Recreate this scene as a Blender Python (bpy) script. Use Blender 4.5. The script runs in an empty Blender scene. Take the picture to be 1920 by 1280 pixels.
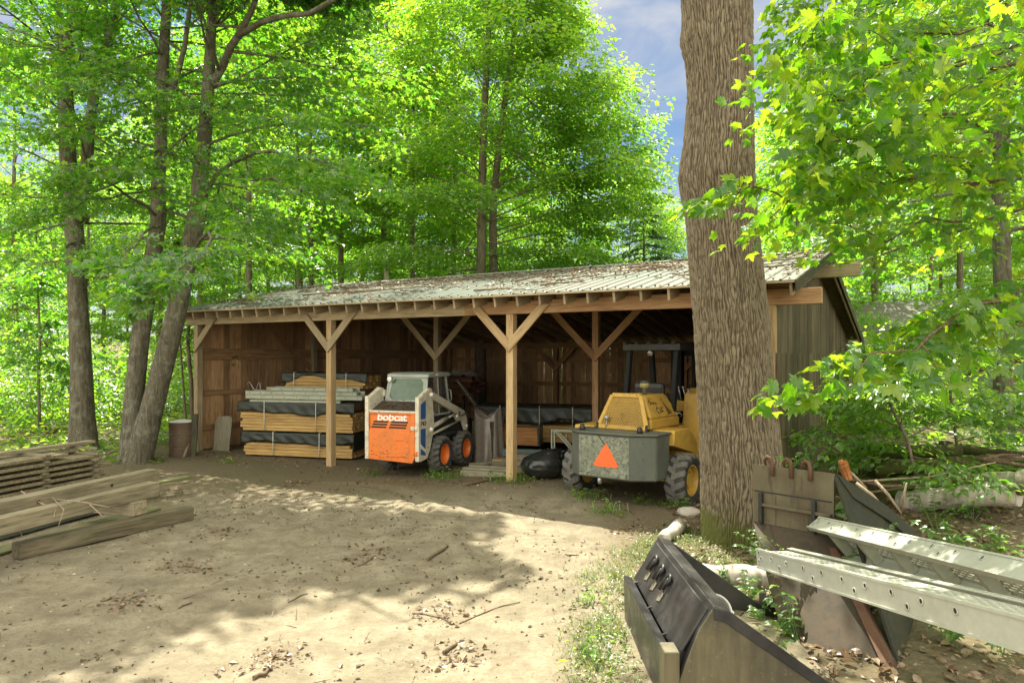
import bpy, bmesh, math, random
import numpy as np
from mathutils import Vector, Matrix, Euler

SC = bpy.context.scene
COL = SC.collection
R = math.radians

# ---------------------------------------------------------------- camera
F_PX, HOR = 1317.0, 665.0            # focal length and horizon in photo pixels (1920 x 1280)
CAM_H = 2.5
cam_d = bpy.data.cameras.new('camera')
cam_d.sensor_width = 36.0
cam_d.lens = 36.0 * F_PX / 1920.0
cam_d.shift_y = (HOR - 640.0) / 1920.0
cam_d.clip_start = 0.05
cam_d.clip_end = 2000
cam = bpy.data.objects.new('camera', cam_d)
cam.location = (0, 0, CAM_H)
cam.rotation_euler = (R(90), 0, 0)
COL.objects.link(cam)
SC.camera = cam

# ---------------------------------------------------------------- light and exposure
SUN_EL, SUN_AZ = R(59), R(-11)        # azimuth measured from +Y towards +X
SC.view_settings.view_transform = 'Standard'
SC.view_settings.look = 'None'
SC.view_settings.gamma = 1
SC.view_settings.exposure = 1.74
sun_d = bpy.data.lights.new('sun', 'SUN')
sun_d.energy = 4.1
sun_d.angle = R(0.6)
sun_d.color = (1.0, 0.93, 0.80)
sun = bpy.data.objects.new('sun', sun_d)
COL.objects.link(sun)
sdir = Vector((math.sin(SUN_AZ) * math.cos(SUN_EL), math.cos(SUN_AZ) * math.cos(SUN_EL), math.sin(SUN_EL)))
sun.rotation_euler = (-sdir).to_track_quat('-Z', 'Y').to_euler()
sun.location = sdir * 60

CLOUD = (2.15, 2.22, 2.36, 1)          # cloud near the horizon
CLOUD_FILL = (9.0, 8.5, 7.6, 1)      # unseen cloud overhead and behind the camera, brightened as fill light
W = bpy.data.worlds.new("World")
SC.world = W
W.use_nodes = True
wn, wl = W.node_tree.nodes, W.node_tree.links
wn.clear()
wo = wn.new('ShaderNodeOutputWorld')
bg = wn.new('ShaderNodeBackground'); bg.inputs['Strength'].default_value = 0.10
sky = wn.new('ShaderNodeTexSky'); sky.sky_type = 'NISHITA'; sky.sun_disc = False
sky.sun_elevation = SUN_EL; sky.sun_rotation = SUN_AZ
sky.air_density = 1.0; sky.dust_density = 0.0; sky.ozone_density = 2.0
tc = wn.new('ShaderNodeTexCoord')
mp = wn.new('ShaderNodeMapping'); mp.inputs['Scale'].default_value = (1.5, 1.5, 4.6)
mp.inputs['Location'].default_value = (0.35, 0.2, 0.1)
nz = wn.new('ShaderNodeTexNoise'); nz.inputs['Scale'].default_value = 2.2
nz.inputs['Detail'].default_value = 8; nz.inputs['Roughness'].default_value = 0.56
nz.inputs['Distortion'].default_value = 0.6
# more cloud added overhead, out of view, to lift the shade
sx = wn.new('ShaderNodeSeparateXYZ'); wl.new(tc.outputs['Generated'], sx.inputs[0])
mr = wn.new('ShaderNodeMapRange'); mr.inputs[1].default_value = .40; mr.inputs[2].default_value = .75; mr.inputs[3].default_value = 0.0; mr.inputs[4].default_value = .30
wl.new(sx.outputs[2], mr.inputs[0])
ad = wn.new('ShaderNodeMath'); ad.operation = 'ADD'
cr = wn.new('ShaderNodeValToRGB')
cr.color_ramp.elements[0].position = 0.40; cr.color_ramp.elements[0].color = (0, 0, 0, 1)
cr.color_ramp.elements[1].position = 0.68; cr.color_ramp.elements[1].color = (1, 1, 1, 1)
mx = wn.new('ShaderNodeMixRGB')
cm = wn.new('ShaderNodeMixRGB'); cm.inputs['Color1'].default_value = CLOUD; cm.inputs['Color2'].default_value = CLOUD_FILL
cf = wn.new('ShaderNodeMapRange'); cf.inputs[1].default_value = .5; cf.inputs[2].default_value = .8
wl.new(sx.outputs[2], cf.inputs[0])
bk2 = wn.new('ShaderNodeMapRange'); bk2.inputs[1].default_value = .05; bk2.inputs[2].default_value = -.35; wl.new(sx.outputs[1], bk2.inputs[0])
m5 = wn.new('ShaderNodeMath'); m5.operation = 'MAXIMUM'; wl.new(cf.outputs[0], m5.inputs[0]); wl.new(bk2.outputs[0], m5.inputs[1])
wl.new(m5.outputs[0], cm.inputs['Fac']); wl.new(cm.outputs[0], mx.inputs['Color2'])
hs_n = wn.new('ShaderNodeHueSaturation'); hs_n.inputs['Saturation'].default_value = 1.02; hs_n.inputs['Value'].default_value = .34
wl.new(sky.outputs[0], hs_n.inputs['Color'])
wl.new(tc.outputs['Generated'], mp.inputs['Vector']); wl.new(mp.outputs[0], nz.inputs['Vector'])
# unseen clouds behind the camera, thickened and brightened as added fill light
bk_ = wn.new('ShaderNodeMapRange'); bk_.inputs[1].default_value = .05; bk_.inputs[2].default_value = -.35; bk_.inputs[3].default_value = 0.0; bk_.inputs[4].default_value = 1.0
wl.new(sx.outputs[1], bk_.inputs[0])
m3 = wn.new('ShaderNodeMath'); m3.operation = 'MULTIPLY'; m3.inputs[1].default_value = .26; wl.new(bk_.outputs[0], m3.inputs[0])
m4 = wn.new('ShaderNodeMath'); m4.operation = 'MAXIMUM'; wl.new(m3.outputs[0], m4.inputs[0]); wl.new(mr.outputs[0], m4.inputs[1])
wl.new(nz.outputs[0], ad.inputs[0]); wl.new(m4.outputs[0], ad.inputs[1])
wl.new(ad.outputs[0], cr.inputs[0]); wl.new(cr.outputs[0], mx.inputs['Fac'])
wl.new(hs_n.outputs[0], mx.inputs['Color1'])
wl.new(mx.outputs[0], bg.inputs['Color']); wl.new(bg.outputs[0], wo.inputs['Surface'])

SC.cycles.max_bounces = 8
SC.cycles.diffuse_bounces = 6
SC.cycles.glossy_bounces = 3
SC.cycles.transmission_bounces = 5
SC.cycles.transparent_max_bounces = 6
SC.cycles.caustics_reflective = False
SC.cycles.caustics_refractive = False
SC.cycles.sample_clamp_indirect = 6.0
SC.cycles.use_denoising = True

# ---------------------------------------------------------------- helpers
def at(u, v, Y):
    """photo pixel at distance Y -> world point"""
    return Vector(((u - 960.0) / F_PX * Y, Y, CAM_H - (v - HOR) / F_PX * Y))

def gnd(u, v, z=0.0):
    Y = (CAM_H - z) * F_PX / (v - HOR)
    return Vector(((u - 960.0) / F_PX * Y, Y, z))

def tag(o, label=None, cat=None, group=None, kind=None):
    if label: o['label'] = label
    if cat: o['category'] = cat
    if group: o['group'] = group
    if kind: o['kind'] = kind
    return o

def thing(name, label, cat, loc=(0, 0, 0), rotz=0.0, group=None):
    o = bpy.data.objects.new(name, None)
    o.empty_display_size = 0.2
    COL.objects.link(o)
    o.location = loc
    o.rotation_euler = (0, 0, rotz)
    return tag(o, label, cat, group)

def empty(name, parent, loc=(0, 0, 0), rot=(0, 0, 0)):
    o = bpy.data.objects.new(name, None)
    o.empty_display_size = 0.1
    COL.objects.link(o)
    o.parent = parent
    o.location = loc
    o.rotation_euler = rot
    return o

def copy_tree(o, parent=None):
    c = o.copy()
    COL.objects.link(c)
    c.parent = parent
    for ch in list(o.children):
        copy_tree(ch, c)
    return c

class MB:
    """collects simple solids, builds them as one mesh"""
    def __init__(s):
        s.v = []; s.f = []; s.m = []; s.sm = []; s.n = 0
    def add(s, verts, faces, mi=0, M=None, smooth=False):
        if M is not None:
            verts = [tuple(M @ Vector(p)) for p in verts]
        b = s.n
        s.v.extend(tuple(p) for p in verts)
        s.n += len(verts)
        for f in faces:
            s.f.append([i + b for i in f]); s.m.append(mi); s.sm.append(smooth)
        return s
    def box(s, x0, x1, y0, y1, z0, z1, mi=0, M=None):
        v = [(x0, y0, z0), (x1, y0, z0), (x1, y1, z0), (x0, y1, z0), (x0, y0, z1), (x1, y0, z1), (x1, y1, z1), (x0, y1, z1)]
        f = [(3, 2, 1, 0), (4, 5, 6, 7), (0, 1, 5, 4), (1, 2, 6, 5), (2, 3, 7, 6), (3, 0, 4, 7)]
        return s.add(v, f, mi, M)
    def hexa(s, bottom, top, mi=0):
        """two matching rings of 3+ points"""
        k = len(bottom)
        f = [tuple(range(k - 1, -1, -1)), tuple(range(k, 2 * k))]
        for i in range(k):
            j = (i + 1) % k
            f.append((i, j, k + j, k + i))
        return s.add(list(bottom) + list(top), f, mi)
    def bar(s, p0, p1, w, h, mi=0, up=(0, 0, 1)):
        p0, p1 = Vector(p0), Vector(p1)
        return s.box(0, (p1 - p0).length, -w / 2, w / 2, -h / 2, h / 2, mi, frame_x(p0, p1, up))
    def tube(s, pts, rad, n=8, mi=0, cap=True, smooth=True):
        pts = [Vector(p) for p in pts]
        if not hasattr(rad, '__len__'): rad = [rad] * len(pts)
        vs, fs = [], []
        a = None
        for i, p in enumerate(pts):
            d = (pts[min(i + 1, len(pts) - 1)] - pts[max(i - 1, 0)]).normalized()
            if a is None:
                a = d.orthogonal().normalized()
            else:
                a = (a - d * a.dot(d))
                a = a.normalized() if a.length > 1e-6 else d.orthogonal().normalized()
            b = d.cross(a)
            for k in range(n):
                t = 2 * math.pi * k / n
                vs.append(p + (a * math.cos(t) + b * math.sin(t)) * rad[i])
        for i in range(len(pts) - 1):
            for k in range(n):
                j = (k + 1) % n
                fs.append((i * n + k, i * n + j, (i + 1) * n + j, (i + 1) * n + k))
        s.add(vs, fs, mi, None, smooth)
        if cap:
            b0 = s.n - len(vs)
            s.f.append([b0 + k for k in range(n - 1, -1, -1)]); s.m.append(mi); s.sm.append(False)
            e = b0 + (len(pts) - 1) * n
            s.f.append([e + k for k in range(n)]); s.m.append(mi); s.sm.append(False)
        return s
    def prism(s, poly, axis, a0, a1, mi=0, M=None):
        def P(q, a):
            return {'x': (a, q[0], q[1]), 'y': (q[0], a, q[1]), 'z': (q[0], q[1], a)}[axis]
        k = len(poly)
        v = [P(q, a0) for q in poly] + [P(q, a1) for q in poly]
        f = [tuple(range(k - 1, -1, -1)), tuple(range(k, 2 * k))]
        for i in range(k):
            j = (i + 1) % k
            f.append((i, j, k + j, k + i))
        return s.add(v, f, mi, M)
    def lathe(s, prof, n=24, axis='z', M=None, mi=0, smooth=True, close=False):
        vs, fs = [], []
        m = len(prof)
        for k in range(n):
            t = 2 * math.pi * k / n
            c, q = math.cos(t), math.sin(t)
            for r, h in prof:
                vs.append({'z': (r * c, r * q, h), 'x': (h, r * c, r * q), 'y': (r * c, h, r * q)}[axis])
        for k in range(n):
            j = (k + 1) % n
            for i in range(m - 1 + (1 if close else 0)):
                i2 = (i + 1) % m
                fs.append((k * m + i, j * m + i, j * m + i2, k * m + i2))
        return s.add(vs, fs, mi, M, smooth)
    def build(s, name, mats, parent=None, bevel=0.0, M=None, sharp=None):
        me = bpy.data.meshes.new(name)
        me.from_pydata(s.v, [], s.f)
        if not isinstance(mats, (list, tuple)): mats = [mats]
        for m in mats: me.materials.append(m)
        me.polygons.foreach_set('material_index', s.m)
        me.polygons.foreach_set('use_smooth', s.sm)
        bm = bmesh.new(); bm.from_mesh(me)
        bmesh.ops.recalc_face_normals(bm, faces=bm.faces)
        bm.to_mesh(me); bm.free()
        if sharp: me.set_sharp_from_angle(angle=R(sharp))
        me.update()
        return link(name, me, parent, bevel, M)

def link(name, me, parent=None, bevel=0.0, M=None):
    o = bpy.data.objects.new(name, me)
    COL.objects.link(o)
    if parent is not None: o.parent = parent
    if M is not None: o.matrix_local = M
    if bevel:
        b = o.modifiers.new('bevel', 'BEVEL'); b.width = bevel; b.segments = 1; b.limit_method = 'ANGLE'; b.angle_limit = R(40)
    return o

def frame_x(p0, p1, up=(0, 0, 1)):
    p0, p1 = Vector(p0), Vector(p1)
    x = (p1 - p0).normalized()
    u = Vector(up)
    y = u.cross(x)
    if y.length < 1e-4: y = Vector((0, 1, 0)).cross(x) if abs(x.y) < .9 else Vector((1, 0, 0))
    y.normalize()
    z = x.cross(y)
    M = Matrix((x, y, z)).transposed().to_4x4()
    M.translation = p0
    return M

def beam(name, p0, p1, w, h, mat, parent=None, up=(0, 0, 1), bevel=0.006, warp=0.0, seed=0):
    """one timber as an object of its own, its grain along local X"""
    p0, p1 = Vector(p0), Vector(p1)
    L = (p1 - p0).length
    m = MB()
    if warp:
        rr = random.Random(seed); k = 5
        ring = []
        for i in range(k + 1):
            t = i / k
            dz = warp * math.sin(math.pi * t * rr.uniform(.8, 1.3)) * rr.uniform(.4, 1); dy = warp * rr.uniform(-.5, .5)
            ring.append([(t * L, -w / 2 + dy, -h / 2 + dz), (t * L, w / 2 + dy, -h / 2 + dz), (t * L, w / 2 + dy, h / 2 + dz), (t * L, -w / 2 + dy, h / 2 + dz)])
        vs = [q for r_ in ring for q in r_]
        fs = [(0, 1, 2, 3), tuple(4 * k + i for i in (3, 2, 1, 0))]
        for i in range(k):
            for j in range(4):
                j2 = (j + 1) % 4
                fs.append((4 * i + j, 4 * i + j2, 4 * i + 4 + j2, 4 * i + 4 + j))
        m.add(vs, fs)
    else:
        m.box(0, L, -w / 2, w / 2, -h / 2, h / 2)
    return m.build(name, mat, parent, bevel, frame_x(p0, p1, up))

def fast_mesh(name, V, F, mats, mi=None, smooth=False):
    """numpy arrays -> mesh; F is (n,k)"""
    me = bpy.data.meshes.new(name)
    V = np.asarray(V, np.float32); F = np.asarray(F, np.int32)
    n, k = F.shape
    me.vertices.add(len(V)); me.vertices.foreach_set('co', V.ravel())
    me.loops.add(n * k); me.loops.foreach_set('vertex_index', F.ravel())
    me.polygons.add(n); me.polygons.foreach_set('loop_start', np.arange(0, n * k, k, dtype=np.int32))
    if not isinstance(mats, (list, tuple)): mats = [mats]
    for m in mats: me.materials.append(m)
    if mi is not None: me.polygons.foreach_set('material_index', np.asarray(mi, np.int32))
    me.polygons.foreach_set('use_smooth', np.full(n, smooth))
    me.update(calc_edges=True)
    return me

# numpy value noise
def _hash(ix, iy, iz, seed):
    h = (ix.astype(np.int64) * 374761393 + iy.astype(np.int64) * 668265263 + iz.astype(np.int64) * 2147483647 + seed * 974711) & 0xFFFFFFFF
    h = ((h ^ (h >> 13)) * 1274126177) & 0xFFFFFFFF
    h = (h ^ (h >> 16)) & 0xFFFFFFFF
    return h / 4294967295.0

def vnoise(x, y, z=0.0, seed=0):
    x, y, z = np.broadcast_arrays(np.asarray(x, float), np.asarray(y, float), np.asarray(z, float))
    ix, iy, iz = np.floor(x), np.floor(y), np.floor(z)
    fx, fy, fz = x - ix, y - iy, z - iz
    fx, fy, fz = (t * t * (3 - 2 * t) for t in (fx, fy, fz))
    out = 0
    for dx in (0, 1):
        for dy in (0, 1):
            for dz in (0, 1):
                w = (fx if dx else 1 - fx) * (fy if dy else 1 - fy) * (fz if dz else 1 - fz)
                out = out + w * _hash(ix + dx, iy + dy, iz + dz, seed)
    return out

def fbm(x, y, z=0.0, seed=0, octv=4):
    a, s, t = 0.5, 0, 0
    for o in range(octv):
        s = s + a * vnoise(np.asarray(x) * 2 ** o, np.asarray(y) * 2 ** o, np.asarray(z) * 2 ** o, seed + o * 17)
        t += a; a *= .5
    return s / t

# ---------------------------------------------------------------- ground height
_g = lambda u, v: (gnd(u, v).x, gnd(u, v).y)
RILLS = [[_g(290, 912), _g(360, 916), _g(430, 926), _g(470, 938), _g(488, 962)], [_g(590, 905), _g(660, 906), _g(720, 914), _g(762, 930), _g(800, 962)], [_g(360, 985), _g(300, 1000), _g(250, 1018)]]
def ground_h(x, y):
    x = np.asarray(x, float); y = np.asarray(y, float)
    h = 0.10 * np.exp(-((x - .3) ** 2 / 9 + (y - 13.0) ** 2 / 5))
    h = h + 0.05 * (fbm(x * .35, y * .35, 0, 3) - .5) * 2
    near = np.clip((14 - y) / 4, 0, 1)
    h = h + near * (0.018 * (fbm(x * 1.3, y * 1.3, 0, 5) - .5) * 2 + .014 * (fbm(x * 5, y * 5, 0, 6, 3) - .5) * 2)
    # wheel ruts crossing the yard
    for x0, k in ((1.9, .03), (.35, .025), (3.3, .045), (2.6, -.02)):
        d = x + x0 + k * (y - 9) ** 2 + .12 * np.sin(y * 1.3 + x0)
        h = h + near * (-.040 * np.exp(-(d / .17) ** 2) + .020 * np.exp(-((np.abs(d) - .34) / .11) ** 2)) * (.4 + vnoise(x * .8, y * .8, 0, 8))
    # washed-out rills across the upper yard
    for line in RILLS:
        d = np.full(np.broadcast(x, y).shape, 9.0)
        for (ax, ay), (bx, by) in zip(line[:-1], line[1:]):
            t = np.clip(((x - ax) * (bx - ax) + (y - ay) * (by - ay)) / ((bx - ax) ** 2 + (by - ay) ** 2), 0, 1)
            d = np.minimum(d, np.hypot(x - ax - t * (bx - ax), y - ay - t * (by - ay)))
        h = h - .055 * np.exp(-(d / .075) ** 2) + .02 * np.exp(-((d - .22) / .12) ** 2)
    # bank on the right behind the buckets, woods rising gently far behind
    h = h + 0.50 * (1 / (1 + np.exp(-(x - 6.2) / .8))) * (1 / (1 + np.exp(-(y - 8.5) / .8)))
    h = h + 0.012 * np.clip(y - 24, 0, None) + .02 * np.clip(-x - 14, 0, None)
    far = np.clip((y - 16) / 6, 0, 1)
    h = h + far * .22 * (fbm(x * .22, y * .22, 0, 9) - .5) * 2
    return h

def gh(x, y): return float(ground_h(x, y))
# ---------------------------------------------------------------- materials
class NT:
    def __init__(s, name):
        s.m = bpy.data.materials.new(name); s.m.use_nodes = True
        s.t = s.m.node_tree; s.t.nodes.clear()
        s.out = s.t.nodes.new('ShaderNodeOutputMaterial')
    def n(s, typ, ins=None, **pr):
        nd = s.t.nodes.new('ShaderNode' + typ)
        for k, v in pr.items(): setattr(nd, k, v)
        for k, v in (ins or {}).items(): s.set(nd, k, v)
        return nd
    def set(s, nd, k, v):
        i = nd.inputs[k]
        if isinstance(v, bpy.types.NodeSocket): s.t.links.new(v, i)
        elif isinstance(v, bpy.types.Node): s.t.links.new(v.outputs[0], i)
        else:
            if isinstance(v, tuple) and len(v) == 3 and i.type == 'RGBA': v = v + (1,)
            i.default_value = v
    def ramp(s, fac, stops, interp='LINEAR'):
        r = s.n('ValToRGB', {0: fac}); r.color_ramp.interpolation = interp
        e = r.color_ramp.elements
        while len(e) < len(stops): e.new(0.5)
        for k, (p, c) in enumerate(stops):
            e[k].position = p
            e[k].color = (c, c, c, 1) if not isinstance(c, tuple) else c + (1,)
        return r.outputs[0]
    def coord(s, scale=(1, 1, 1), jitter=True, rot=(0, 0, 0)):
        c = s.n('TexCoord').outputs['Object']
        mpn = s.n('Mapping', {'Vector': c, 'Scale': scale, 'Rotation': rot})
        if jitter:
            rnd = s.n('ObjectInfo').outputs['Random']
            add = s.n('VectorMath', {0: mpn.outputs[0], 1: s.n('CombineXYZ', {0: s.n('Math', {0: rnd, 1: 37.0}, operation='MULTIPLY'), 1: s.n('Math', {0: rnd, 1: 91.0}, operation='MULTIPLY'), 2: 0.0}).outputs[0]}, operation='ADD')
            return add.outputs[0]
        return mpn.outputs[0]
    def noise(s, vec, scale, detail=5, rough=.55, dist=0.0):
        return s.n('TexNoise', {'Vector': vec, 'Scale': scale, 'Detail': detail, 'Roughness': rough, 'Distortion': dist}).outputs[0]
    def mix(s, fac, a, b, mode='MIX'):
        return s.n('MixRGB', {0: fac, 1: a, 2: b}, blend_type=mode).outputs[0]
    def math(s, op, a, b=0.0):
        return s.n('Math', {0: a, 1: b}, operation=op).outputs[0]
    def bump(s, h, strength=.3, dist=.01, normal=None):
        b = s.n('Bump', {'Height': h, 'Strength': strength, 'Distance': dist})
        if normal is not None: s.set(b, 'Normal', normal)
        return b.outputs[0]
    def hsv(s, col, v=1.0, sat=1.0, h=.5):
        return s.n('HueSaturation', {'Color': col, 'Value': v, 'Saturation': sat, 'Hue': h}).outputs[0]
    def pbr(s, col, rough=.7, metal=0.0, normal=None, spec=.5, coat=0.0):
        b = s.n('BsdfPrincipled', {'Base Color': col, 'Roughness': rough, 'Metallic': metal, 'Specular IOR Level': spec, 'Coat Weight': coat})
        if normal is not None: s.set(b, 'Normal', normal)
        s.t.links.new(b.outputs[0], s.out.inputs[0])
        return s.m

def wood(name, dark, mid, light, grain='X', rough=.85, bump=.35, island=False, stain=.5, green=0.0, vary=.35):
    t = NT(name)
    sc = {'X': (1.1, 13, 13), 'Y': (13, 1.1, 13), 'Z': (13, 13, 1.1)}[grain]
    v = t.coord(sc)
    if island:
        isl = t.n('NewGeometry').outputs['Random Per Island']
        v = t.n('VectorMath', {0: v, 1: t.n('CombineXYZ', {0: t.math('MULTIPLY', isl, 53.0), 1: t.math('MULTIPLY', isl, 29.0), 2: t.math('MULTIPLY', isl, 71.0)}).outputs[0]}, operation='ADD').outputs[0]
        rnd = isl
    else:
        rnd = t.n('ObjectInfo').outputs['Random']
    g = t.noise(v, 1.6, 6, .62, .9)
    fine = t.noise(v, 6.0, 3, .6, .3)
    col = t.ramp(g, [(.28, dark), (.5, mid), (.72, light)])
    big = t.noise(t.coord((1, 1, 1)), 1.3, 4, .6)
    col = t.mix(t.ramp(big, [(.45, 0.0), (.72, stain)]), col, dark)
    if green:
        gm = t.noise(t.coord((1, 1, 1)), 2.3, 5, .6)
        col = t.mix(t.ramp(gm, [(.42, 0.0), (.75, green)]), col, (.075, .10, .03))
    val = t.n('MapRange', {0: rnd, 1: 0.0, 2: 1.0, 3: 1 - vary, 4: 1 + vary}).outputs[0]
    col = t.hsv(col, val)
    h = t.math('ADD', g, t.math('MULTIPLY', fine, .5))
    return t.pbr(col, rough, 0, t.bump(h, bump, .006), .3)

def paint(name, col, rough=.5, dirt=(.10, .085, .055), dirt_amt=.6, chip=None, bump=.05, spec=.45, scale=3.0, fade=.12, metal=0.0):
    t = NT(name)
    c = t.coord((1, 1, 1))
    n1 = t.noise(c, scale, 7, .65, .4)
    n2 = t.noise(c, scale * 7, 5, .6)
    base = t.mix(t.ramp(n2, [(.3, 0.0), (.7, 1.0)]), col, tuple(min(1, q * (1 + fade) + .01) for q in col))
    base = t.mix(t.ramp(n1, [(.46, 0.0), (.78, dirt_amt)]), base, dirt)
    if chip:
        n3 = t.noise(c, scale * 4.2, 6, .7, .6)
        base = t.mix(t.ramp(n3, [(.60, 0.0), (.64, 1.0)]), base, chip)
    rg = t.ramp(n1, [(.4, max(.05, rough - .1)), (.75, min(1, rough + .3))])
    return t.pbr(base, rg, metal, t.bump(n2, bump, .004), spec)

def leafmat(name, cols, trans, glossy=.06, rough=.38, tw=.5):
    """thin leaf: diffuse + translucent + a little gloss, hue varies from leaf to leaf"""
    t = NT(name)
    isl = t.n('NewGeometry').outputs['Random Per Island']
    k = len(cols)
    c = t.ramp(isl, [((i + .5) / k, cols[i]) for i in range(k)])
    tr = t.ramp(isl, [((i + .5) / k, trans[i]) for i in range(k)])
    orn = t.n('ObjectInfo').outputs['Random']
    val = t.n('MapRange', {0: orn, 1: 0.0, 2: 1.0, 3: .85, 4: 1.15}).outputs[0]
    c = t.hsv(c, val); tr = t.hsv(tr, val)
    d = t.n('BsdfDiffuse', {'Color': c}); tl = t.n('BsdfTranslucent', {'Color': tr})
    m1 = t.n('MixShader', {0: tw, 1: d.outputs[0], 2: tl.outputs[0]})
    gl = t.n('BsdfGlossy', {'Color': (1, 1, 1, 1), 'Roughness': rough})
    m2 = t.n('MixShader', {0: glossy, 1: m1.outputs[0], 2: gl.outputs[0]})
    t.t.links.new(m2.outputs[0], t.out.inputs[0])
    return t.m

def bark(name, dark, mid, light, moss=0.0, scale=1.0, bump=.8, lichen=0.0, attr=False):
    t = NT(name)
    v = t.coord((9 * scale, 9 * scale, 1.5 * scale))
    g = t.noise(v, 1.5, 7, .62, 1.1)
    f = t.noise(t.coord((1, 1, 1)), 26 * scale, 4, .6)
    col = t.ramp(g, [(.30, dark), (.48, mid), (.70, light)])
    col = t.mix(t.ramp(f, [(.4, 0.0), (.8, .35)]), col, light)
    if attr:   # furrow pattern stored with the modelled ridges
        at_ = t.n('Attribute', attribute_name='furrow').outputs['Fac']
        col = t.mix(t.ramp(at_, [(.10, .85), (.6, 0.0)]), col, (.045, .033, .02))
    if lichen:
        ln = t.noise(t.coord((1, 1, 1)), 5.0, 6, .65)
        col = t.mix(t.ramp(ln, [(.52, 0.0), (.62, lichen)]), col, (.30, .31, .25))
    if moss:
        z = t.n('SeparateXYZ', {0: t.n('TexCoord').outputs['Object']}).outputs[2]
        mn = t.noise(t.coord((1, 1, 1)), 3.5, 6, .65)
        low = t.n('MapRange', {0: z, 1: 0.0, 2: moss, 3: 1.0, 4: 0.0}).outputs[0]
        k = t.math('ADD', t.math('MULTIPLY', low, .75), t.math('SUBTRACT', mn, .55))
        col = t.mix(t.ramp(k, [(.28, 0.0), (.55, .85)]), col, (.085, .10, .02))
    h = t.math('ADD', g, t.math('MULTIPLY', f, .3))
    return t.pbr(col, .92, 0, t.bump(h, bump, .02), .2)

M = {}
M['post'] = wood('post_wood', (.25, .17, .08), (.43, .305, .155), (.53, .40, .225), vary=.14, stain=.35)
M['post_grey'] = wood('weathered_post_wood', (.21, .16, .09), (.36, .285, .165), (.46, .38, .25), vary=.15)
M['beam_red'] = wood('reddish_beam_wood', (.25, .135, .06), (.41, .245, .12), (.51, .345, .195), vary=.15)
M['rafter'] = wood('rafter_wood', (.20, .15, .085), (.34, .265, .16), (.44, .36, .235), vary=.2)
M['board_in'] = wood('inner_board_wood', (.17, .095, .045), (.39, .235, .115), (.50, .33, .18), grain='Z', island=True, vary=.4)
M['board_out'] = wood('grey_board_wood', (.045, .033, .019), (.105, .080, .05), (.18, .145, .098), grain='Z', island=True, vary=.35, green=.1)
M['girt'] = wood('girt_wood', (.14, .08, .038), (.28, .165, .08), (.38, .24, .13), vary=.2)
M['lumber'] = wood('fresh_lumber', (.24, .14, .045), (.42, .27, .095), (.50, .35, .14), island=True, stain=.15, vary=.12)
M['lumber_grey'] = wood('weathered_lumber', (.10, .085, .053), (.235, .20, .127), (.34, .295, .20), green=.15, vary=.2)
M['lumber_stack'] = wood('weathered_stack_lumber', (.10, .08, .048), (.21, .172, .106), (.31, .262, .17), island=True, green=.33, vary=.3)
M['plywood'] = wood('dusty_panel_wood', (.13, .115, .075), (.21, .19, .125), (.27, .25, .18), grain='Z', vary=.1)
M['dark_wood'] = wood('dark_wet_wood', (.03, .028, .018), (.07, .062, .04), (.12, .105, .07), green=.5)
M['moss_board'] = wood('mossy_board_wood', (.08, .08, .035), (.16, .155, .075), (.24, .22, .12), green=.75)

M['bark_big'] = bark('furrowed_bark', (.135, .108, .066), (.185, .152, .098), (.25, .212, .147), moss=1.0, bump=.35, scale=3.0, attr=True)
M['bark'] = bark('maple_bark', (.04, .035, .024), (.10, .09, .06), (.18, .165, .115), scale=1.2, lichen=.3)
M['bark_far'] = bark('forest_bark', (.06, .048, .032), (.14, .115, .08), (.24, .20, .145), scale=1.2)
M['birch'] = bark('pale_log_bark', (.16, .13, .09), (.42, .38, .31), (.62, .58, .50), scale=.7, bump=.3)
M['twig'] = bark('twig_bark', (.05, .035, .02), (.12, .085, .05), (.22, .165, .105), scale=3)
M['twig_pale'] = bark('pale_twig_bark', (.16, .12, .075), (.30, .24, .16), (.42, .35, .25), scale=3)
M['pole'] = bark('bare_pole_wood', (.25, .22, .16), (.34, .30, .22), (.42, .38, .29), scale=.8, bump=.2)

G1, G2, G3, G4 = (.045, .13, .014), (.065, .165, .018), (.085, .185, .022), (.03, .095, .014)
M['leaf'] = leafmat('maple_leaf', [G4, G1, G2, G3], [(.14, .45, .02), (.21, .58, .022), (.32, .68, .028), (.46, .75, .04)], tw=.55)
M['leaf_far'] = leafmat('forest_leaf', [(.05, .135, .016), (.075, .17, .02), (.10, .20, .025)], [(.27, .66, .03), (.40, .74, .035), (.56, .81, .05)], tw=.56)
M['leaf_deep'] = leafmat('deep_forest_leaf', [(.03, .10, .018), (.045, .13, .02), (.065, .155, .022)], [(.22, .58, .025), (.32, .68, .03), (.45, .76, .035)], tw=.55)
M['leaf_near'] = leafmat('near_maple_leaf', [(.022, .075, .008), (.04, .11, .011), (.055, .13, .014), (.075, .155, .02), (.03, .09, .01)], [(.20, .52, .010), (.31, .63, .014), (.44, .72, .018), (.62, .80, .03), (.25, .57, .012)], glossy=.035, tw=.55)
M['leaf_shade'] = leafmat('understory_leaf', [(.05, .125, .022), (.075, .16, .03), (.10, .19, .04)], [(.26, .58, .04), (.38, .68, .05), (.50, .74, .06)], glossy=.06)
M['leaf_herb'] = leafmat('ground_cover_leaf', [(.06, .145, .018), (.09, .185, .022), (.13, .23, .03)], [(.34, .68, .035), (.48, .76, .045), (.66, .82, .06)], glossy=.04)
M['needle'] = leafmat('hemlock_needle', [(.025, .065, .022), (.04, .09, .03), (.055, .11, .035)], [(.07, .17, .04), (.11, .23, .05), (.15, .28, .06)], glossy=.04)
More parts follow.
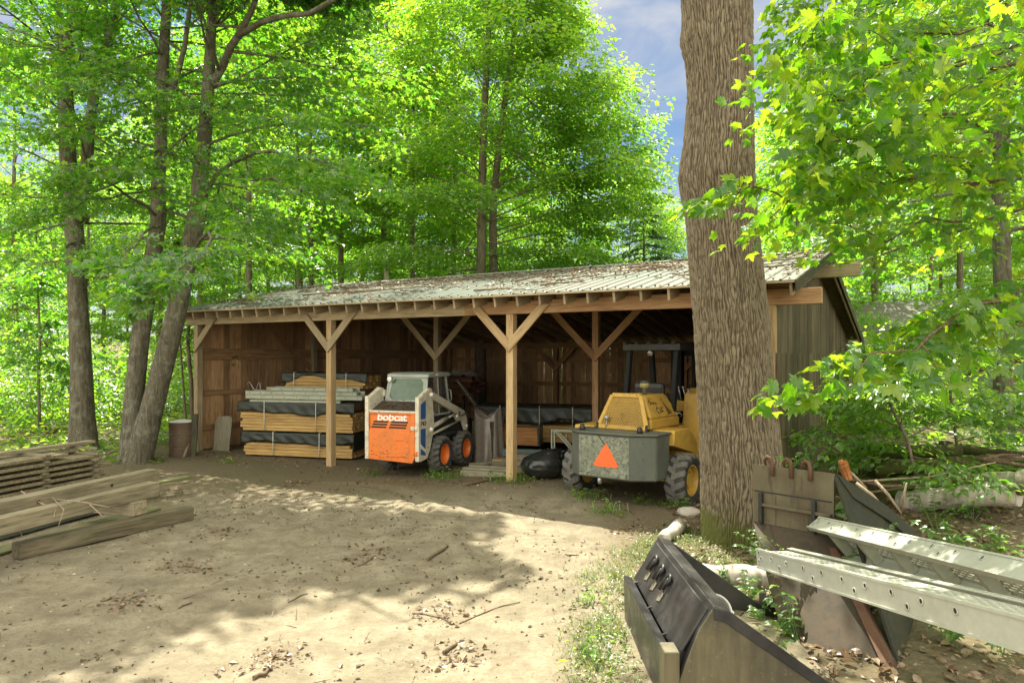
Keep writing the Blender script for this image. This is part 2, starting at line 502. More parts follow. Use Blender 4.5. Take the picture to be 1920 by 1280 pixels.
M['dry_leaf'] = leafmat('dry_leaf_litter', [(.13, .075, .035), (.22, .14, .07), (.33, .24, .14), (.17, .11, .06), (.26, .20, .12)], [(.12, .06, .02), (.2, .12, .05), (.25, .17, .09), (.12, .07, .03), (.2, .14, .07)], glossy=.05, tw=.25)
M['grass'] = leafmat('grass_blade', [(.05, .11, .014), (.075, .135, .02), (.12, .16, .03), (.20, .19, .07)], [(.18, .36, .02), (.24, .40, .03), (.32, .42, .05), (.34, .34, .09)], glossy=.05, tw=.4)

def ground_mat():
    t = NT('yard_ground')
    p = t.n('TexCoord').outputs['Object']
    n1 = t.noise(p, .45, 5, .6, .3); n2 = t.noise(p, 2.4, 7, .65, .4); n3 = t.noise(p, 22, 5, .65); n4 = t.noise(p, 95, 3, .6)
    sand = t.mix(t.ramp(n2, [(.30, 0.0), (.66, 1.0)]), (.135, .114, .074), (.285, .252, .172))
    n5 = t.noise(p, 5.5, 6, .7, .8)
    sand = t.mix(t.ramp(n5, [(.52, 0.0), (.64, .6)]), sand, (.17, .135, .085))
    sand = t.mix(t.ramp(t.noise(p, 1.1, 6, .7, .6), [(.50, 0.0), (.66, .55)]), sand, (.15, .135, .085))
    sand = t.mix(t.ramp(n3, [(.50, 0.0), (.66, .6)]), sand, (.17, .135, .085))
    sand = t.mix(t.ramp(n4, [(.60, 0.0), (.72, .5)]), sand, (.13, .10, .07))
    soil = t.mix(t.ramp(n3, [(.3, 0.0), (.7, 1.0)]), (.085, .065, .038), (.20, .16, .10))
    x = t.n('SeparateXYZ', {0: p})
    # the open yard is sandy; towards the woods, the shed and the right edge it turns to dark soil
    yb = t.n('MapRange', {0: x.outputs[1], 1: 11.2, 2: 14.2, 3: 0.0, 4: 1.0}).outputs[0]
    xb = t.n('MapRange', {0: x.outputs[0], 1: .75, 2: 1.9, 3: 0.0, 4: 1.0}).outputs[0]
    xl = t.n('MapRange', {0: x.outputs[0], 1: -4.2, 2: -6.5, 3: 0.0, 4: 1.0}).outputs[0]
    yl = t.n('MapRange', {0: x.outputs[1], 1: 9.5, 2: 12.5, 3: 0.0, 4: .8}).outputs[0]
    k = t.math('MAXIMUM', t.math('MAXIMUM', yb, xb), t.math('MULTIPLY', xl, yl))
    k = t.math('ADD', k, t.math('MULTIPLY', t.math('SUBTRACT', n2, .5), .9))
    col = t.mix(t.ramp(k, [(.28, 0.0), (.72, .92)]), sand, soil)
    gm = t.math('MULTIPLY', t.ramp(n1, [(.46, 0.0), (.62, 1.0)]), t.ramp(k, [(.1, 0.0), (.4, .35)]))
    col = t.mix(gm, col, (.10, .105, .04))
    h = t.math('ADD', t.math('ADD', n2, t.math('MULTIPLY', n3, .45)), t.math('MULTIPLY', n4, .16))
    return t.pbr(col, .95, 0, t.bump(h, .9, .05), .2)
M['ground'] = ground_mat()

def roof_mat():
    t = NT('weathered_roof_sheet')
    c = t.coord((1, 1, 1), False)
    n1 = t.noise(t.coord((5, .5, 1), False), 1.2, 6, .65); n2 = t.noise(c, 14, 5, .6); n0 = t.noise(c, .7, 5, .6)
    col = t.mix(t.ramp(n1, [(.3, 0.0), (.7, 1.0)]), (.10, .125, .095), (.18, .205, .165))
    col = t.mix(t.ramp(n2, [(.55, 0.0), (.75, .5)]), col, (.14, .12, .085))
    col = t.mix(t.ramp(n0, [(.45, 0.0), (.65, .6)]), col, (.20, .18, .145))
    return t.pbr(col, .85, 0, t.bump(n2, .15, .005), .4)
M['roof'] = roof_mat()
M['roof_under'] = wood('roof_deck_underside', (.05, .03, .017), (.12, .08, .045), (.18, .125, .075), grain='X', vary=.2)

M['white'] = paint('ivory_machine_paint', (.60, .555, .42), .45, dirt_amt=.55, chip=(.20, .12, .06))
M['orange'] = paint('orange_machine_paint', (.70, .175, .025), .45, dirt=(.30, .14, .05), dirt_amt=.6, chip=(.36, .17, .07))
M['blue'] = paint('blue_decal', (.02, .09, .26), .4, dirt_amt=.3)
M['lettering'] = paint('white_lettering', (.80, .76, .66), .5, dirt_amt=.2)
M['black'] = paint('black_paint', (.014, .014, .013), .45, dirt_amt=.35, dirt=(.05, .045, .035))
M['black_soft'] = paint('dark_machinery', (.02, .02, .017), .7, dirt_amt=.5, dirt=(.06, .05, .035))
M['cabgrey'] = paint('grey_cab_paint', (.30, .33, .28), .45, dirt_amt=.35)
M['yellow'] = paint('yellow_machine_paint', (.47, .29, .045), .5, dirt=(.20, .14, .055), dirt_amt=.65, chip=(.28, .17, .05))
M['grill'] = paint('engine_deck_mesh', (.045, .032, .022), .8, dirt_amt=.7, dirt=(.15, .10, .07), bump=.6, scale=9)
M['counter'] = paint('dark_grey_steel', (.085, .095, .075), .55, dirt=(.17, .18, .12), dirt_amt=.45, bump=.1)
M['tyre'] = paint('dusty_rubber', (.028, .028, .025), .85, dirt=(.15, .145, .115), dirt_amt=.65, bump=.3, scale=5)
M['tread'] = paint('worn_tread_rubber', (.10, .098, .082), .85, dirt=(.24, .23, .19), dirt_amt=.7, bump=.2, scale=6)
M['steel'] = paint('grey_steel', (.36, .36, .33), .4, dirt_amt=.4, metal=.4)
M['alu'] = paint('dull_aluminium', (.43, .44, .36), .5, dirt=(.25, .245, .16), dirt_amt=.45, metal=.1, bump=.03)
M['alu_old'] = paint('dusty_aluminium', (.33, .35, .26), .55, dirt=(.16, .16, .085), dirt_amt=.6, metal=0)
M['rust'] = paint('rusty_steel', (.10, .048, .022), .85, dirt=(.045, .03, .02), dirt_amt=.8, bump=.4, scale=6)
M['sheet_black'] = paint('black_plastic_wrap', (.017, .022, .015), .42, dirt=(.06, .068, .04), dirt_amt=.4, spec=.35, bump=.3)
M['bag'] = paint('black_bag_plastic', (.016, .018, .016), .22, dirt=(.05, .05, .04), dirt_amt=.3, spec=.55)
M['clear_sheet'] = paint('dusty_clear_sheet', (.20, .175, .135), .30, dirt=(.11, .085, .06), dirt_amt=.7, spec=.6, scale=2)
M['strap'] = paint('pale_strap', (.52, .52, .44), .5, dirt_amt=.3)
M['bluegrey'] = paint('blue_grey_board', (.075, .12, .115), .7, dirt_amt=.4)
M['pail'] = paint('white_pail_plastic', (.72, .71, .66), .4, dirt_amt=.35, dirt=(.30, .25, .17))
M['bucket_in'] = paint('bucket_steel_black', (.020, .020, .020), .38, dirt=(.07, .062, .048), dirt_amt=.55, spec=.5, bump=.1)

def olive_bucket():  # olive reflections painted into the black plate's colour, along with worn streaks
    t = NT('worn_plate_olive_reflection')
    n = t.noise(t.coord((9, 9, 1.1)), 1.3, 7, .66, .3); b = t.noise(t.coord((1, 1, 1)), 2.2, 6, .6); f = t.noise(t.coord((1, 1, 1)), 30, 4, .6)
    col = t.mix(t.ramp(n, [(.32, 0.0), (.72, 1.0)]), (.075, .066, .036), (.155, .135, .075))
    col = t.mix(t.ramp(b, [(.46, 0.0), (.74, .8)]), col, (.04, .037, .03))
    col = t.mix(t.ramp(f, [(.62, 0.0), (.72, .5)]), col, (.21, .18, .11))
    return t.pbr(col, .55, .1, t.bump(f, .12, .004), .45)
M['bucket_side'] = olive_bucket()

def rusty_bucket():
    t = NT('rust_streaked_plate')
    n = t.noise(t.coord((7, 7, .9)), 1.5, 7, .68, .5); b = t.noise(t.coord((1, 1, 1)), 2.6, 6, .62); f = t.noise(t.coord((1, 1, 1)), 24, 5, .65)
    col = t.mix(t.ramp(b, [(.36, 0.0), (.66, 1.0)]), (.14, .125, .072), (.095, .072, .042))
    col = t.mix(t.ramp(n, [(.52, 0.0), (.70, .9)]), col, (.035, .032, .025))
    col = t.mix(t.ramp(f, [(.60, 0.0), (.74, .5)]), col, (.16, .07, .03))
    return t.pbr(col, .75, .05, t.bump(f, .25, .005), .35)
M['bucket_rust'] = rusty_bucket()

def lichen_plate():
    t = NT('flaking_plate')
    c = t.coord((1, 1, 1))
    v = t.noise(c, 17, 6, .72, .8); b = t.noise(c, 3.0, 5, .6); f = t.noise(c, 60, 3, .6)
    col = t.mix(t.ramp(v, [(.38, 0.0), (.58, 1.0)]), (.075, .08, .062), (.27, .29, .21))
    col = t.mix(t.ramp(b, [(.44, 0.0), (.68, .75)]), col, (.15, .165, .12))
    return t.pbr(col, .75, 0, t.bump(t.math('ADD', v, f), .2, .004), .3)
M['flake'] = lichen_plate()

def glass_mat():
    t = NT('dirty_green_glass')
    c = t.coord((1, 1, 1))
    n = t.noise(c, 9, 6, .7); f = t.noise(c, 34, 3, .6)
    col = t.mix(t.ramp(n, [(.3, 0.0), (.7, 1.0)]), (.045, .085, .045), (.085, .135, .075))
    col = t.mix(t.ramp(f, [(.68, 0.0), (.74, .8)]), col, (.35, .38, .28))
    return t.pbr(col, .16, 0, None, .6)
M['glass'] = glass_mat()
def plain(name, col, rough=.6, metal=0.0):
    t = NT(name); return t.pbr(col, rough, metal)
M['triangle'] = paint('orange_reflector', (.95, .13, .025), .5, dirt_amt=.12, dirt=(.5, .12, .03))
M['lens'] = plain('lamp_lens', (.75, .76, .70), .12)
M['ink'] = plain('faded_ink', (.045, .03, .012), .8)
M['wall_brown'] = wood('brown_cabin_siding', (.10, .04, .018), (.20, .085, .035), (.27, .13, .06), grain='X', vary=.1)
M['shingle'] = paint('grey_shingles', (.17, .16, .145), .9, dirt_amt=.5, bump=.4, scale=8)
M['stone'] = paint('pale_stone', (.42, .38, .31), .9, dirt=(.20, .17, .12), dirt_amt=.7, bump=.6, scale=5)
M['orange_wood'] = wood('split_orange_wood', (.18, .06, .02), (.42, .17, .05), (.60, .36, .18), vary=.1)
M['card'] = paint('brown_drum', (.115, .075, .045), .7, dirt=(.05, .035, .022), dirt_amt=.7)
M['white_sheet'] = paint('white_plastic_sheet', (.74, .74, .72), .35, dirt_amt=.2)
M['cyan'] = paint('pale_blue_plastic', (.30, .50, .62), .4, dirt_amt=.2)

def clod_mat():
    t = NT('clods_and_pebbles'); i = t.n('NewGeometry').outputs['Random Per Island']
    return t.pbr(t.ramp(i, [(0, (.08, .06, .035)), (.45, (.19, .15, .095)), (.75, (.30, .25, .17)), (1, (.42, .38, .30))]), .9, 0, None, .2)
M['clod'] = clod_mat()
M['debris'] = leafmat('dark_debris', [(.05, .035, .02), (.09, .065, .035), (.16, .12, .07), (.12, .09, .05)], [(.05, .03, .01)] * 4, glossy=.02, tw=.1)

def rust_plate():
    t = NT('dark_rusty_plate')
    n = t.noise(t.coord((6, 6, 1.0)), 1.5, 7, .68, .5); b = t.noise(t.coord((1, 1, 1)), 3.0, 6, .62); f = t.noise(t.coord((1, 1, 1)), 26, 5, .65)
    col = t.mix(t.ramp(b, [(.36, 0.0), (.66, 1.0)]), (.055, .047, .030), (.072, .052, .031))
    col = t.mix(t.ramp(n, [(.50, 0.0), (.70, .8)]), col, (.03, .026, .02))
    col = t.mix(t.ramp(f, [(.58, 0.0), (.74, .6)]), col, (.14, .06, .025))
    return t.pbr(col, .8, 0, t.bump(f, .3, .005), .3)
M['rust_plate'] = rust_plate()
M['matt_black'] = paint('matt_black_steel', (.010, .011, .010), .8, dirt=(.025, .022, .016), dirt_amt=.3, spec=.2)
M['straw'] = leafmat('dry_straw', [(.20, .165, .08), (.28, .235, .125), (.15, .125, .06), (.14, .14, .05)], [(.25, .2, .08)] * 4, glossy=.03, tw=.2)
M['timber_dark'] = wood('darkened_timber', (.06, .05, .03), (.135, .112, .068), (.21, .178, .115), green=.15, vary=.1)
# ---------------------------------------------------------------- ground sheet
def _steps(*seg):
    out = []
    for a, b, st in seg: out += list(np.arange(a, b - 1e-6, st))
    return np.array(out + [seg[-1][1]])
gx = _steps((-260, -60, 25), (-60, -24, 2.0), (-24, -9, .35), (-9, 5, .085), (5, 14, .25), (14, 60, 2.0), (60, 260, 25))
gy = _steps((-60, -6, 6), (-6, 4, .5), (4, 15.5, .08), (15.5, 30, .3), (30, 80, 2.0), (80, 420, 34))
GX, GY = np.meshgrid(gx, gy)
GZ = ground_h(GX, GY)
nx_, ny_ = len(gx), len(gy)
idx = np.arange(nx_ * ny_).reshape(ny_, nx_)
GF = np.stack([idx[:-1, :-1], idx[:-1, 1:], idx[1:, 1:], idx[1:, :-1]], -1).reshape(-1, 4)
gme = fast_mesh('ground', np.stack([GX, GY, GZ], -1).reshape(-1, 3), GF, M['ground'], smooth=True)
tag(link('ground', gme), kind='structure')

# ---------------------------------------------------------------- open shed
TH = R(30.65); SX, SY = -0.115, 13.35
S_BAY, PW, DEP = 4.716, 0.155, 11.33
X0, X1 = -2 * S_BAY, S_BAY + PW            # wall planes
RX0, RX1 = X0 - .38, X1 + .36              # roof ends
YR, ZR, YE, ZE = 3.93, 4.575, -.50, 3.60
SLF = (ZR - ZE) / (YR - YE); SLB = .20; YB = 11.95
shed = thing('open_shed', 'long open-fronted timber shed with metal roof and braced posts', 'shed', (SX, SY, 0), -TH)
_c, _s = math.cos(TH), math.sin(TH)
def shw(x, y, z=0.0):
    """shed local -> world"""
    return Vector((SX + x * _c + y * _s, SY - x * _s + y * _c, z))
def shl(u, v, d):
    """photo pixel + depth into the shed -> shed local"""
    k = (u - 960) / F_PX
    t = (k * (SY + d * _c) - SX - d * _s) / (_c + k * _s)
    Y = SY - t * _s + d * _c
    return Vector((t, d, CAM_H - (v - HOR) / F_PX * Y))
def roof_z(y): return ZE + SLF * (y - YE) if y <= YR else ZR - SLB * (y - YR)

# posts and braces
pm = M['post']
for k in range(-2, 2):
    beam('post', (k * S_BAY + PW / 2, PW / 2, -.2), (k * S_BAY + PW / 2, PW / 2, 3.27), PW, PW, M['post'] if k > -2 else M['post_grey'], shed, up=(0, 1, 0))
for k in (-2, -1, 0, 1):
    beam('post', (k * S_BAY + PW / 2, 4.05, -.2), (k * S_BAY + PW / 2, 4.05, 4.05), PW, PW, M['post_grey'] if k != 0 else M['beam_red'], shed, up=(0, 1, 0))
for k in (-2, -1, 0, 1):
    beam('post', (k * S_BAY + PW / 2, DEP - .16, -.2), (k * S_BAY + PW / 2, DEP - .16, 2.74), PW, PW, M['girt'], shed, up=(0, 1, 0))
# plate beam along the front, in two lengths, and the ridge beam that pokes out at the gable
beam('front_beam', (X0 - .30, .075, 3.395), (-.95, .075, 3.395), .145, .245, M['post_grey'], shed)
beam('front_beam', (-.95, .075, 3.395), (5.53, .075, 3.395), .145, .245, M['beam_red'], shed)
beam('ridge_beam', (RX0, 4.05, 4.19), (5.75, 4.05, 4.19), .15, .26, M['post_grey'], shed)
beam('rear_plate', (X0, DEP - .16, 2.84), (X1 - .02, DEP - .16, 2.84), .14, .20, M['girt'], shed)
def brace(k, y, sgn, zb, zt, mat, y_off):
    cx = k * S_BAY + PW / 2
    w = .165
    h = zt - zb
    # mitred 45 degree knee brace, built flat then placed
    m = MB()
    e = w / math.sqrt(2)
    poly = [(0, 0), (h, h), (h - 2 * e, h), (0, 2 * e)]
    m.prism([(sgn * a, b) for a, b in poly], 'y', 0, .042)
    o = m.build('knee_brace', mat, None, .004)
    # re-express along its own length so the grain follows it
    ang = math.atan2(h, sgn * h)
    rot = Matrix.Rotation(-ang, 4, 'Y')
    o.data.transform(rot.inverted())
    o.parent = shed
    o.matrix_local = Matrix.Translation((cx, y_off, zb)) @ rot
bm_front = {-2: M['post_grey'], -1: M['post_grey'], 0: M['post']}
for k in (-2, -1, 0, 1):
    for sg in (-1, 1):
        if k == -2 and sg < 0 or k == 1 and sg > 0: continue
        brace(k, 0, sg, 2.55, 3.425, bm_front.get(k, M['post']), -.046)
for k in (-1, 0):
    for sg in (-1, 1):
        brace(k, 0, sg, 2.33, 4.0, M['beam_red'] if k == 0 else M['post_grey'], 4.05 - PW / 2 - .046)
        brace(k, 0, sg, 1.9, 2.75, M['girt'], DEP - .16 - PW / 2 - .046)
brace(1, 0, -1, 1.9, 2.75, M['girt'], DEP - .16 - PW / 2 - .046)
# rafters
rr = random.Random(5)
nr = 33
for i in range(nr):
    x = RX0 + .06 + (RX1 - RX0 - .12) * i / (nr - 1)
    off = rr.uniform(-.02, .02) if 0 < i < nr - 1 else 0
    ya_ = YE + .045 + rr.uniform(-.012, .012)
    a = (x + off, ya_, roof_z(ya_) - .138); b = (x + off, YR, ZR - .138)
    beam('rafter', a, b, .044, .20, M['rafter'], shed)
    beam('rafter', (x + off, YR + .01, ZR - .115), (x + off, YB - .05, ZR - .115 - SLB * (YB - .05 - YR)), .042, .165, M['girt'] if rr.random() < .6 else M['rafter'], shed)
# blocking between rafter tails above the beam
for i in range(nr - 1):
    xa = RX0 + .06 + (RX1 - RX0 - .12) * i / (nr - 1); xb = RX0 + .06 + (RX1 - RX0 - .12) * (i + 1) / (nr - 1)
    if rr.random() < .8:
        beam('blocking', (xa + .03, .12, 3.605), (xb - .03, .12, 3.605), .03, .15, M['beam_red'], shed)

# roof covering: ribbed metal sheets with fixings along the eave
def roof_sheet(name, ya, za, yb, zb, ribs=True):
    xs = []; hs = []
    x = RX0
    while x < RX1 - .01:
        xs += [x, x + .018, x + .040, x + .058]; hs += [0, .022, .022, 0]
        xs += [x + .145]; hs += [.004]
        x += .228
    xs.append(RX1); hs.append(0)
    xs = np.array(xs); hs = np.array(hs)
    ok = xs <= RX1; xs, hs = xs[ok], hs[ok]
    ny = 9
    ts = np.linspace(0, 1, ny)
    V = []
    for t in ts:
        sag = .020 * (fbm(xs * .5, t * 3 + ya, 0, 21) - .5) * 2
        V.append(np.stack([xs, np.full_like(xs, ya + (yb - ya) * t), za + (zb - za) * t + hs + sag], -1))
    V = np.array(V); n = len(xs)
    top = V.reshape(-1, 3); bot = top.copy(); bot[:, 2] -= .016
    ids = np.arange(ny * n).reshape(ny, n)
    f = np.stack([ids[:-1, :-1], ids[:-1, 1:], ids[1:, 1:], ids[1:, :-1]], -1).reshape(-1, 4)
    F = [f, f[:, ::-1] + ny * n]
    for row, flip in ((ids[0], 0), (ids[-1], 1)):
        q = np.stack([row[:-1], row[1:], row[1:] + ny * n, row[:-1] + ny * n], -1)
        F.append(q if not flip else q[:, ::-1])
    me = fast_mesh(name, np.concatenate([top, bot]), np.concatenate(F), [M['roof']])
    return link(name, me, shed)
roof_sheet('roof_sheet', YE - .04, ZE - .009, YR + .02, ZR + .004)
roof_sheet('roof_sheet', YB, roof_z(YB), YR + .03, ZR)
m = MB()
x = RX0 + .13
while x < RX1:
    for yy in (YE + .06, 1.2, 2.6):
        if yy < 0 or rr.random() < .93:
            m.lathe([(0, .03), (.011, .028), (.017, .012), (.017, 0)], 8, M=Matrix.Translation((x + rr.uniform(-.01, .01), yy, roof_z(yy) - .004)))
    x += .228
m.build('roof_fixing', M['black_soft'], shed)['kind'] = 'stuff'
# ridge cap
m = MB()
for sg in (-1, 1):
    pass
m.prism([(YR - .16, roof_z(YR - .16) + .030), (YR + .01, ZR + .045), (YR + .18, roof_z(YR + .18) + .030), (YR + .18, roof_z(YR + .18) + .024), (YR + .01, ZR + .038), (YR - .16, roof_z(YR - .16) + .024)], 'x', RX0 - .01, RX1 + .01)
m.build('ridge_cap', M['roof'], shed)
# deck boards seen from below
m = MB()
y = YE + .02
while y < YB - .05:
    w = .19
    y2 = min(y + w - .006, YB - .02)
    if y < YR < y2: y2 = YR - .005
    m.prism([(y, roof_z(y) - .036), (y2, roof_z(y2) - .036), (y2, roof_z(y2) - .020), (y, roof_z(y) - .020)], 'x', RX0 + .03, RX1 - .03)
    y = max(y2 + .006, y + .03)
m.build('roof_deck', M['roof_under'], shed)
# eave trim and barge boards
beam('eave_trim', (RX0, YE - .034, ZE - .030), (RX1, YE - .034, ZE - .030), .014, .03, M['post_grey'], shed, bevel=.002)
for x in (RX0 - .012, RX1 + .012):
    beam('barge_board', (x, YE - .03, ZE - .095), (x, YR - .003, ZR - .085), .022, .18, M['dark_wood'], shed)
    beam('barge_board', (x, YR + .003, ZR - .085), (x, YB, roof_z(YB) - .085), .022, .18, M['dark_wood'], shed)

# board walls
def boards(name, mat, plane, a0, a1, z0f, z1f, thick, seed, gap=(.001, .004), w=(.14, .23), inset=.0, skip=None, pos=0.0):
    r_ = random.Random(seed); m = MB(); a = a0
    while a < a1 - .02:
        b = min(a + r_.uniform(*w), a1)
        g = r_.uniform(*gap)
        j = r_.uniform(0, inset)
        zt0, zt1 = z1f(a), z1f(b - g)
        zb = z0f(a) + r_.uniform(-.02, .02)
        if skip is None or not skip(a):
            if plane == 'x':
                p = pos + j
                m.add([(p, a, zb), (p + thick, a, zb), (p + thick, b - g, zb), (p, b - g, zb), (p, a, zt0), (p + thick, a, zt0), (p + thick, b - g, zt1), (p, b - g, zt1)],
                      [(3, 2, 1, 0), (4, 5, 6, 7), (0, 1, 5, 4), (1, 2, 6, 5), (2, 3, 7, 6), (3, 0, 4, 7)])
            else:
                p = pos + j
                m.box(a, b - g, p, p + thick, zb, zt0)
        a = b
    return m.build(name, mat, shed)
zb0 = lambda a: -.12
boards('gable_wall', M['board_out'], 'x', .0, DEP, zb0, lambda a: 2.53, .024, 1, inset=.006, pos=X1 + .006)
boards('gable_wall', M['board_out'], 'x', .16, DEP, lambda a: 2.50, lambda a: roof_z(a) - .14, .022, 2, inset=.005, pos=X1 - .018)
boards('left_wall', M['board_in'], 'x', .16, DEP, zb0, lambda a: roof_z(a) - .14, .024, 3, gap=(.001, .006), inset=.01, pos=X0 - .03)
boards('back_wall', M['board_in'], 'y', X0, X1 - .03, zb0, lambda a: 2.78, .024, 4, gap=(.001, .02), w=(.15, .27), inset=.008, pos=DEP - .03)
for z in (.55, 1.46, 2.32):
    beam('wall_girt', (X0 + .02, DEP - .06, z), (X1 - .03, DEP - .06, z), .05, .15, M['girt'], shed)
for z, h in ((.6, .15), (1.5, .14), (2.52, .30)):
    beam('wall_girt', (X0 + .025, .2, z), (X0 + .025, DEP - .1, z), .04, h, M['girt'], shed)
    beam('wall_girt', (X1 - .05, .2, z), (X1 - .05, DEP - .1, z), .04, .15, M['girt'], shed)
beam('wall_girt', (X0 + .05, 2.6, 3.1), (X0 + .05, 5.2, 1.2), .04, .15, M['girt'], shed)
# soil under the shed is the ground sheet; inner clutter is built with the yard objects
# ---------------------------------------------------------------- lettering helper
def text_mesh(name, body, size, mat, parent, M, extrude=.002, shear=0.0, spacing=1.0, bold=0.0, width=None):
    cu = bpy.data.curves.new(name + '_curve', 'FONT')
    cu.body = body; cu.size = size; cu.extrude = extrude; cu.shear = shear; cu.space_character = spacing
    cu.offset = bold; cu.align_x = 'CENTER'; cu.align_y = 'CENTER'; cu.resolution_u = 3
    tmp = bpy.data.objects.new(name + '_tmp', cu)
    COL.objects.link(tmp)
    dg = bpy.context.evaluated_depsgraph_get()
    me = bpy.data.meshes.new_from_object(tmp.evaluated_get(dg))
    bpy.data.objects.remove(tmp); bpy.data.curves.remove(cu)
    me.name = name
    me.materials.clear(); me.materials.append(mat)
    if width:
        xs = [v.co.x for v in me.vertices]; k = width / (max(xs) - min(xs))
        for v in me.vertices: v.co.x *= k
    return link(name, me, parent, 0, M)
def plane_M(origin, x, y):
    x = Vector(x).normalized(); y = Vector(y); y = (y - x * x.dot(y)).normalized(); z = x.cross(y)
    Mx = Matrix((x, y, z)).transposed().to_4x4(); Mx.translation = Vector(origin)
    return Mx

def wheel(parent, loc, rad, width, rim_r, side, lugs, rim_mat, dish=.07, seed=0, rot=0.0, name='wheel'):
    """side +1: outer face towards +X. wheel > tyre, rim"""
    w = empty(name, parent, loc)
    hw = width / 2
    m = MB()
    prof = [(rim_r, -hw * .82), (rim_r + .02, -hw * .95), (rad * .80, -hw), (rad * .90, -hw * .93), (rad * .945, -hw * .78), (rad * .955, 0),
            (rad * .945, hw * .78), (rad * .90, hw * .93), (rad * .80, hw), (rim_r + .02, hw * .95), (rim_r, hw * .82)]
    m.lathe(prof, 36, 'x', smooth=True, close=True)
    # chunky slanted tread bars, alternating sides
    for k in range(lugs):
        for sd in (-1, 1):
            t0 = 2 * math.pi * (k + (0 if sd > 0 else .5)) / lugs + rot
            dt = 2 * math.pi / lugs
            def P(x, t, r): return (x, r * math.cos(t), r * math.sin(t))
            ww = dt * .33
            a = [(0.03 * -sd, t0 + dt * .55), (hw * .62 * sd, t0 + dt * .18), (hw * .97 * sd, t0)]
            rb = [rad * .945, rad * .935, rad * .86]; rt = [rad, rad * .995, rad * .925]
            vs = []
            for (x, t), r0, r1 in zip(a, rb, rt):
                vs += [P(x, t - ww, r0), P(x, t + ww, r0), P(x, t + ww * .8, r1), P(x, t - ww * .8, r1)]
            fs = [(0, 1, 2, 3), (8, 11, 10, 9)]
            for i in (0, 4):
                for j in range(4):
                    j2 = (j + 1) % 4
                    fs.append((i + j, i + 4 + j, i + 4 + j2, i + j2))
            m.add(vs, fs, 1)
            # shoulder block running down the sidewall
            t = t0
            vs = [P(hw * .97 * sd, t - ww, rad * .86), P(hw * .97 * sd, t + ww, rad * .86), P(hw * 1.03 * sd, t + ww * .7, rad * .80), P(hw * 1.03 * sd, t - ww * .7, rad * .80),
                  P(hw * .97 * sd, t - ww * .8, rad * .925), P(hw * .97 * sd, t + ww * .8, rad * .925), P(hw * 1.03 * sd, t + ww * .7, rad * .88), P(hw * 1.03 * sd, t - ww * .7, rad * .88)]
            m.add(vs, [(3, 2, 1, 0), (4, 5, 6, 7), (0, 1, 5, 4), (1, 2, 6, 5), (2, 3, 7, 6), (3, 0, 4, 7)], 1)
    m.build('tyre', [M['tyre'], M['tread']], w)
    m = MB()
    o = side
    prof = [(rim_r + .012, hw * .86 * o), (rim_r - .012, hw * .86 * o), (rim_r - .03, hw * .62 * o), (rim_r * .86, (hw * .86 - dish) * o), (rim_r * .42, (hw * .86 - dish - .02) * o),
            (rim_r * .40, (hw * .86 - dish + .03) * o), (rim_r * .16, (hw * .86 - dish + .035) * o), (0.0, (hw * .86 - dish + .035) * o)]
    m.lathe(prof, 28, 'x', smooth=True)
    m.lathe([(rim_r + .012, hw * .86 * o), (rim_r + .005, -hw * .8 * o), (0, -hw * .8 * o)], 28, 'x')
    for k in range(8):
        t = 2 * math.pi * k / 8 + .2
        q = Matrix.Translation(((hw * .86 - dish - .012) * o, rim_r * .58 * math.cos(t), rim_r * .58 * math.sin(t)))
        m.lathe([(0, .03 * o), (.014, .028 * o), (.014, 0)], 6, 'x', M=q)
    m.build('rim', rim_mat, w, sharp=35)
    return w

# ---------------------------------------------------------------- skid steer loader
def plate(name, poly, axis, a0, a1, mat, parent, bevel=.006):
    m = MB(); m.prism(poly, axis, a0, a1)
    return m.build(name, mat, parent, bevel)

sk = thing('skid_steer_loader', 'small white and orange skid steer loader parked under the shed roof', 'skid steer loader', (-2.09, 15.18, .02), -R(21.5))
RW = .385
for sd in (-1, 1):
    for y in (0, 1.08):
        wheel(sk, (.60 * sd, y, RW - .01), RW, .27, .215, sd, 17, M['orange'], dish=.12, rot=.3 + y)
# rear door: orange, with a recessed upper panel with slots and a dented lower panel
yr = -.965
m = MB()
m.box(-.555, .46, yr + .03, yr + .10, .36, 1.30)
m.prism([(-.555, .34), (.40, .30), (.40, .86), (.44, .93), (.44, .945), (-.555, .945)], 'y', yr, yr + .03)
m.prism([(.40, .30), (.47, .30), (.535, .42), (.535, 1.28), (.44, 1.28), (.44, .93), (.40, .86)], 'y', yr - .004, yr + .05)
m.prism([(-.555, 1.27), (.535, 1.27), (.535, 1.30), (-.555, 1.30)], 'y', yr - .002, yr + .05)
m.prism([(-.585, .33), (-.557, .33), (-.557, 1.30), (-.585, 1.30)], 'y', yr - .006, yr + .06)
door = m.build('rear_door', M['orange'], sk, .008)
tag(door, 'orange rear door with white lettering, slots and a scuffed lower half')
m = MB()
m.box(-.56, .54, yr - .010, yr + .03, 1.302, 1.345)
m.build('door_edge', M['white'], sk, .006)
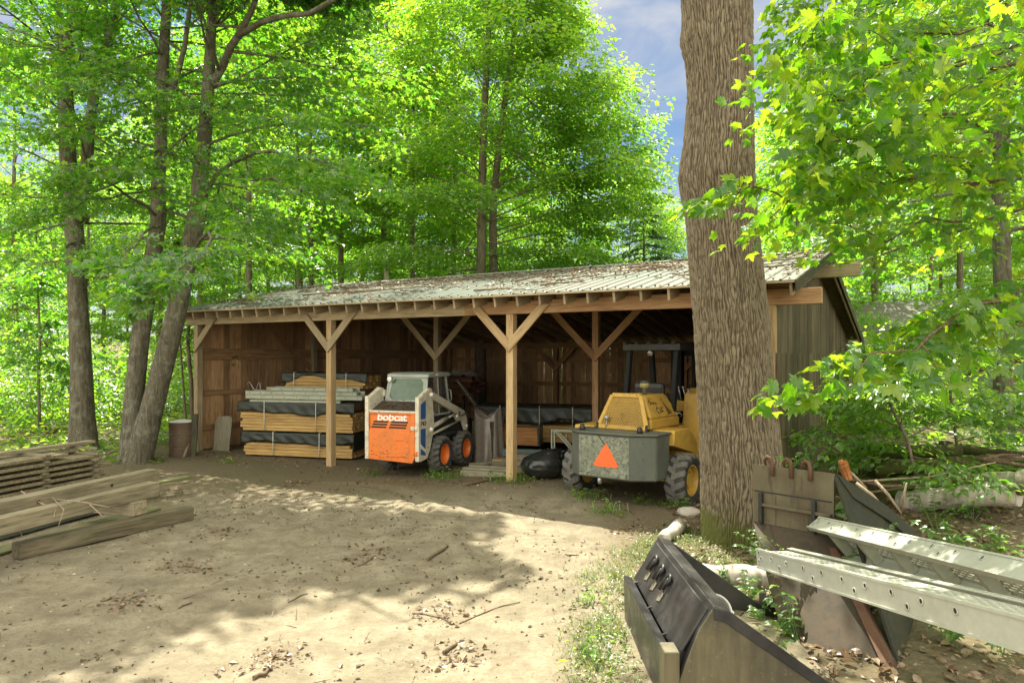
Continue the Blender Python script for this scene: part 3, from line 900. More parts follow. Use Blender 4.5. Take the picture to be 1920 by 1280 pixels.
# slots in two columns of three
m = MB()
for (x0, x1) in ((-.46, -.10), (-.04, .36)):
    for i in range(3):
        z = 1.112 - .056 * i; sh = -.025 * i
        m.prism([(x0 + sh, z - .018), (x1 + sh, z - .018), (x1 + sh, z + .018), (x0 + sh + .02, z + .018)], 'y', yr + .022, yr + .032)
m.build('grille_slot', M['black'], door, .004)
text_mesh('lettering', 'bobcat', .215, M['lettering'], door, plane_M((-.02, yr + .026, 1.205), (1, 0, .0), (0, 0, 1)), .004, .12, .92, .0045, .70)
m = MB(); m.box(-.36, -.12, yr + .021, yr + .027, 1.262, 1.276); m.build('lettering_bar', M['lettering'], door)
m = MB(); q_ = random.Random(19)
for i in range(46):
    x = q_.uniform(-.53, .36); z = q_.choice((q_.uniform(.40, .90), q_.gauss(.72, .05), q_.gauss(.58, .04), q_.uniform(.36, .46)))
    L = q_.uniform(.01, .09) if q_.random() < .75 else q_.uniform(.1, .28); L = min(L, .38 - x); t_ = q_.uniform(.002, .006); s_ = q_.uniform(-.012, .012)
    if L > .006: m.prism([(x, z - t_), (x + L, z + s_ - t_ * .3), (x + L * .9, z + s_ + t_ * .5), (x + L * .3, z + t_)], 'y', yr - .0015, yr + .002)
for i in range(14):
    x = q_.uniform(-.53, .36); z = q_.uniform(.36, .60); r0 = q_.uniform(.006, .016)
    m.prism([(x + r0 * math.cos(a) * q_.uniform(.7, 1.3), z + r0 * math.sin(a) * q_.uniform(.6, 1.3)) for a in (0, 1, 2, 3, 4, 5)], 'y', yr - .0015, yr + .002)
m.build('scuff_mark', M['rust'], door)['kind'] = 'stuff'
for z in (.50, 1.0):
    m = MB()
    m.tube([(.50, yr - .004, z), (.53, yr - .03, z), (.585, yr - .03, z)], .013, 8)
    m.lathe([(0, -.05), (.03, -.05), (.034, 0), (.03, .05), (0, .05)], 10, 'z', M=Matrix.Translation((.575, yr - .015, z)))
    m.box(.44, .52, yr - .014, yr - .003, z - .04, z + .04)
    m.build('hinge', M['orange'] if z < .8 else M['white'], door, .003)
# white rear uprights, left and right
for sd in (-1, 1):
    m = MB()
    side_poly = [(-.96, .36), (-.90, .33), (-.62, .36), (-.50, .52), (-.38, .80), (-.30, 1.02), (-.36, 1.40), (-.40, 1.78), (-.52, 1.80), (-.96, 1.60)]
    m.prism(side_poly, 'x', .600 * sd, .628 * sd)
    inner = [(-.96, .36), (-.90, .36), (-.90, 1.585), (-.96, 1.60)]
    m.prism([(.545 * sd, -.985), (.632 * sd, -.985), (.632 * sd, -.955), (.545 * sd, -.955)], 'z', .34, 1.63)
    m.prism([(-.955, 1.30), (-.42, 1.30), (-.40, 1.76), (-.52, 1.785), (-.955, 1.59)], 'x', .530 * sd, .545 * sd)
    m.prism([(-.955, 1.602), (-.52, 1.79), (-.42, 1.775), (-.42, 1.755), (-.52, 1.77), (-.955, 1.582)], 'x', .532 * sd, .628 * sd)
    up = m.build('rear_upright', M['white'], sk, .008)
    for (y, z, r_) in ((-.46, 1.655, .045), (-.47, .94, .045)):
        mm = MB(); mm.lathe([(0, .05), (r_ * .6, .05), (r_, .03), (r_, 0)], 14, 'x', M=Matrix.Translation((.628 * sd, y, z)) @ (Matrix.Scale(-1, 4, (1, 0, 0)) if sd < 0 else Matrix()))
        mm.build('pivot_pin', M['lettering'], up)
    if sd > 0:
        m = MB()
        xx = .6285
        m.prism([(-.90, 1.18), (-.69, 1.18), (-.69, 1.56), (-.90, 1.48)], 'x', xx, xx + .003)
        m.prism([(-.90, .985 - .27), (-.87, .64), (-.70, .57), (-.69, .985), (-.90, .985)], 'x', xx, xx + .003)
        m.prism([(-.90, .47), (-.70, .43), (-.70, .50), (-.90, .60)], 'x', xx, xx + .003)
        m.build('blue_stripe', M['blue'], up)
        m = MB()
        m.prism([(-.90, .655), (-.70, .53), (-.70, .555), (-.90, .68)], 'x', xx + .001, xx + .004)
        m.prism([(-.90, .61), (-.70, .49), (-.70, .51), (-.90, .635)], 'x', xx + .001, xx + .004)
        m.build('white_stripe', M['lettering'], up)
        text_mesh('model_number', '743', .13, M['ink'], up, plane_M((.630, -.79, 1.085), (0, 1, 0), (0, 0, 1)), .002, .1, 1.0, .003, .24)
# chassis, engine deck
m = MB()
m.box(-.54, .54, -.90, -.30, .36, 1.26)
m.box(-.44, .44, -.30, 1.35, .30, .86)
m.box(-.46, .46, 1.2, 1.42, .28, .95)
m.build('chassis', M['black_soft'], sk, .01)
m = MB()
m.prism([(-.93, 1.325), (-.52, 1.50), (-.40, 1.50), (-.40, 1.28), (-.93, 1.28)], 'x', -.528, .528)
dk = m.build('engine_deck', M['grill'], sk, .006)
m = MB()
rd = random.Random(12)
for i in range(60):
    x = rd.uniform(-.45, .5); y = rd.uniform(-.9, -.48); z = 1.325 + (y + .93) * .425 + .012
    a = rd.uniform(0, 6.3); c_, s_ = math.cos(a) * .035, math.sin(a) * .035
    m.add([(x - c_, y - s_, z), (x + s_ * .5, y - c_ * .5, z + rd.uniform(0, .02)), (x + c_, y + s_, z + .01), (x - s_ * .5, y + c_ * .5, z + rd.uniform(0, .02))], [(0, 1, 2, 3)])
m.build('deck_debris', M['dry_leaf'], dk)['kind'] = 'stuff'
# side bodywork beneath the cab, fenders
m = MB()
for sd in (-1, 1):
    m.prism([(-.32, .62), (1.30, .62), (1.30, .98), (.60, 1.08), (-.32, 1.30)], 'x', .435 * sd, .462 * sd)
    m.box(min(.44 * sd, .60 * sd), max(.44 * sd, .60 * sd), .26, .84, .72, .80)
m.build('side_panel', M['cabgrey'] if False else M['black_soft'], sk, .008)
# cab: grey frame, big rear window, meshed sides
cab = empty('cab', sk)
def cabpt(x, y, z): return (x, y, z)
m = MB()
zb_, zt_ = 1.46, 2.03
# rear frame leaning forward slightly, octagonal opening
yb0, yb1 = -.44, -.30
def rear(x, z): return (x, yb0 + (yb1 - yb0) * (z - zb_) / (zt_ - zb_), z)
outer = [(-.50, 1.46), (.50, 1.46), (.455, 2.03), (-.455, 2.03)]
win = [(-.33, 1.53), (.33, 1.53), (.40, 1.60), (.375, 1.90), (.31, 1.97), (-.31, 1.97), (-.375, 1.90), (-.40, 1.60)]
# frame as quads between window octagon and the outer trapezoid
o8 = [(-.36, 1.46), (.36, 1.46), (.495, 1.57), (.465, 1.91), (.34, 2.03), (-.34, 2.03), (-.465, 1.91), (-.495, 1.57)]
vs = [rear(*q) for q in win] + [rear(*q) for q in o8] + [tuple(Vector(rear(*q)) + Vector((0, .04, 0))) for q in win] + [tuple(Vector(rear(*q)) + Vector((0, .04, 0))) for q in o8]
fs = []
for i in range(8):
    j = (i + 1) % 8
    fs += [(i, j, 8 + j, 8 + i), (16 + j, 16 + i, 24 + i, 24 + j), (i, 16 + i, 16 + j, j), (8 + j, 24 + j, 24 + i, 8 + i)]
m.add(vs, fs)
for a, b, c in (((-.36, 1.46), (-.50, 1.46), (-.495, 1.57)), ((.36, 1.46), (.495, 1.57), (.50, 1.46)), ((.34, 2.03), (.455, 2.03), (.465, 1.91)), ((-.34, 2.03), (-.465, 1.91), (-.455, 2.03))):
    p = [rear(*a), rear(*b), rear(*c)]
    m.hexa(p, [tuple(Vector(q) + Vector((0, .04, 0))) for q in p])
for sd in (-1, 1):
    m.bar((.48 * sd, -.42, 1.46), (.445 * sd, -.285, 2.03), .05, .05)
    m.bar((.455 * sd, .52, 2.03), (.475 * sd, .70, 1.20), .045, .05)
    m.bar((.462 * sd, .14, 2.03), (.476 * sd, .19, 1.22), .03, .03)
    m.bar((.478 * sd, -.42, 1.46), (.476 * sd, .0, 1.20), .04, .05)
    m.bar((.476 * sd, .0, 1.20), (.476 * sd, .70, 1.20), .04, .05)
m.build('cab_frame', M['cabgrey'], cab, .006)
m = MB()
p = [rear(*q) for q in win]
m.hexa([tuple(Vector(q) + Vector((0, .012, 0))) for q in p], [tuple(Vector(q) + Vector((0, .02, 0))) for q in p])
m.build('rear_window', M['glass'], cab)
m = MB()
m.prism([(-.34, 2.0), (-.32, 2.07), (-.10, 2.105), (.60, 2.10), (.72, 2.06), (.66, 2.01)], 'x', -.50, .50)
m.build('cab_roof', M['cabgrey'], cab, .012)
m = MB(); m.box(.501, .503, -.02, .12, 2.035, 2.075); m.build('roof_label', M['lettering'], cab)
for sd in (-1, 1):
    m = MB()
    for i in range(15):
        y = -.36 + .068 * i
        zlo = 1.45 - max(0, min(1, (y + .40) / .40)) * .24
        zhi = 2.02
        yl = y + .10 * 0
        if y > .60: zhi = 2.02 - (y - .50) / .18 * .8
        m.bar((.472 * sd, y + .0, zlo), (.456 * sd, y + .04, max(zhi, zlo + .05)), .007, .007)
    for i in range(12):
        z = 1.25 + .063 * i
        y0 = -.42 + max(0, (z - 1.46)) / .57 * .14 if z > 1.46 else -.42 + (1.46 - z) / .26 * .42
        y1 = .70 - (z - 1.2) / .83 * .18
        m.bar((.475 * sd - .018 * sd * (z - 1.2) / .8, y0, z), (.475 * sd - .018 * sd * (z - 1.2) / .8, y1, z), .007, .007)
    m.build('side_mesh', M['black'], cab)
m = MB()
m.box(-.30, .30, -.15, .25, 1.0, 1.28); m.box(-.28, .28, -.22, -.10, 1.28, 1.75)
m.build('operator_seat', M['black'], cab, .03)
m = MB(); m.tube([(.50, .56, 1.72), (.56, .58, 1.70), (.565, .62, 1.50), (.50, .64, 1.42)], .012, 8); m.build('grab_handle', M['cabgrey'], cab)
wl_ = empty('work_light', sk, (-.40, -.40, 1.965))
m = MB(); m.lathe([(0, .06), (.045, .05), (.062, 0), (.058, -.012)], 18, 'y'); m.build('lamp_housing', M['cabgrey'], wl_)
m = MB(); m.lathe([(0, -.022), (.04, -.016), (.056, -.004)], 18, 'y'); m.build('lamp_lens', M['lens'], wl_)
# lift arms along both sides
for sd in (-1, 1):
    x0, x1 = (.50, .575) if sd > 0 else (-.575, -.50)
    m = MB()
    m.prism([(-.46, 1.60), (-.44, 1.72), (-.36, 1.735), (.98, 1.30), (1.28, 1.20), (1.42, .98), (1.43, .74), (1.33, .74), (1.17, .98), (.92, 1.0), (.80, 1.12), (.84, 1.17), (-.36, 1.575)], 'x', x0, x1)
    arm = m.build('lift_arm', M['white'], sk, .012)
    if sd > 0:
        text_mesh('arm_lettering', 'bobcat', .10, M['ink'], arm, plane_M((.5765, 1.17, 1.115), (0, 1, .12), (0, -.12, 1)), .001, .15, .9, .002, .26)
        mm = MB()
        # a small dark animal-head mark, drawn as a plain two-eared shield
        mm.prism([(.955, 1.16), (.985, 1.145), (1.015, 1.145), (1.045, 1.16), (1.05, 1.215), (1.03, 1.20), (.97, 1.20), (.95, 1.215)], 'x', .5765, .5785)
        mm.prism([(.975, 1.10), (1.02, 1.10), (1.035, 1.135), (.96, 1.135)], 'x', .5765, .5785)
        mm.build('arm_emblem', M['ink'], arm)
    for (y, z) in ((.86, 1.10), (1.36, .84)):
        mm = MB(); mm.lathe([(0, .03), (.03, .03), (.034, 0)], 12, 'x', M=Matrix.Translation((x1 if sd > 0 else x0, y, z)) @ (Matrix.Scale(-1, 4, (1, 0, 0)) if sd < 0 else Matrix()))
        mm.build('pivot_pin', M['lettering'], arm)
    m = MB()
    xm = .555 * sd
    m.tube([(xm, -.40, .95), (xm, .42, 1.10)], .048, 14)
    m.tube([(xm, .42, 1.10), (xm, .86, 1.16)], .024, 12)
    m.build('lift_cylinder', M['white'], sk)
    m = MB()
    m.tube([(xm, -.42, .80), (xm, 1.0, .99)], .026, 12)
    m.build('hydraulic_line', M['white'], sk)
# coupler and guard at the front
m = MB()
for z in np.arange(.30, 1.15, .085): m.box(-.56, .56, 1.50, 1.53, z, z + .04)
for x in (-.56, -.2, .2, .53): m.box(x, x + .03, 1.49, 1.54, .25, 1.15)
m.build('front_coupler', M['black'], sk)
m = MB()
for x in (-.12, .12): m.tube([(x, yr + .05, .36), (x + .02, yr + .01, .22), (x - .01, yr + .03, .05)], .007, 6)
m.build('loose_wire', M['black_soft'], sk)

# ---------------------------------------------------------------- yellow rough-terrain forklift
fk = thing('forklift', 'yellow rough terrain forklift with grey counterweight and orange triangle', 'forklift', (2.02, 12.18, .03), -R(37.7))
RF = .44
wheel(fk, (1.02, .0, RF - .02), RF, .34, .25, 1, 15, M['yellow'], dish=.08, rot=.2)
wheel(fk, (-.95, .0, RF - .02), RF, .34, .25, -1, 15, M['yellow'], dish=.08, rot=.5)
for sd in (-1, 1): wheel(fk, (.95 * sd, 2.05, .56), .58, .40, .32, sd, 16, M['yellow'], dish=.1, rot=.7)
plan = [(-.65, -.80), (-.40, -.98), (.55, -.98), (.90, -.75), (.90, -.28), (-.65, -.28)]
m = MB(); m.prism(plan, 'z', .47, 1.185)
cw = m.build('counterweight', M['counter'], fk, .02)
m = MB(); m.prism([(-.385, .50), (.535, .50), (.535, 1.15), (-.385, 1.15)], 'y', -.986, -.981)
fl = m.build('flaking_plate', M['flake'], cw)
tag(fl, 'grey rear plate with paint flaked off in pale patches')
m = MB()
m.prism([(-.68, -.82), (-.42, -1.01), (.57, -1.01), (.93, -.77), (.93, -.26), (-.68, -.26)], 'z', 1.187, 1.215)
m.build('deck_plate', M['counter'], fk, .006)
m = MB()
for (x, z) in ((-.34, .56), (.49, .56), (-.34, 1.10), (.49, 1.10)): m.lathe([(0, -.014), (.016, -.012), (.018, 0)], 6, 'y', M=Matrix.Translation((x, -.986, z)))
for z in (.55, .82, 1.08): m.lathe([(0, -.012), (.014, -.010), (.016, 0)], 6, 'y', M=plane_M((.725, -.866, z), (.35, .23, 0), (-.23, .35, 0)))
m.build('bolt_head', M['counter'], cw)['kind'] = 'stuff'
# slow vehicle triangle with clipped corners
m = MB()
m.prism([(-.10, .70), (-.085, .665), (.33, .665), (.345, .70), (.14, 1.03), (.105, 1.03)], 'y', -.994, -.988)
tri = m.build('warning_triangle', M['triangle'], fk)
m = MB(); m.tube([(.12, -.99, 1.0), (-.02, -1.0, 1.17)], .006, 6); m.build('loose_wire', M['black'], tri)
for (x, y) in ((-.40, -.86), (.60, -.74)):
    mm = MB(); mm.lathe([(0, .10), (.03, .10), (.045, .06), (.05, .02), (.04, 0)], 12, M=Matrix.Translation((x, y, 1.215)))
    mm.build('lifting_lug', M['black'], fk)
m = MB(); m.lathe([(0, -.04), (.045, -.03), (.055, 0)], 14, 'x', M=Matrix.Translation((-.655, -.60, .95))); m.build('side_plug', M['black'], cw)
m = MB(); m.tube([(-.02, -.9, .48), (-.02, -.95, .44), (-.02, -.93, .38)], .035, 10); m.build('tow_hook', M['steel'], cw)
# engine hood: a tapering box with a slanting grille at the back
hb = [(-.35, -.45, 1.23), (.60, -.45, 1.23), (.60, .78, 1.23), (-.35, .78, 1.23)]
hm = [(-.35, -.45, 1.40), (.60, -.45, 1.40), (.60, .78, 1.40), (-.35, .78, 1.40)]
ht = [(-.12, -.33, 1.79), (.42, -.33, 1.79), (.42, .58, 1.79), (-.12, .58, 1.79)]
m = MB()
b5 = [(-.345, -.33, 1.22), (.595, -.33, 1.22), (.595, .78, 1.22), (-.345, .78, 1.22)]
t5 = [(-.345, -.33, 1.40), (.595, -.33, 1.40), (.595, .78, 1.40), (-.345, .78, 1.40)]
m.hexa(b5, t5)
t6 = [(-.345, -.33, 1.402), (.595, -.33, 1.402), (.595, .775, 1.402), (-.345, .775, 1.402)]
m.hexa(t6, [(-.12, -.25, 1.79), (.42, -.25, 1.79), (.42, .56, 1.79), (-.12, .56, 1.79)])
hood = m.build('hood', M['yellow'], fk, .03)
# louvres and script on the right slope of the hood
def hs(y, k):   # point on right slope, k 0..1 bottom to top
    return Vector((.595 + (.42 - .595) * k, y, 1.402 + .388 * k))
m = MB()
for i in range(8):
    k = .16 + .085 * i
    p = hs(.36 - .008 * i, k); q = hs(.50 - .03 * i, k + .02)
    m.bar(tuple(p + Vector((.004, 0, 0))), tuple(q + Vector((.004, 0, 0))), .012, .022)
m.build('louvre', M['ink'], hood)
nrm = Vector((.388, 0, .175)).normalized()
MM = plane_M(hs(.02, .52) + nrm * .003, (0, 1, 0), (-.175, 0, .388))
m = MB()
def scr(pts, w=.007):
    P = [MM @ Vector((a, b, .002)) for a, b in pts]
    m.tube(P, w, 5)
sc_ = [[(-.22, .07), (-.18, .12), (-.16, .06), (-.19, .03), (-.13, .05), (-.12, .09), (-.10, .04), (-.06, .07), (-.05, .03), (-.01, .07)],
       [(-.16, .12), (-.12, .14)], [(-.02, .05), (.03, .06), (.02, .02), (.07, .05)],
       [(.06, -.05), (.0, -.02), (-.03, -.08), (.01, -.14), (.07, -.12)], [(.08, -.12), (.10, -.07), (.12, -.12), (.16, -.08), (.17, -.12)], [(.16, -.02), (.17, -.10), (.21, -.12)], [(.14, -.05), (.21, -.04)]]
for q in sc_: scr(q, .005)
m.build('script_lettering', M['ink'], hood)
# grille frame and expanded mesh
def gq(s, k):   # s 0..1 across, k 0..1 up
    a = Vector((-.35, -.47, 1.24)).lerp(Vector((.61, -.47, 1.24)), s)
    b = Vector((-.13, -.35, 1.80)).lerp(Vector((.43, -.35, 1.80)), s)
    return a.lerp(b, k)
gr = empty('grille', fk)
m = MB()
for a, b in (((0, 0), (1, 0)), ((1, 0), (1, 1)), ((1, 1), (0, 1)), ((0, 1), (0, 0))):
    pa, pb = gq(*a), gq(*b)
    c0 = gq(.5, .5)
    pa = pa.lerp(c0, .05); pb = pb.lerp(c0, .05)
    m.bar(pa, pb, .075, .05, up=(0, -1, .2))
m.build('grille_frame', M['yellow'], gr, .012)
m = MB()
rows, cols = 19, 24
for i in range(rows):
    k0 = .06 + .88 * i / rows; k1 = .06 + .88 * (i + 1) / rows
    for j in range(cols):
        s0 = .05 + .90 * j / cols; s1 = .05 + .90 * (j + 1) / cols
        mid = (s0 + s1) / 2
        o = (i % 2)
        p, q, r_ = gq(s0, k0), gq(mid, k1), gq(s1, k0)
        if o: p, q, r_ = gq(s0, k1), gq(mid, k0), gq(s1, k1)
        m.bar(p, q, .007, .012, up=(0, -1, .2)); m.bar(q, r_, .007, .012, up=(0, -1, .2))
m.build('grille_mesh', M['yellow'], gr)
m = MB(); m.hexa([gq(.02, .02) + Vector((0, .09, 0)), gq(.98, .02) + Vector((0, .09, 0)), gq(.98, .98) + Vector((0, .06, 0)), gq(.02, .98) + Vector((0, .06, 0))],
                 [gq(.02, .02) + Vector((0, .10, 0)), gq(.98, .02) + Vector((0, .10, 0)), gq(.98, .98) + Vector((0, .07, 0)), gq(.02, .98) + Vector((0, .07, 0))])
m.build('radiator', M['grill'], gr)
m = MB(); m.lathe([(0, -.07), (.035, -.06), (.045, -.02), (.03, .0)], 12, 'y', M=Matrix.Translation(gq(.16, .30) + Vector((0, -.03, 0)))); m.tube([gq(.17, .28) + Vector((0, -.05, 0)), gq(.20, .10) + Vector((0, -.06, 0)), gq(.18, -.06)], .008, 6)
m.build('grille_latch', M['steel'], gr)
m = MB()
for s in (.02, .98): m.box(gq(s, 0).x - .02, gq(s, 0).x + .02, -.50, -.46, 1.20, 1.32)
m.build('grille_hinge', M['black'], gr)
# air pre-cleaner on top
ac = empty('air_precleaner', fk, (.30, .02, 1.79))
m = MB(); m.lathe([(0, 0), (.04, 0), (.04, .10), (.07, .12), (0, .12)], 16); m.build('intake_pipe', M['counter'], ac)
m = MB(); m.lathe([(.07, .12), (.085, .13), (.085, .20), (.06, .225)], 18); m.build('intake_bowl', paint('olive_bowl', (.28, .26, .08), .35), ac)
m = MB(); m.lathe([(.09, .20), (.095, .235), (.05, .25), (0, .252)], 18); m.build('intake_cap', M['black'], ac)
m = MB(); m.tube([(.605, .60, 1.42), (.64, .64, 1.46), (.66, .72, 1.42), (.61, .80, 1.38)], .010, 7); m.build('hood_handle', M['steel'], hood)
# body, fenders, frame
m = MB()
m.prism([(-.30, 1.00), (-.26, 1.235), (.30, 1.235), (.62, 1.0), (.62, .80), (.50, .80)], 'x', .58, .98)
m.prism([(-.30, 1.00), (-.26, 1.235), (.30, 1.235), (.62, 1.0), (.62, .80), (.50, .80)], 'x', -.93, -.53)
m.build('rear_fender', M['yellow'], fk, .01)
m = MB()
m.box(-.50, .55, -.30, 1.1, .50, 1.20)
m.box(-.75, .85, -.08, .10, .36, .58)
m.box(-.55, .60, 1.1, 2.4, .55, 1.1)
m.prism([(1.10, .60), (1.30, 1.75), (1.55, 1.85), (1.75, 1.85), (2.2, .60)], 'x', .45, .92)
m.prism([(1.10, .60), (1.30, 1.55), (1.75, 1.55), (2.2, .60)], 'x', -.92, -.45)
m.build('main_frame', M['yellow'], fk, .015)
m = MB()
m.box(.18, .62, 1.32, 1.50, 1.42, 1.62)
m.build('control_panel', M['yellow'], fk, .015)
for i, x in enumerate((.26, .34, .43, .53)):
    m = MB(); m.tube([(x, 1.42, 1.62), (x - .03, 1.36, 1.86 - .04 * (i == 3))], .010, 7); m.lathe([(0, .02), (.018, .012), (.020, -.01), (0, -.02)], 10, M=Matrix.Translation((x - .03, 1.36, 1.87 - .04 * (i == 3))))
    m.build('control_lever', M['steel'], fk)
m = MB()
m.box(-.22, .32, .82, 1.30, 1.20, 1.42)
m.prism([(.68, 1.40), (.62, 1.92), (.66, 1.98), (.76, 1.96), (.82, 1.40)], 'x', -.24, .34)
m.build('operator_seat', M['black'], fk, .05)
# overhead guard and mast
og = empty('overhead_guard', fk)
m = MB()
for sd, xx in ((-1, -.42), (1, .52)):
    m.bar((xx, .62, 1.22), (xx, .84, 2.56), .085, .11)
    m.bar((xx, 1.95, 1.1), (xx, 1.72, 2.56), .085, .10)
m.build('guard_post', M['matt_black'], og, .008)
m = MB()
m.box(-.52, .62, .74, 1.86, 2.55, 2.67)
for i in range(5): m.box(-.50 + .24 * i, -.42 + .24 * i, .70, 1.9, 2.672, 2.70)
m.build('guard_roof', M['black_soft'], og, .01)
m = MB(); m.tube([(.02, .80, 2.52), (.02, .77, 2.48)], .05, 12); m.build('dome_lamp', M['steel'], og)
m = MB()
for sd in (-1, 1):
    m.box(.42 * sd - .06, .42 * sd + .06, 2.72, 2.92, .15, 2.72)
    m.box(.30 * sd - .045, .30 * sd + .045, 2.74, 2.90, .2, 2.70)
for z in (.5, 1.5, 2.45): m.box(-.42, .42, 2.93, 2.99, z, z + .15)
m.tube([(0, 2.80, .3), (0, 2.80, 2.5)], .05, 12)
m.build('mast', M['matt_black'], fk, .006)
m = MB(); m.lathe([(.16, -.014), (.185, 0), (.16, .014), (.15, 0)], 24, 'y', M=Matrix.Translation((.05, 1.42, 1.78)) @ Matrix.Rotation(R(60), 4, 'X')); m.tube([(.05, 1.45, 1.74), (.05, 1.62, 1.45)], .02, 8)
m.build('steering_wheel', M['black'], fk)
# ---------------------------------------------------------------- lumber and clutter inside the shed
def one(name, label, cat, o=None, group=None):
    o.name = name
    return tag(o, label, cat, group)

def bundle(name, label, loc, rotz, L, D, z0, z1, mat, seed, wrap=None, straps=(), courses=5, dip=.05, group=None, wavy=.0):
    """banded bundle of boards, partly covered by a wrap; local x runs from -L to 0, y into the shed"""
    r_ = random.Random(seed)
    b = thing(name, label, 'lumber bundle', loc, rotz, group)
    m = MB()
    h = (z1 - z0) / courses
    for c in range(courses):
        zz = z0 + c * h
        y = 0
        nb = max(3, int(D / .16))
        for k in range(nb):
            y0 = k * D / nb; y1 = y0 + D / nb - .004
            e0 = r_.uniform(0, .02) + (.0 if r_.random() < .75 else .05); e1 = r_.uniform(0, .02) + (.0 if r_.random() < .75 else .06)
            f = r_.uniform(0, .012) if k == 0 else 0
            m.box(-L + e0, -e1, y0 + f, y1, zz + .002, zz + h - r_.uniform(.002, .008))
    m.build('boards', mat, b)
    if wrap:
        wz0, wz1, over = wrap      # sheet covers the top and hangs down the front to a wavy edge
        nxs, nys = 60, 14
        V = []
        for j in range(nys + 1):
            for i in range(nxs + 1):
                x = -L - .06 + (L + .12) * i / nxs
                edge = wz0 + dip * math.sin(x * 2.6 + seed) + dip * .7 * math.sin(x * 5.3 + seed * 2) + wavy * (math.sin(x * 3.1 + seed) > .2)
                if j <= 6:
                    t = j / 6
                    y = -.028 - .014 * math.sin(x * 17 + j) * (1 - t) + .02 * (fbm(x * 4, j * .7, seed, 5) - .5)
                    z = edge + (wz1 - edge) * t
                    y = y - .03 * (1 - t) * fbm(x * 3, seed, 0, 8)
                else:
                    t = (j - 6) / (nys - 6)
                    y = -.02 + (D + .05) * t; z = wz1 + .035 * (float(fbm(x * 2.6, y * 3, seed, 4)) - .3)
                V.append((x, y, z))
        ids = np.arange((nxs + 1) * (nys + 1)).reshape(nys + 1, nxs + 1)
        F = np.stack([ids[:-1, :-1], ids[:-1, 1:], ids[1:, 1:], ids[1:, :-1]], -1).reshape(-1, 4)
        me = fast_mesh('wrap', V, F, M['sheet_black'], smooth=True)
        wo_ = link('wrap', me, b)
        sm_ = wo_.modifiers.new('thickness', 'SOLIDIFY'); sm_.thickness = .006
        if over:
            m = MB()
            for (a0, a1, b0, b1) in ((-L - .05, 0.03, 0, D),):
                m.hexa([(.035, -.02, wz0 - over), (.035, D, wz0 - over * .6), (.045, D, wz1), (.045, -.02, wz1)], [(.03, -.02, wz0 - over), (.03, D, wz0 - over * .6), (.04, D, wz1 - .004), (.04, -.02, wz1 - .004)])
            m.build('end_flap', M['sheet_black'], b)
    zt = wrap[1] if wrap else z1
    for sx in straps:
        m = MB()
        m.tube([(-sx, .1, zt + .03), (-sx, -.036, zt + .015), (-sx + .004, -.045, (z0 + zt) / 2), (-sx, -.035, z0 + .01)], .011, 5)
        m.build('strap', M['strap'], b)
    return b

LR = -R(15)
LO = Vector((-3.75, 16.5, 0))
def lo(x, y, z=0.0):
    return Vector((LO.x + x * math.cos(LR) - y * math.sin(LR), LO.y + x * math.sin(LR) + y * math.cos(LR), z))
gs = None
bundle('lumber_bundle', 'lowest lumber bundle with black wrap on the ground behind the second post', lo(0, 0), LR, 2.95, 1.0, .06, .36, M['lumber'], 1, (.37, .62, .15), (2.1, .85), 4, .03)
bundle('lumber_bundle', 'middle lumber bundle, bright boards sagging wrap, resting on the lowest bundle', lo(.02, -.02), LR, 3.05, 1.0, .66, 1.10, M['lumber'], 2, (1.09, 1.36, .0), (2.35, .95), 6, .04)
bundle('lumber_bundle', 'topmost lumber bundle, wavy wrap edge, at the back above the aluminium planks', lo(-.05, .75), LR, 2.25, .9, 1.66, 1.98, M['lumber'], 5, (1.90, 2.04, .0), (1.95, .5), 4, .07)
for i, z in enumerate((.0, .64)):
    for x in (-2.6, -1.5, -.35):
        pass
# aluminium planks and ladder lying on the middle bundle
def alu_plank(name, label, p0, p1, w, h, holes, mat, cat):
    p0, p1 = Vector(p0), Vector(p1); L = (p1 - p0).length
    b = thing(name, label, cat, p0, math.atan2((p1 - p0).y, (p1 - p0).x))
    m = MB()
    for s in (-1, 1):
        y = s * w / 2
        m.box(0, L, y - .012, y + .012, 0, h)
        m.box(0, L, y - .012 if s > 0 else y - .03, y + .03 if s > 0 else y + .012, h, h + .008)
        m.box(0, L, y - .012 if s > 0 else y - .03, y + .03 if s > 0 else y + .012, -.008, 0)
    m.build('side_rail', mat, b, .003)
    m = MB()
    n = max(2, int(L / .30))
    for k in range(n):
        x = .12 + k * (L - .24) / (n - 1)
        m.tube([(x, -w / 2 - .014, h * .5), (x, w / 2 + .014, h * .5)], .017, 8)
    m.build('rung', mat, b)
    m = MB()
    for k in range(n):
        x = .12 + k * (L - .24) / (n - 1)
        m.tube([(x, -w / 2 - .0155, h * .5), (x, -w / 2 - .013, h * .5)], .013, 8)
    m.build('rung_hole', M['black'], b)
    return b
alu_plank('aluminium_ladder', 'aluminium ladder section, topmost of the stack on the middle lumber bundle', lo(-2.55, .55, 1.62), lo(-.15, .50, 1.62), .36, .075, 1, M['alu_old'], 'ladder')
alu_plank('aluminium_ladder', 'longest aluminium ladder of the stack, sticking out beyond the first bay boards', lo(-3.0, .36, 1.53), lo(.05, .34, 1.53), .40, .08, 1, M['alu_old'], 'ladder')
alu_plank('aluminium_ladder', 'lower aluminium ladder with dark rung ends lying under the longest one', lo(-2.9, .22, 1.44), lo(.25, .22, 1.44), .40, .08, 1, M['alu_old'], 'ladder')
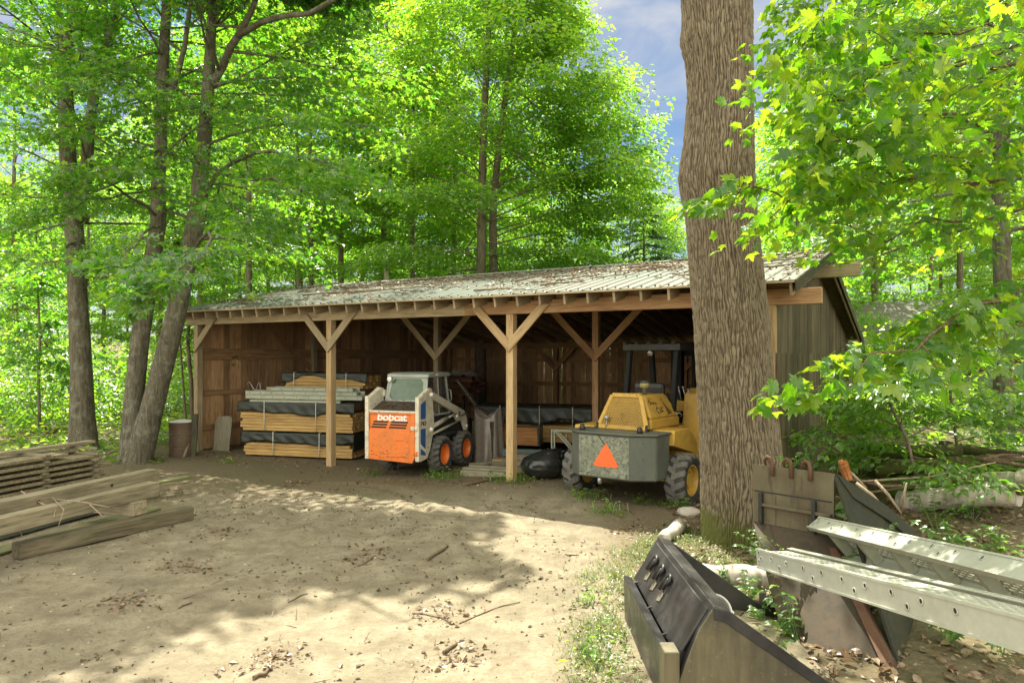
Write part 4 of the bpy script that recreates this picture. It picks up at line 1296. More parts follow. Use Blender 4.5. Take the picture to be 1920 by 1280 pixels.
for i, (x0, x1, y, z, lab) in enumerate(((-2.65, -.32, .08, 1.405, 'pale aluminium scaffold plank on the bundle, upper one of two'), (-2.75, -.30, -.02, 1.375, 'pale aluminium scaffold plank on the bundle, lower front one of two'))):
    b = thing('scaffold_plank', lab, 'plank', lo(x0, y, z - .0), LR)
    m = MB(); L = x1 - x0
    m.box(0, L, -.02, .0, -.035, .035); m.box(0, L, 0, .3, .025, .035); m.box(0, L, -.035, -.02, .028, .036)
    m.build('plank_body', M['alu_old'], b, .003)
m = MB(); m.tube([lo(-3.0, .3, 1.64), lo(-2.98, .2, 1.80), lo(-2.93, .2, 1.83), lo(-2.72, .15, 1.60)], .011, 6); m.tube([lo(-2.72, .15, 1.60), lo(-2.66, .2, 1.82), lo(-2.62, .2, 1.80), lo(-2.60, .18, 1.62)], .011, 6)
one('ladder_hook', 'bent pale metal hook standing at the outer end of the aluminium ladders', 'hook', m.build('ladder_hook', M['steel']))
# panel leaning by the corner post, boards leaning inside
p = shl(414, 850, .35)
m = MB(); m.prism([(-.27, .0), (.25, 0), (.26, .88), (.16, .93), (-.20, .90), (-.28, .80)], 'y', 0, .03)
o = m.build('plywood_panel', M['plywood'], None, .004); o.location = shw(p.x, p.y, .0); o.rotation_euler = (-R(8), 0, -R(20)); tag(o, 'dusty grey plywood panel leaning inside the corner post', 'panel')
for i, (u, v0, v1, d, w, mat, lab) in enumerate(((568, 700, 597, 5.4, .16, 'dark_wood', 'tall grey board leaning on the back behind the lumber, nearest the left wall'), (577, 705, 593, 5.5, .05, 'alu_old', 'thin pale strip leaning beside the tall grey board'), (612, 690, 650, 5.6, .14, 'lumber_grey', 'short tilted plank leaning behind the wrapped lumber'), (635, 705, 600, 5.7, .04, 'alu_old', 'thin pale rod upright behind the second post'), (515, 700, 648, 4.6, .9, 'board_in', 'square brown board sheet hung on the left wall'))):
    a, b_ = shl(u, v0, d), shl(u - (14 if i == 2 else 6 if i == 0 else 0), v1, d + .2)
    if i == 4:
        m = MB(); m.box(-.5, .6, 0, .02, 0, .78); o = m.build('hung_board', M['plywood'], None, .004)
        o.location = shw(a.x, a.y, a.z); o.rotation_euler = (0, 0, -TH)
        tag(o, lab, 'board')
    else:
        o = beam('leaning_board' if w > .1 else 'leaning_strip', shw(a.x, a.y, a.z - 1.2), shw(b_.x, b_.y, b_.z), w, .03, M[mat], None, up=(-.4, -.9, 0)); tag(o, lab, 'board')
# rack of old reddish boards deep inside, behind the cab
a = shl(770, 712, 7.2); rk = thing('board_rack', 'rack of old reddish boards deep in the shed behind the loader cab', 'rack', shw(a.x, a.y, 0), -TH)
m = MB()
for x in (-.2, 1.6):
    for y in (0, .8): m.box(x - .04, x + .04, y - .04, y + .04, -.2, 1.85)
m.build('rack_frame', M['dark_wood'], rk)
m = MB(); r_ = random.Random(8)
for k in range(7):
    for j in range(4): m.box(-.6 - r_.uniform(0, .4), 2.2 + r_.uniform(0, .4), j * .2, j * .2 + .18, 1.2 + k * .085, 1.27 + k * .085)
m.build('boards', wood('old_red_boards', (.05, .025, .015), (.13, .062, .035), (.20, .11, .07), island=True, vary=.35), rk)
m = MB()
for k in range(16):
    t = r_.uniform(0, 1); m.tube([(1.5 + r_.uniform(-.1, .1), .1, 1.84), (1.9 + r_.uniform(-.3, .3), .2, 1.9 + r_.uniform(0, .12)), (2.3 + r_.uniform(-.2, .2), .3, 1.88 + r_.uniform(-.1, .05))], .03, 6)
m.build('crumpled_sheet', M['clear_sheet'], rk)['kind'] = 'stuff'
o = beam('leaning_post', shw(*shl(915, 790, 6.8)), shw(*shl(858, 712, 6.8)), .10, .08, M['plywood']); tag(o, 'grey timber sloping down behind the loader cab', 'timber')
for u, v0, v1, d, w, h in ((655, 680, 650, 8, .55, .5),):
    a = shl(u, v0, d); m = MB(); m.box(0, .9, 0, .03, 0, .75); o = m.build('grey_panel', M['plywood'], None); o.location = shw(a.x, a.y, a.z - .2); o.rotation_euler = (0, 0, -TH); tag(o, 'dim grey panel leaning at the dark back of the first bay', 'panel')
# plastic-draped crate between the loader and the third post
a = gnd(915, 868); dr = thing('draped_crate', 'tall object under a dusty crumpled clear sheet beside the third post', 'draped object', (a.x, a.y + .4, 0), -TH)
nu, nv = 64, 26
V = []
for j in range(nv + 1):
    t = j / nv
    for i in range(nu):
        ph = 2 * math.pi * i / nu
        cx, cy = math.cos(ph), math.sin(ph)
        q = (abs(cx) ** 3.2 + abs(cy) ** 3.2) ** (-1 / 3.2)
        sx = .36 * (1.05 - .16 * t); sy = .32 * (1.05 - .22 * t)
        fold = 1 + (.055 * math.sin(ph * 9 + 2 * t) + .05 * math.sin(ph * 4 + 1.3)) * (1 - t * .5) + .10 * (float(fbm(ph * 2.2, t * 1.2, 0, 14)) - .5)
        H = 1.14 + .17 * math.cos(2 * ph) * (.5 + .5 * cx) + .13 * max(0, -cx) ** 2
        z = H * min(1, t / .86)
        k = 1 if t < .86 else 1 - (t - .86) / .14
        if t >= .86: z = H - .22 * (1 - k) ** .7
        V.append((cx * q * sx * fold * k, cy * q * sy * fold * k, z))
ids = np.arange((nv + 1) * nu).reshape(nv + 1, nu); nxt = np.roll(ids, -1, 1)
F = np.stack([ids[:-1], nxt[:-1], nxt[1:], ids[1:]], -1).reshape(-1, 4)
link('sheet', fast_mesh('sheet', V, F, M['clear_sheet'], smooth=True), dr)
m = MB()
m.box(-.30, .28, -.25, .25, .02, .95); m.build('crate_body', M['dark_wood'], dr)
# bundles and frames in the third bay
a = gnd(1000, 858)
B3 = Vector((.10, 17.1, 0))
bundle('lumber_bundle', 'long black wrapped lumber bundle on the floor of the third bay', (1.95, 17.4, 0), -R(16), 3.0, 1.1, .30, .72, M['lumber'], 9, (.80, 1.18, .0), (2.35, 1.3, .45), 4, .05)
b = thing('board_stack', 'short stack of orange-brown boards under the black bundle by the third post', 'board stack', (.62, 16.55, 0), -R(12))
m = MB()
for k in range(5): m.box(-1.6, -.02 + .02 * (k % 2), 0, .5, .36 + k * .085, .44 + k * .085)
m.build('boards', wood('amber_boards', (.22, .10, .03), (.36, .18, .06), (.44, .25, .10), island=True, vary=.12), b)
m = MB(); m.hexa([(-.01, -.02, .36), (.03, -.02, .34), (.03, .5, .34), (-.01, .5, .36)], [(-.03, -.03, .82), (.035, -.02, .86), (.03, .5, .86), (-.03, .5, .82)]); m.build('end_sheet', M['sheet_black'], b)
o = beam('blue_grey_beam', (-.2, 16.0, .28), (1.35, 15.55, .30), .12, .17, M['bluegrey']); tag(o, 'blue-grey painted timber lying below the orange-brown boards', 'timber')
o = beam('timber', (-.4, 15.75, .12), (1.75, 15.1, .12), .30, .13, M['post']); tag(o, 'wide brown timber lying on the floor behind the trash bag', 'timber')
o = beam('timber', (-.55, 15.3, .05), (1.2, 14.9, .05), .36, .10, M['lumber_grey']); tag(o, 'weathered grey timber under the wide brown one', 'timber')
fr = thing('aluminium_truss', 'grey aluminium frame with a diagonal brace standing left of the counterweight', 'frame', (.85, 15.25, .36), -R(14))
m = MB()
for z in (.02, .50): m.box(0, 1.15, -.02, .02, z - .025, z + .025)
for x in (.0, .06, 1.12): m.box(x, x + .03, -.025, .025, 0, .53)
m.bar((.10, 0, .48), (.50, 0, .03), .03, .035); m.bar((.16, .01, .48), (.57, .01, .03), .02, .03)
m.build('bars', M['alu_old'], fr, .004)
m = MB(); r_ = random.Random(4)
for k in range(10):
    x = .25 + .75 * r_.random(); m.tube([(x, .05, .05 + .3 * r_.random()), (x + r_.uniform(-.1, .1), .06, .1 + .35 * r_.random()), (x + r_.uniform(-.15, .15), .05, .2 + .1 * r_.random())], .02, 6)
m.build('hung_hoses', M['alu_old'], fr)
# pallet-like boards on the floor by the third post
pl = thing('floor_boards', 'grey boards nailed to a frame lying on the floor left of the third post', 'boards', (-1.05, 14.35, 0), -R(20))
m = MB()
m.box(0, 1.15, -.02, .14, .02, .15); m.box(-.05, 1.1, .20, .34, .10, .17); m.box(0, .9, .40, .50, .13, .19)
m.bar((-.05, .55, .16), (.75, 1.05, .18), .05, .10); m.bar((.30, .45, .12), (.36, .75, .16), .05, .1)
m.box(.3, 1.3, .62, .85, .05, .16); m.box(.55, 1.35, .95, 1.2, .12, .25); m.box(.75, 1.45, 1.05, 1.3, .25, .37)
m.build('boards', wood('grey_floor_boards', (.10, .09, .06), (.20, .18, .12), (.28, .26, .19), island=True, green=.2, vary=.3), pl, .005)
# black refuse sack, tied at the top right
def sack():
    nu, nv = 60, 34
    V = []
    for j in range(nv + 1):
        th = math.pi * j / nv
        for i in range(nu):
            ph = 2 * math.pi * i / nu
            x, y, z = math.sin(th) * math.cos(ph), math.sin(th) * math.sin(ph), math.cos(th)
            n = float(fbm(x * 1.4 + 5, y * 1.4, z * 1.4, 31)) - .5
            cre = abs(float(fbm(x * 4 + z * 2, y * 4 + x, z * 3, 37)) - .5)
            r = 1 + .22 * n - .16 * cre
            top = max(0, z - .55) / .45
            px = x * r * .44 * (1 - .35 * top) + .20 * top
            py = y * r * .38 * (1 - .3 * top)
            pz = .26 + z * r * .28 + .05 * top
            pz = max(pz, .008 + .006 * n)
            V.append((px, py, pz))
    ids = np.arange((nv + 1) * nu).reshape(nv + 1, nu); nxt = np.roll(ids, -1, 1)
    F = np.stack([ids[:-1], nxt[:-1], nxt[1:], ids[1:]], -1).reshape(-1, 4)
    return fast_mesh('sack_body', V, F, M['bag'], smooth=True)
a = gnd(1018, 909)
bg_ = thing('trash_bag', 'full black plastic trash bag on the ground beside the third post', 'trash bag', (a.x, a.y + .3, gh(a.x, a.y + .3)), R(10))
link('sack_body', sack(), bg_)
m = MB(); r_ = random.Random(3)
for k in range(16):
    a_ = r_.uniform(0, 6.28); q = r_.uniform(.05, .17)
    m.add([(.24, 0, .46), (.24 + q * math.cos(a_), q * math.sin(a_), .48 + r_.uniform(.02, .16)), (.24 + q * math.cos(a_ + .5), q * math.sin(a_ + .5), .47 + r_.uniform(0, .14)), (.24 + .5 * q * math.cos(a_ + .7), .5 * q * math.sin(a_ + .7), .45)], [(0, 1, 2, 3)])
for k in range(9):
    y = -.2 + .05 * k; m.tube([(.05 + .05 * math.sin(k), y, .50 + .02 * math.sin(k * 2)), (.18, y * .6, .52), (.30 + .04 * math.cos(k), y * .8, .45)], .018, 6)
m.build('tied_neck', M['bag'], bg_)
# dark shrubby thing behind the sack: a torn black bag
m = MB()
for k in range(26):
    a_ = r_.uniform(0, 6.28); q = r_.uniform(.04, .16); z = r_.uniform(0, .22)
    m.add([(0, 0, z), (q * math.cos(a_), q * math.sin(a_), z + r_.uniform(.02, .12)), (q * math.cos(a_ + .6), q * math.sin(a_ + .6), z + r_.uniform(-.02, .1)), (.4 * q * math.cos(a_ + .8), .4 * q * math.sin(a_ + .8), z - .04)], [(0, 1, 2, 3)])
o = m.build('torn_bag', M['bag']); o.location = at(1052, 868, 13.9); tag(o, 'crumpled torn black plastic between the trash bag and the left tyre', 'plastic')

# ---------------------------------------------------------------- timber in the yard on the left
def dirv(deg): return Vector((math.sin(R(deg)), math.cos(R(deg)), 0))
d17 = dirv(17.5); n17 = Vector((-d17.y, d17.x, 0))
e = Vector((-5.32, 10.45, 0))
o = beam('squared_timber', e + Vector((0, 0, .52)), e - d17 * 4.6 + Vector((0, 0, .47)), .20, .20, M['lumber_grey'], warp=.006, seed=2); tag(o, 'heavy squared timber, lower one of two lying across blocks', 'timber')
e2 = e + n17 * .27 + d17 * .25
o2 = beam('squared_timber', e2 + Vector((0, 0, .655)), e2 - d17 * 4.8 + Vector((0, 0, .60)), .21, .20, M['lumber_grey'], warp=.006, seed=3); tag(o2, 'heavy squared timber with dark bolt holes, upper one of two across blocks', 'timber')
m = MB()
for s_ in (.85, 1.95, 2.95):
    m.lathe([(0, .003), (.022, .003), (.022, 0)], 12, 'y', M=Matrix.Translation((s_, -.105, .015)))
    m.lathe([(0, .003), (.022, .003), (.022, 0)], 12, 'y', M=Matrix.Translation((s_, .108, .015)))
m.build('bolt_hole', M['black'], o2)
for i, (s_, lab) in enumerate(((.42, 'pale cut block under the near ends of the two timbers, toward the shed'), (2.9, 'pale cut block under the timbers at the edge of the view'))):
    c = e - d17 * s_
    o = beam('timber_block', c - n17 * .16 + Vector((0, 0, .32)), c + n17 * .9 + Vector((0, 0, .32)), .24, .19, M['lumber_grey']); tag(o, lab, 'block')
def gline(u0, v0, u1, v1, ext):
    a_, b_ = gnd(u0, v0), gnd(u1, v1); d_ = (b_ - a_).normalized()
    return a_ - d_ * ext, b_
a_, b_ = gline(10, 1000, 250, 945, 2.5)
o = beam('dark_beam', a_ + Vector((0, 0, .12)), b_ + Vector((0, 0, .12)), .22, .20, M['dark_wood']); tag(o, 'dark damp beam on the ground under the two timbers', 'timber')
a_, b_ = gline(0, 1012, 262, 941, 2.5)
o = beam('dark_batten', a_ + Vector((0, 0, .05)), b_ + Vector((0, 0, .05)), .10, .07, M['counter']); tag(o, 'narrow dark grey batten beside the damp beam', 'batten')
a_, b_ = gline(0, 1036, 285, 957, 2.5)
o = beam('flat_board', a_ + Vector((0, 0, .03)), b_ + Vector((0, 0, .03)), .34, .035, M['moss_board']); tag(o, 'wide mossy board lying flat between the batten and the single timber', 'board')
s0, s1 = Vector((-6.04, 8.55, .085)), Vector((-4.87, 10.62, .085))
o = beam('squared_timber', s0 + Vector((0, 0, .03)), s1 + Vector((0, 0, .03)), .20, .19, M['timber_dark'], warp=.004, seed=7); tag(o, 'single squared timber lying alone on the bare ground at left', 'timber')
o = beam('flat_board', (-9.0, 9.2, .05), (-5.9, 12.8, .28), .22, .035, M['moss_board']); tag(o, 'thin board sloping up behind the heavy timbers', 'board')
# stickered pile: every board a part of the pile
pe = Vector((-7.75, 13.55, 0)); d16 = dirv(16); n16 = Vector((-d16.y, d16.x, 0))
pile = thing('board_pile', 'old stickered pile of grey boards in front of the left tree', 'board pile', pe, -R(16))
r_ = random.Random(21)
for c in range(6):
    z = .14 + c * .105
    m = MB()
    for k in range(6):
        x1 = -k * .22 - r_.uniform(0, .03); e_ = r_.uniform(-.25, .12) if c < 5 else r_.uniform(-.9, -.2)
        m.box(x1 - .19, x1, -4.6, e_, z, z + .055 + r_.uniform(-.004, .004))
    m.build('board_course', M['lumber_stack'], pile, .004)
    m = MB()
    for y in (-.35, -1.35, -2.4, -3.5): m.box(-1.30, .05 + r_.uniform(-.03, .05), y - .03 + r_.uniform(-.05, .05), y + .03, z + .057, z + .098)
    m.build('sticker', M['lumber_grey'], pile, .003)
m = MB()
for y in (-.6, -2.6, -4.2): m.box(-1.3, .05, y - .06, y + .06, -.05, .135)
m.build('bearer', M['dark_wood'], pile)
o = beam('loose_board', pe + n16 * .55 + Vector((0, 0, .80)) + d16 * .1, pe - d16 * 4 + n16 * .5 + Vector((0, 0, .80)), .18, .05, M['lumber_grey'], warp=.02, seed=4); tag(o, 'loose warped board lying on top of the stickered pile', 'board')
# steel drum with crumpled sheet, stakes leaning by the corner post
a = gnd(334, 857); dm = thing('rusty_drum', 'brown rusty drum standing outside the left end of the shed', 'drum', (a.x, a.y + .2, -.02))
m = MB(); m.lathe([(0, 0), (.29, 0), (.30, .02), (.295, .28), (.305, .29), (.305, .31), (.295, .32), (.295, .56), (.305, .57), (.305, .59), (.295, .60), (.295, .83), (.305, .845), (.30, .86), (.28, .85), (0, .845)], 30, smooth=True)
m.build('drum_body', M['card'], dm, sharp=40)
V = []; n = 22
for i in range(n + 1):
    for j in range(n + 1):
        x, y = -.30 + .6 * i / n, -.30 + .6 * j / n
        rr_ = math.hypot(x, y); k = min(1, .30 / rr_) if rr_ > 0 else 1
        V.append((x * k, y * k, .865 + .09 * float(fbm(x * 5 + 3, y * 5, 0, 3)) * (1 - (rr_ * k / .31) ** 4)))
ids = np.arange((n + 1) ** 2).reshape(n + 1, n + 1)
sh = link('plastic_sheet', fast_mesh('plastic_sheet', V, np.stack([ids[:-1, :-1], ids[:-1, 1:], ids[1:, 1:], ids[1:, :-1]], -1).reshape(-1, 4), M['white_sheet'], smooth=True))
sh.location = dm.location; tag(sh, 'crumpled white plastic sheet on top of the rusty drum', 'sheet')
a = gnd(345, 858)
o = beam('leaning_stake', (a.x, a.y, .02), at(364, 800, a.y + .35), .06, .06, M['lumber_grey']); tag(o, 'pale stake leaning between the drum and the corner post', 'stake')
o = beam('dark_stake', (a.x + .12, a.y + .2, -.05), (a.x + .16, a.y + .25, 1.05), .15, .06, M['dark_wood'], up=(0, 1, 0)); tag(o, 'dark short upright stake beside the corner post', 'stake')

# ---------------------------------------------------------------- black loader bucket in the foreground
bk = thing('loader_bucket', 'black steel loader bucket lying open towards the right in the foreground', 'loader bucket', (1.395, 4.85, 0), 0)
LB = 1.86
prof_out = [(0.0, .755), (-.30, .36), (-.31, .05), (-.20, .0), (1.10, .0)]
# near and far end plates
for y, nm in ((0, 'near'), (LB - .025, 'far')):
    m = MB(); m.prism([(.0, .755), (-.10, .60), (-.24, .25), (-.22, .04), (-.16, .0), (1.08, .0), (1.10, .03), (.9, .165), (.10, .735)], 'y', y, y + .025)
    m.build('end_plate', M['bucket_side'] if nm == 'near' else M['bucket_in'], bk, .003)
    m = MB(); m.prism([(.0, .757), (.10, .737), (1.06, .055), (1.03, .0), (.92, .075), (.07, .66), (.0, .675)], 'y', y - .012 if nm == 'near' else y + .025, y if nm == 'near' else y + .037)
    m.build('rim_bar', M['bucket_in'], bk, .003)
# curved back sheet and floor
cur = [(.0, .755), (-.10, .60), (-.19, .40), (-.24, .25), (-.22, .08), (-.15, .02), (0, .0), (.5, -.0), (1.05, .0)]
inn = [(x + .014, z + .012) for x, z in cur]
m = MB()
for i in range(len(cur) - 1):
    q = [cur[i], cur[i + 1], inn[i + 1], inn[i]]
    m.prism(q, 'y', .025, LB - .025)
m.build('back_sheet', M['bucket_in'], bk)
m = MB(); m.prism([(-.012, .74), (.0, .765), (.115, .735), (.10, .715)], 'y', .0, LB); m.build('top_lip', M['bucket_in'], bk, .004)
# flat plate at the back with three hook slots
m = MB()
pl_ = [(-.012, .735), (-.035, .745), (-.135, .58), (-.215, .40), (-.20, .385)]
m.prism([(-.018, .72), (-.23, .38), (-.245, .39), (-.033, .73)], 'y', .06, LB - .06)
m.build('mount_plate', M['bucket_in'], bk, .004)
for k in range(3):
    yy = 1.46 - .27 * k
    m = MB()
    def MP(a, b, o=0.0):   # a across, b down the plate
        return (-.033 - .212 * b / .40 - .85 * o, yy + a, .73 - .34 * b / .40 + .53 * o)
    pts = [MP(.055, .22, .03), MP(.055, .12, .03), MP(.03, .075, .03), MP(0, .065, .03), MP(-.03, .075, .03), MP(-.045, .10, .03), MP(-.04, .14, .03)]
    m.tube(pts, .017, 8); m.tube([MP(-.01, .20, .03), MP(.0, .12, .03), MP(.0, .09, .02)], .015, 8)
    m.build('mount_hook', M['black'], bk)
    m = MB(); m.hexa([MP(-.03, .22, .004), MP(.05, .22, .004), MP(.05, .31, .004), MP(-.03, .29, .004)], [MP(-.03, .22, .008), MP(.05, .22, .008), MP(.05, .31, .008), MP(-.03, .29, .008)])
    m.build('worn_patch', paint('worn_plate', (.13, .115, .08), .6, dirt_amt=.5) if k == 0 else bpy.data.materials['worn_plate'], bk)
# lower quick attach shelf: angled lip on gussets
m = MB()
m.prism([(-.335, .43), (-.345, .42), (-.335, .02), (-.315, .02), (-.32, .405)], 'y', .02, LB - .1)
m.prism([(-.335, .43), (-.32, .405), (-.265, .385), (-.27, .41)], 'y', .02, LB - .1)
m.build('attach_lip', M['bucket_in'], bk, .003)
for y in (.08, .42, .98, 1.62):
    m = MB(); m.prism([(-.33, .385), (-.18, .43), (-.20, .30), (-.235, .22), (-.33, .22)], 'y', y, y + .02); m.build('gusset', M['bucket_in'], bk, .002)
m = MB(); m.box(-.345, -.24, -.015, .16, .05, .455); m.build('corner_post', M['bucket_side'], bk, .006)  # post shares the plate's painted olive light
for y in (.60, 1.35):
    m = MB(); m.lathe([(0, .03), (.022, .03), (.028, .018), (.028, 0)], 12, 'z', M=Matrix.Translation((-.19, y, .415)) @ Matrix.Rotation(-R(60), 4, 'Y')); m.build('bolt_head', M['steel'], bk)
m = MB(); m.box(.98, 1.18, LB - .12, LB + .05, .015, .14); m.box(.98, 1.03, LB - .12, LB + .05, .14, .22); m.build('cutter_corner', M['bucket_in'], bk, .005)
# debris in the bucket
r_ = random.Random(33)
V = []; n = 26
for i in range(n + 1):
    for j in range(n + 1):
        x = -.18 + 1.2 * i / n; y = .03 + (LB - .06) * j / n
        V.append((x, y, .02 + .10 * float(fbm(x * 3, y * 3, 0, 7)) + .10 * max(0, .3 - x)))
ids = np.arange((n + 1) ** 2).reshape(n + 1, n + 1)
so = link('bucket_soil', fast_mesh('bucket_soil', V, np.stack([ids[:-1, :-1], ids[1:, :-1], ids[1:, 1:], ids[:-1, 1:]], -1).reshape(-1, 4), M['ground'], smooth=True))
so.location = bk.location; tag(so, 'soil and leaf mould lying inside the black loader bucket', 'soil', kind='stuff')
pa = thing('white_pail', 'tipped white plastic pail lying inside the black bucket', 'pail', (1.62, 5.62, .43)); pa.rotation_euler = (R(62), R(25), R(-30))
m = MB(); m.lathe([(0, -.15), (.10, -.15), (.125, .13), (.138, .13), (.138, .16), (.128, .16), (.12, .15), (.098, -.14), (0, -.14)], 30, smooth=True); m.build('pail_body', M['pail'], pa, sharp=30)
m = MB(); m.tube([(.138, 0, .14), (.12, .09, .0), (.0, .14, -.05), (-.12, .09, .0), (-.138, 0, .14)], .004, 6); m.build('wire_handle', M['steel'], pa)
m = MB(); m.lathe([(0, .05), (.03, .045), (.05, .02), (.052, 0), (.048, -.03), (0, -.04)], 18); o = m.build('blue_cup', M['cyan']); o.location = (1.90, 5.35, .22); o.rotation_euler = (.5, .3, 0); tag(o, 'small pale blue plastic cup beside the white pail', 'cup')

# ---------------------------------------------------------------- big rusty bucket behind the ramps
rb = thing('rusty_bucket', 'large rust streaked loader bucket standing on edge behind the ramps', 'loader bucket', (0, 0, 0))
TL, TR, BR, BL = Vector((2.56, 7.42, 1.35)), Vector((3.13, 6.80, 1.35)), Vector((3.06, 5.50, 0.0)), Vector((2.40, 6.20, 0.0))
ML, MR = Vector((TL.x, TL.y, .74)), Vector((TR.x, TR.y, .74))
nb = (TR - TL).cross(Vector((0, 0, -1)) + (BL - TL) * .25).normalized()
if nb.y > 0: nb = -nb
HT = .46                     # share of the plate that stands upright before it kicks out
def rq(s, t):   # s across from the tree side, t down the plate
    top = TL.lerp(TR, s); bot = BL.lerp(BR, s); mid = Vector((top.x, top.y, .74))
    return top.lerp(mid, t / HT) if t < HT else mid.lerp(bot, (t - HT) / (1 - HT))
def slab(name, q, th, mat, off=0.0, bevel=.004):
    m = MB(); m.hexa([p + nb * off for p in q], [p + nb * (off + th) for p in q]); return m.build(name, mat, rb, bevel)
slab('back_plate', [rq(0, 0), rq(1, 0), rq(1, HT), rq(0, HT)], .03, M['bucket_rust'])
slab('back_plate', [rq(0, HT), rq(1, HT), rq(1, 1), rq(0, 1)], .03, M['rust_plate'])
slab('cross_seam', [rq(0.02, .205), rq(.98, .205), rq(.98, .215), rq(.02, .215)], .008, M['black_soft'], .031)
for s_ in (.10, .76): slab('rib', [rq(s_, .22), rq(s_ + .045, .22), rq(s_ + .045, HT), rq(s_, HT)], .05, M['black_soft'], .03)
slab('rib', [rq(.14, .30), rq(.98, .30), rq(.98, .325), rq(.14, .325)], .045, M['bucket_rust'], .03)
slab('seam', [rq(.30, .225), rq(.305, .225), rq(.305, HT), rq(.30, HT)], .004, M['black_soft'], .031)
slab('seam', [rq(.22, HT), rq(.23, HT), rq(.23, .99), rq(.22, .99)], .004, M['black_soft'], .031)
slab('rib', [rq(.90, HT + .05), rq(1.0, HT + .05), rq(1.0, 1.0), rq(.90, 1.0)], .07, M['rust'], .03)
for i, s_ in enumerate((.24, .48, .71)):
    c = rq(s_, 0.0); ax = (TR - TL).normalized(); up = Vector((0, 0, 1))
    m = MB(); m.tube([c - ax * .075 + nb * .0 + up * -.01, c - ax * .07 + nb * .03 + up * .055, c - ax * .03 + nb * .05 + up * .09, c + ax * .01 + nb * .055 + up * .075, c + ax * .025 + nb * .06 + up * .02, c + ax * .025 + nb * .06 - up * .10], [.014, .017, .019, .019, .019, .023], 8)
    m.build('lifting_hook', M['rust'], rb)
# right side plate going away, with a raised border
tip = Vector((4.28, 7.3, .58)); tlow = Vector((4.35, 7.35, .25)); bl2 = Vector((3.5, 6.2, 0.0))
side = [TR, TR.lerp(tip, .55) + Vector((0, 0, .05)), tip, tlow, bl2, BR + Vector((.02, .04, 0))]
ns = (tip - TR).cross(BR - TR).normalized()
if ns.y > 0: ns = -ns
m = MB(); m.hexa(side, [p - ns * .03 for p in side]); m.build('side_plate', paint('dark_side_plate', (.030, .032, .020), .8, dirt=(.075, .068, .035), dirt_amt=.5, spec=.2), rb, .004)
cen = sum(side, Vector()) / len(side)
m = MB()
inn_ = [p.lerp(cen, .28) for p in side]
for i in range(len(side)):
    j = (i + 1) % len(side)
    if i in (0, 1, 2):
        q = [side[i], side[j], inn_[j], inn_[i]]; m.hexa([p + ns * .001 for p in q], [p + ns * .014 for p in q])
m.build('side_border', bpy.data.materials['dark_side_plate'], rb)
floor_q = [TL + Vector((.85, .75, -.75)), tip + Vector((-.05, .0, 0)), tlow, BL + Vector((.9, .8, .0))]
m = MB(); m.hexa([TL - nb * .03, ML - nb * .03, ML + Vector((.9, .7, -.3)), TL + Vector((.95, .75, -.72))], [TL - nb * .06, ML - nb * .06, ML + Vector((.9, .72, -.3)), TL + Vector((.97, .77, -.70))]); m.build('far_side_plate', bpy.data.materials['dark_side_plate'], rb)

# ---------------------------------------------------------------- aluminium loading ramps
def ramp(label, A, B, width, roll, seed):
    """A, B: ends of the rail facing the yard (its top edge); the tread lies behind it"""
    A, B = Vector(A), Vector(B); L = (B - A).length
    x = (B - A).normalized()
    side_ = Vector((0, 0, 1)).cross(x).normalized()
    if side_.x < 0: side_ = -side_
    upv = side_.cross(x); upv = upv if upv.z > 0 else -upv
    rm = Matrix.Rotation(roll, 3, x)
    side_, upv = rm @ side_, rm @ upv
    Mx = Matrix((x, side_, upv)).transposed().to_4x4(); Mx.translation = A
    if Mx.to_3x3().determinant() < 0: pass
    t = thing('loading_ramp', label, 'loading ramp', (0, 0, 0))
    t.matrix_world = Mx
    H = .155
    for y, s_ in ((0, 1), (width, -1)):
        m = MB()
        m.box(0, L, y - .003, y + .003, -H, 0)
        m.box(-.0, L, min(y, y + s_ * .035), max(y, y + s_ * .035), -.006, .0); m.box(0, L, min(y, y + s_ * .035), max(y, y + s_ * .035), -H, -H + .006)
        m.box(0, L, y - .010 if s_ > 0 else y - .002, y + .002 if s_ > 0 else y + .010, -.012, .004); m.box(0, L, y - .010 if s_ > 0 else y - .002, y + .002 if s_ > 0 else y + .010, -H - .002, -H + .012)
        hs_ = [(.06, .03), (.10, .07), (.055, .10)] + [(.30 + .27 * i, .055 if i % 3 else .05) for i in range(int((L - .35) / .27))] + [(.44 + .54 * i, .105) for i in range(int((L - .5) / .54))]
        for (hx, hz) in hs_:
            T = Matrix.Translation((hx, y - s_ * .0035, -hz))
            m.lathe([(.014, 0), (.021, 0), (.022, -s_ * .005), (.015, -s_ * .006)], 14, 'y', M=T, close=True)
            m.lathe([(0, -s_ * .0012), (.0145, -s_ * .0012)], 12, 'y', M=T, mi=1)
        m.build('side_rail', [M['alu'], M['black']], t)
    # perforated tread: long strips with short bridges
    m = MB()
    ns_ = 11
    for i in range(ns_):
        y0 = .035 + (width - .07) * i / ns_; y1 = y0 + (width - .07) / ns_ * .55
        m.box(.02, L, y0, y1, -.026, -.020)
    nx_b = int(L / .085)
    for k in range(nx_b):
        x0 = .03 + k * .085
        for i in range(ns_ - 1):
            xo = x0 + (.042 if i % 2 else 0)
            y1 = .035 + (width - .07) * (i + .5) / ns_
            m.box(xo, xo + .03, y1, y1 + (width - .07) / ns_ * .6, -.027, -.019)
    m.build('tread', M['alu'], t)
    k = .25
    while k < L:
        m = MB(); m.box(k, k + .05, .004, width - .004, -H * .75, -.028); k += .52
        m.build('cross_rung', M['alu_old'], t, .003)
    return t
A1 = at(1418, 1028, 5.95); B1 = at(1935, 1160, 3.05)
ramp('pale aluminium loading ramp lying tread up, leaning on the rusty bucket, the closer one', A1, B1, .30, 0.0, 1)
A2 = at(1536, 969, 6.85); B2 = at(1960, 1058, 3.95)
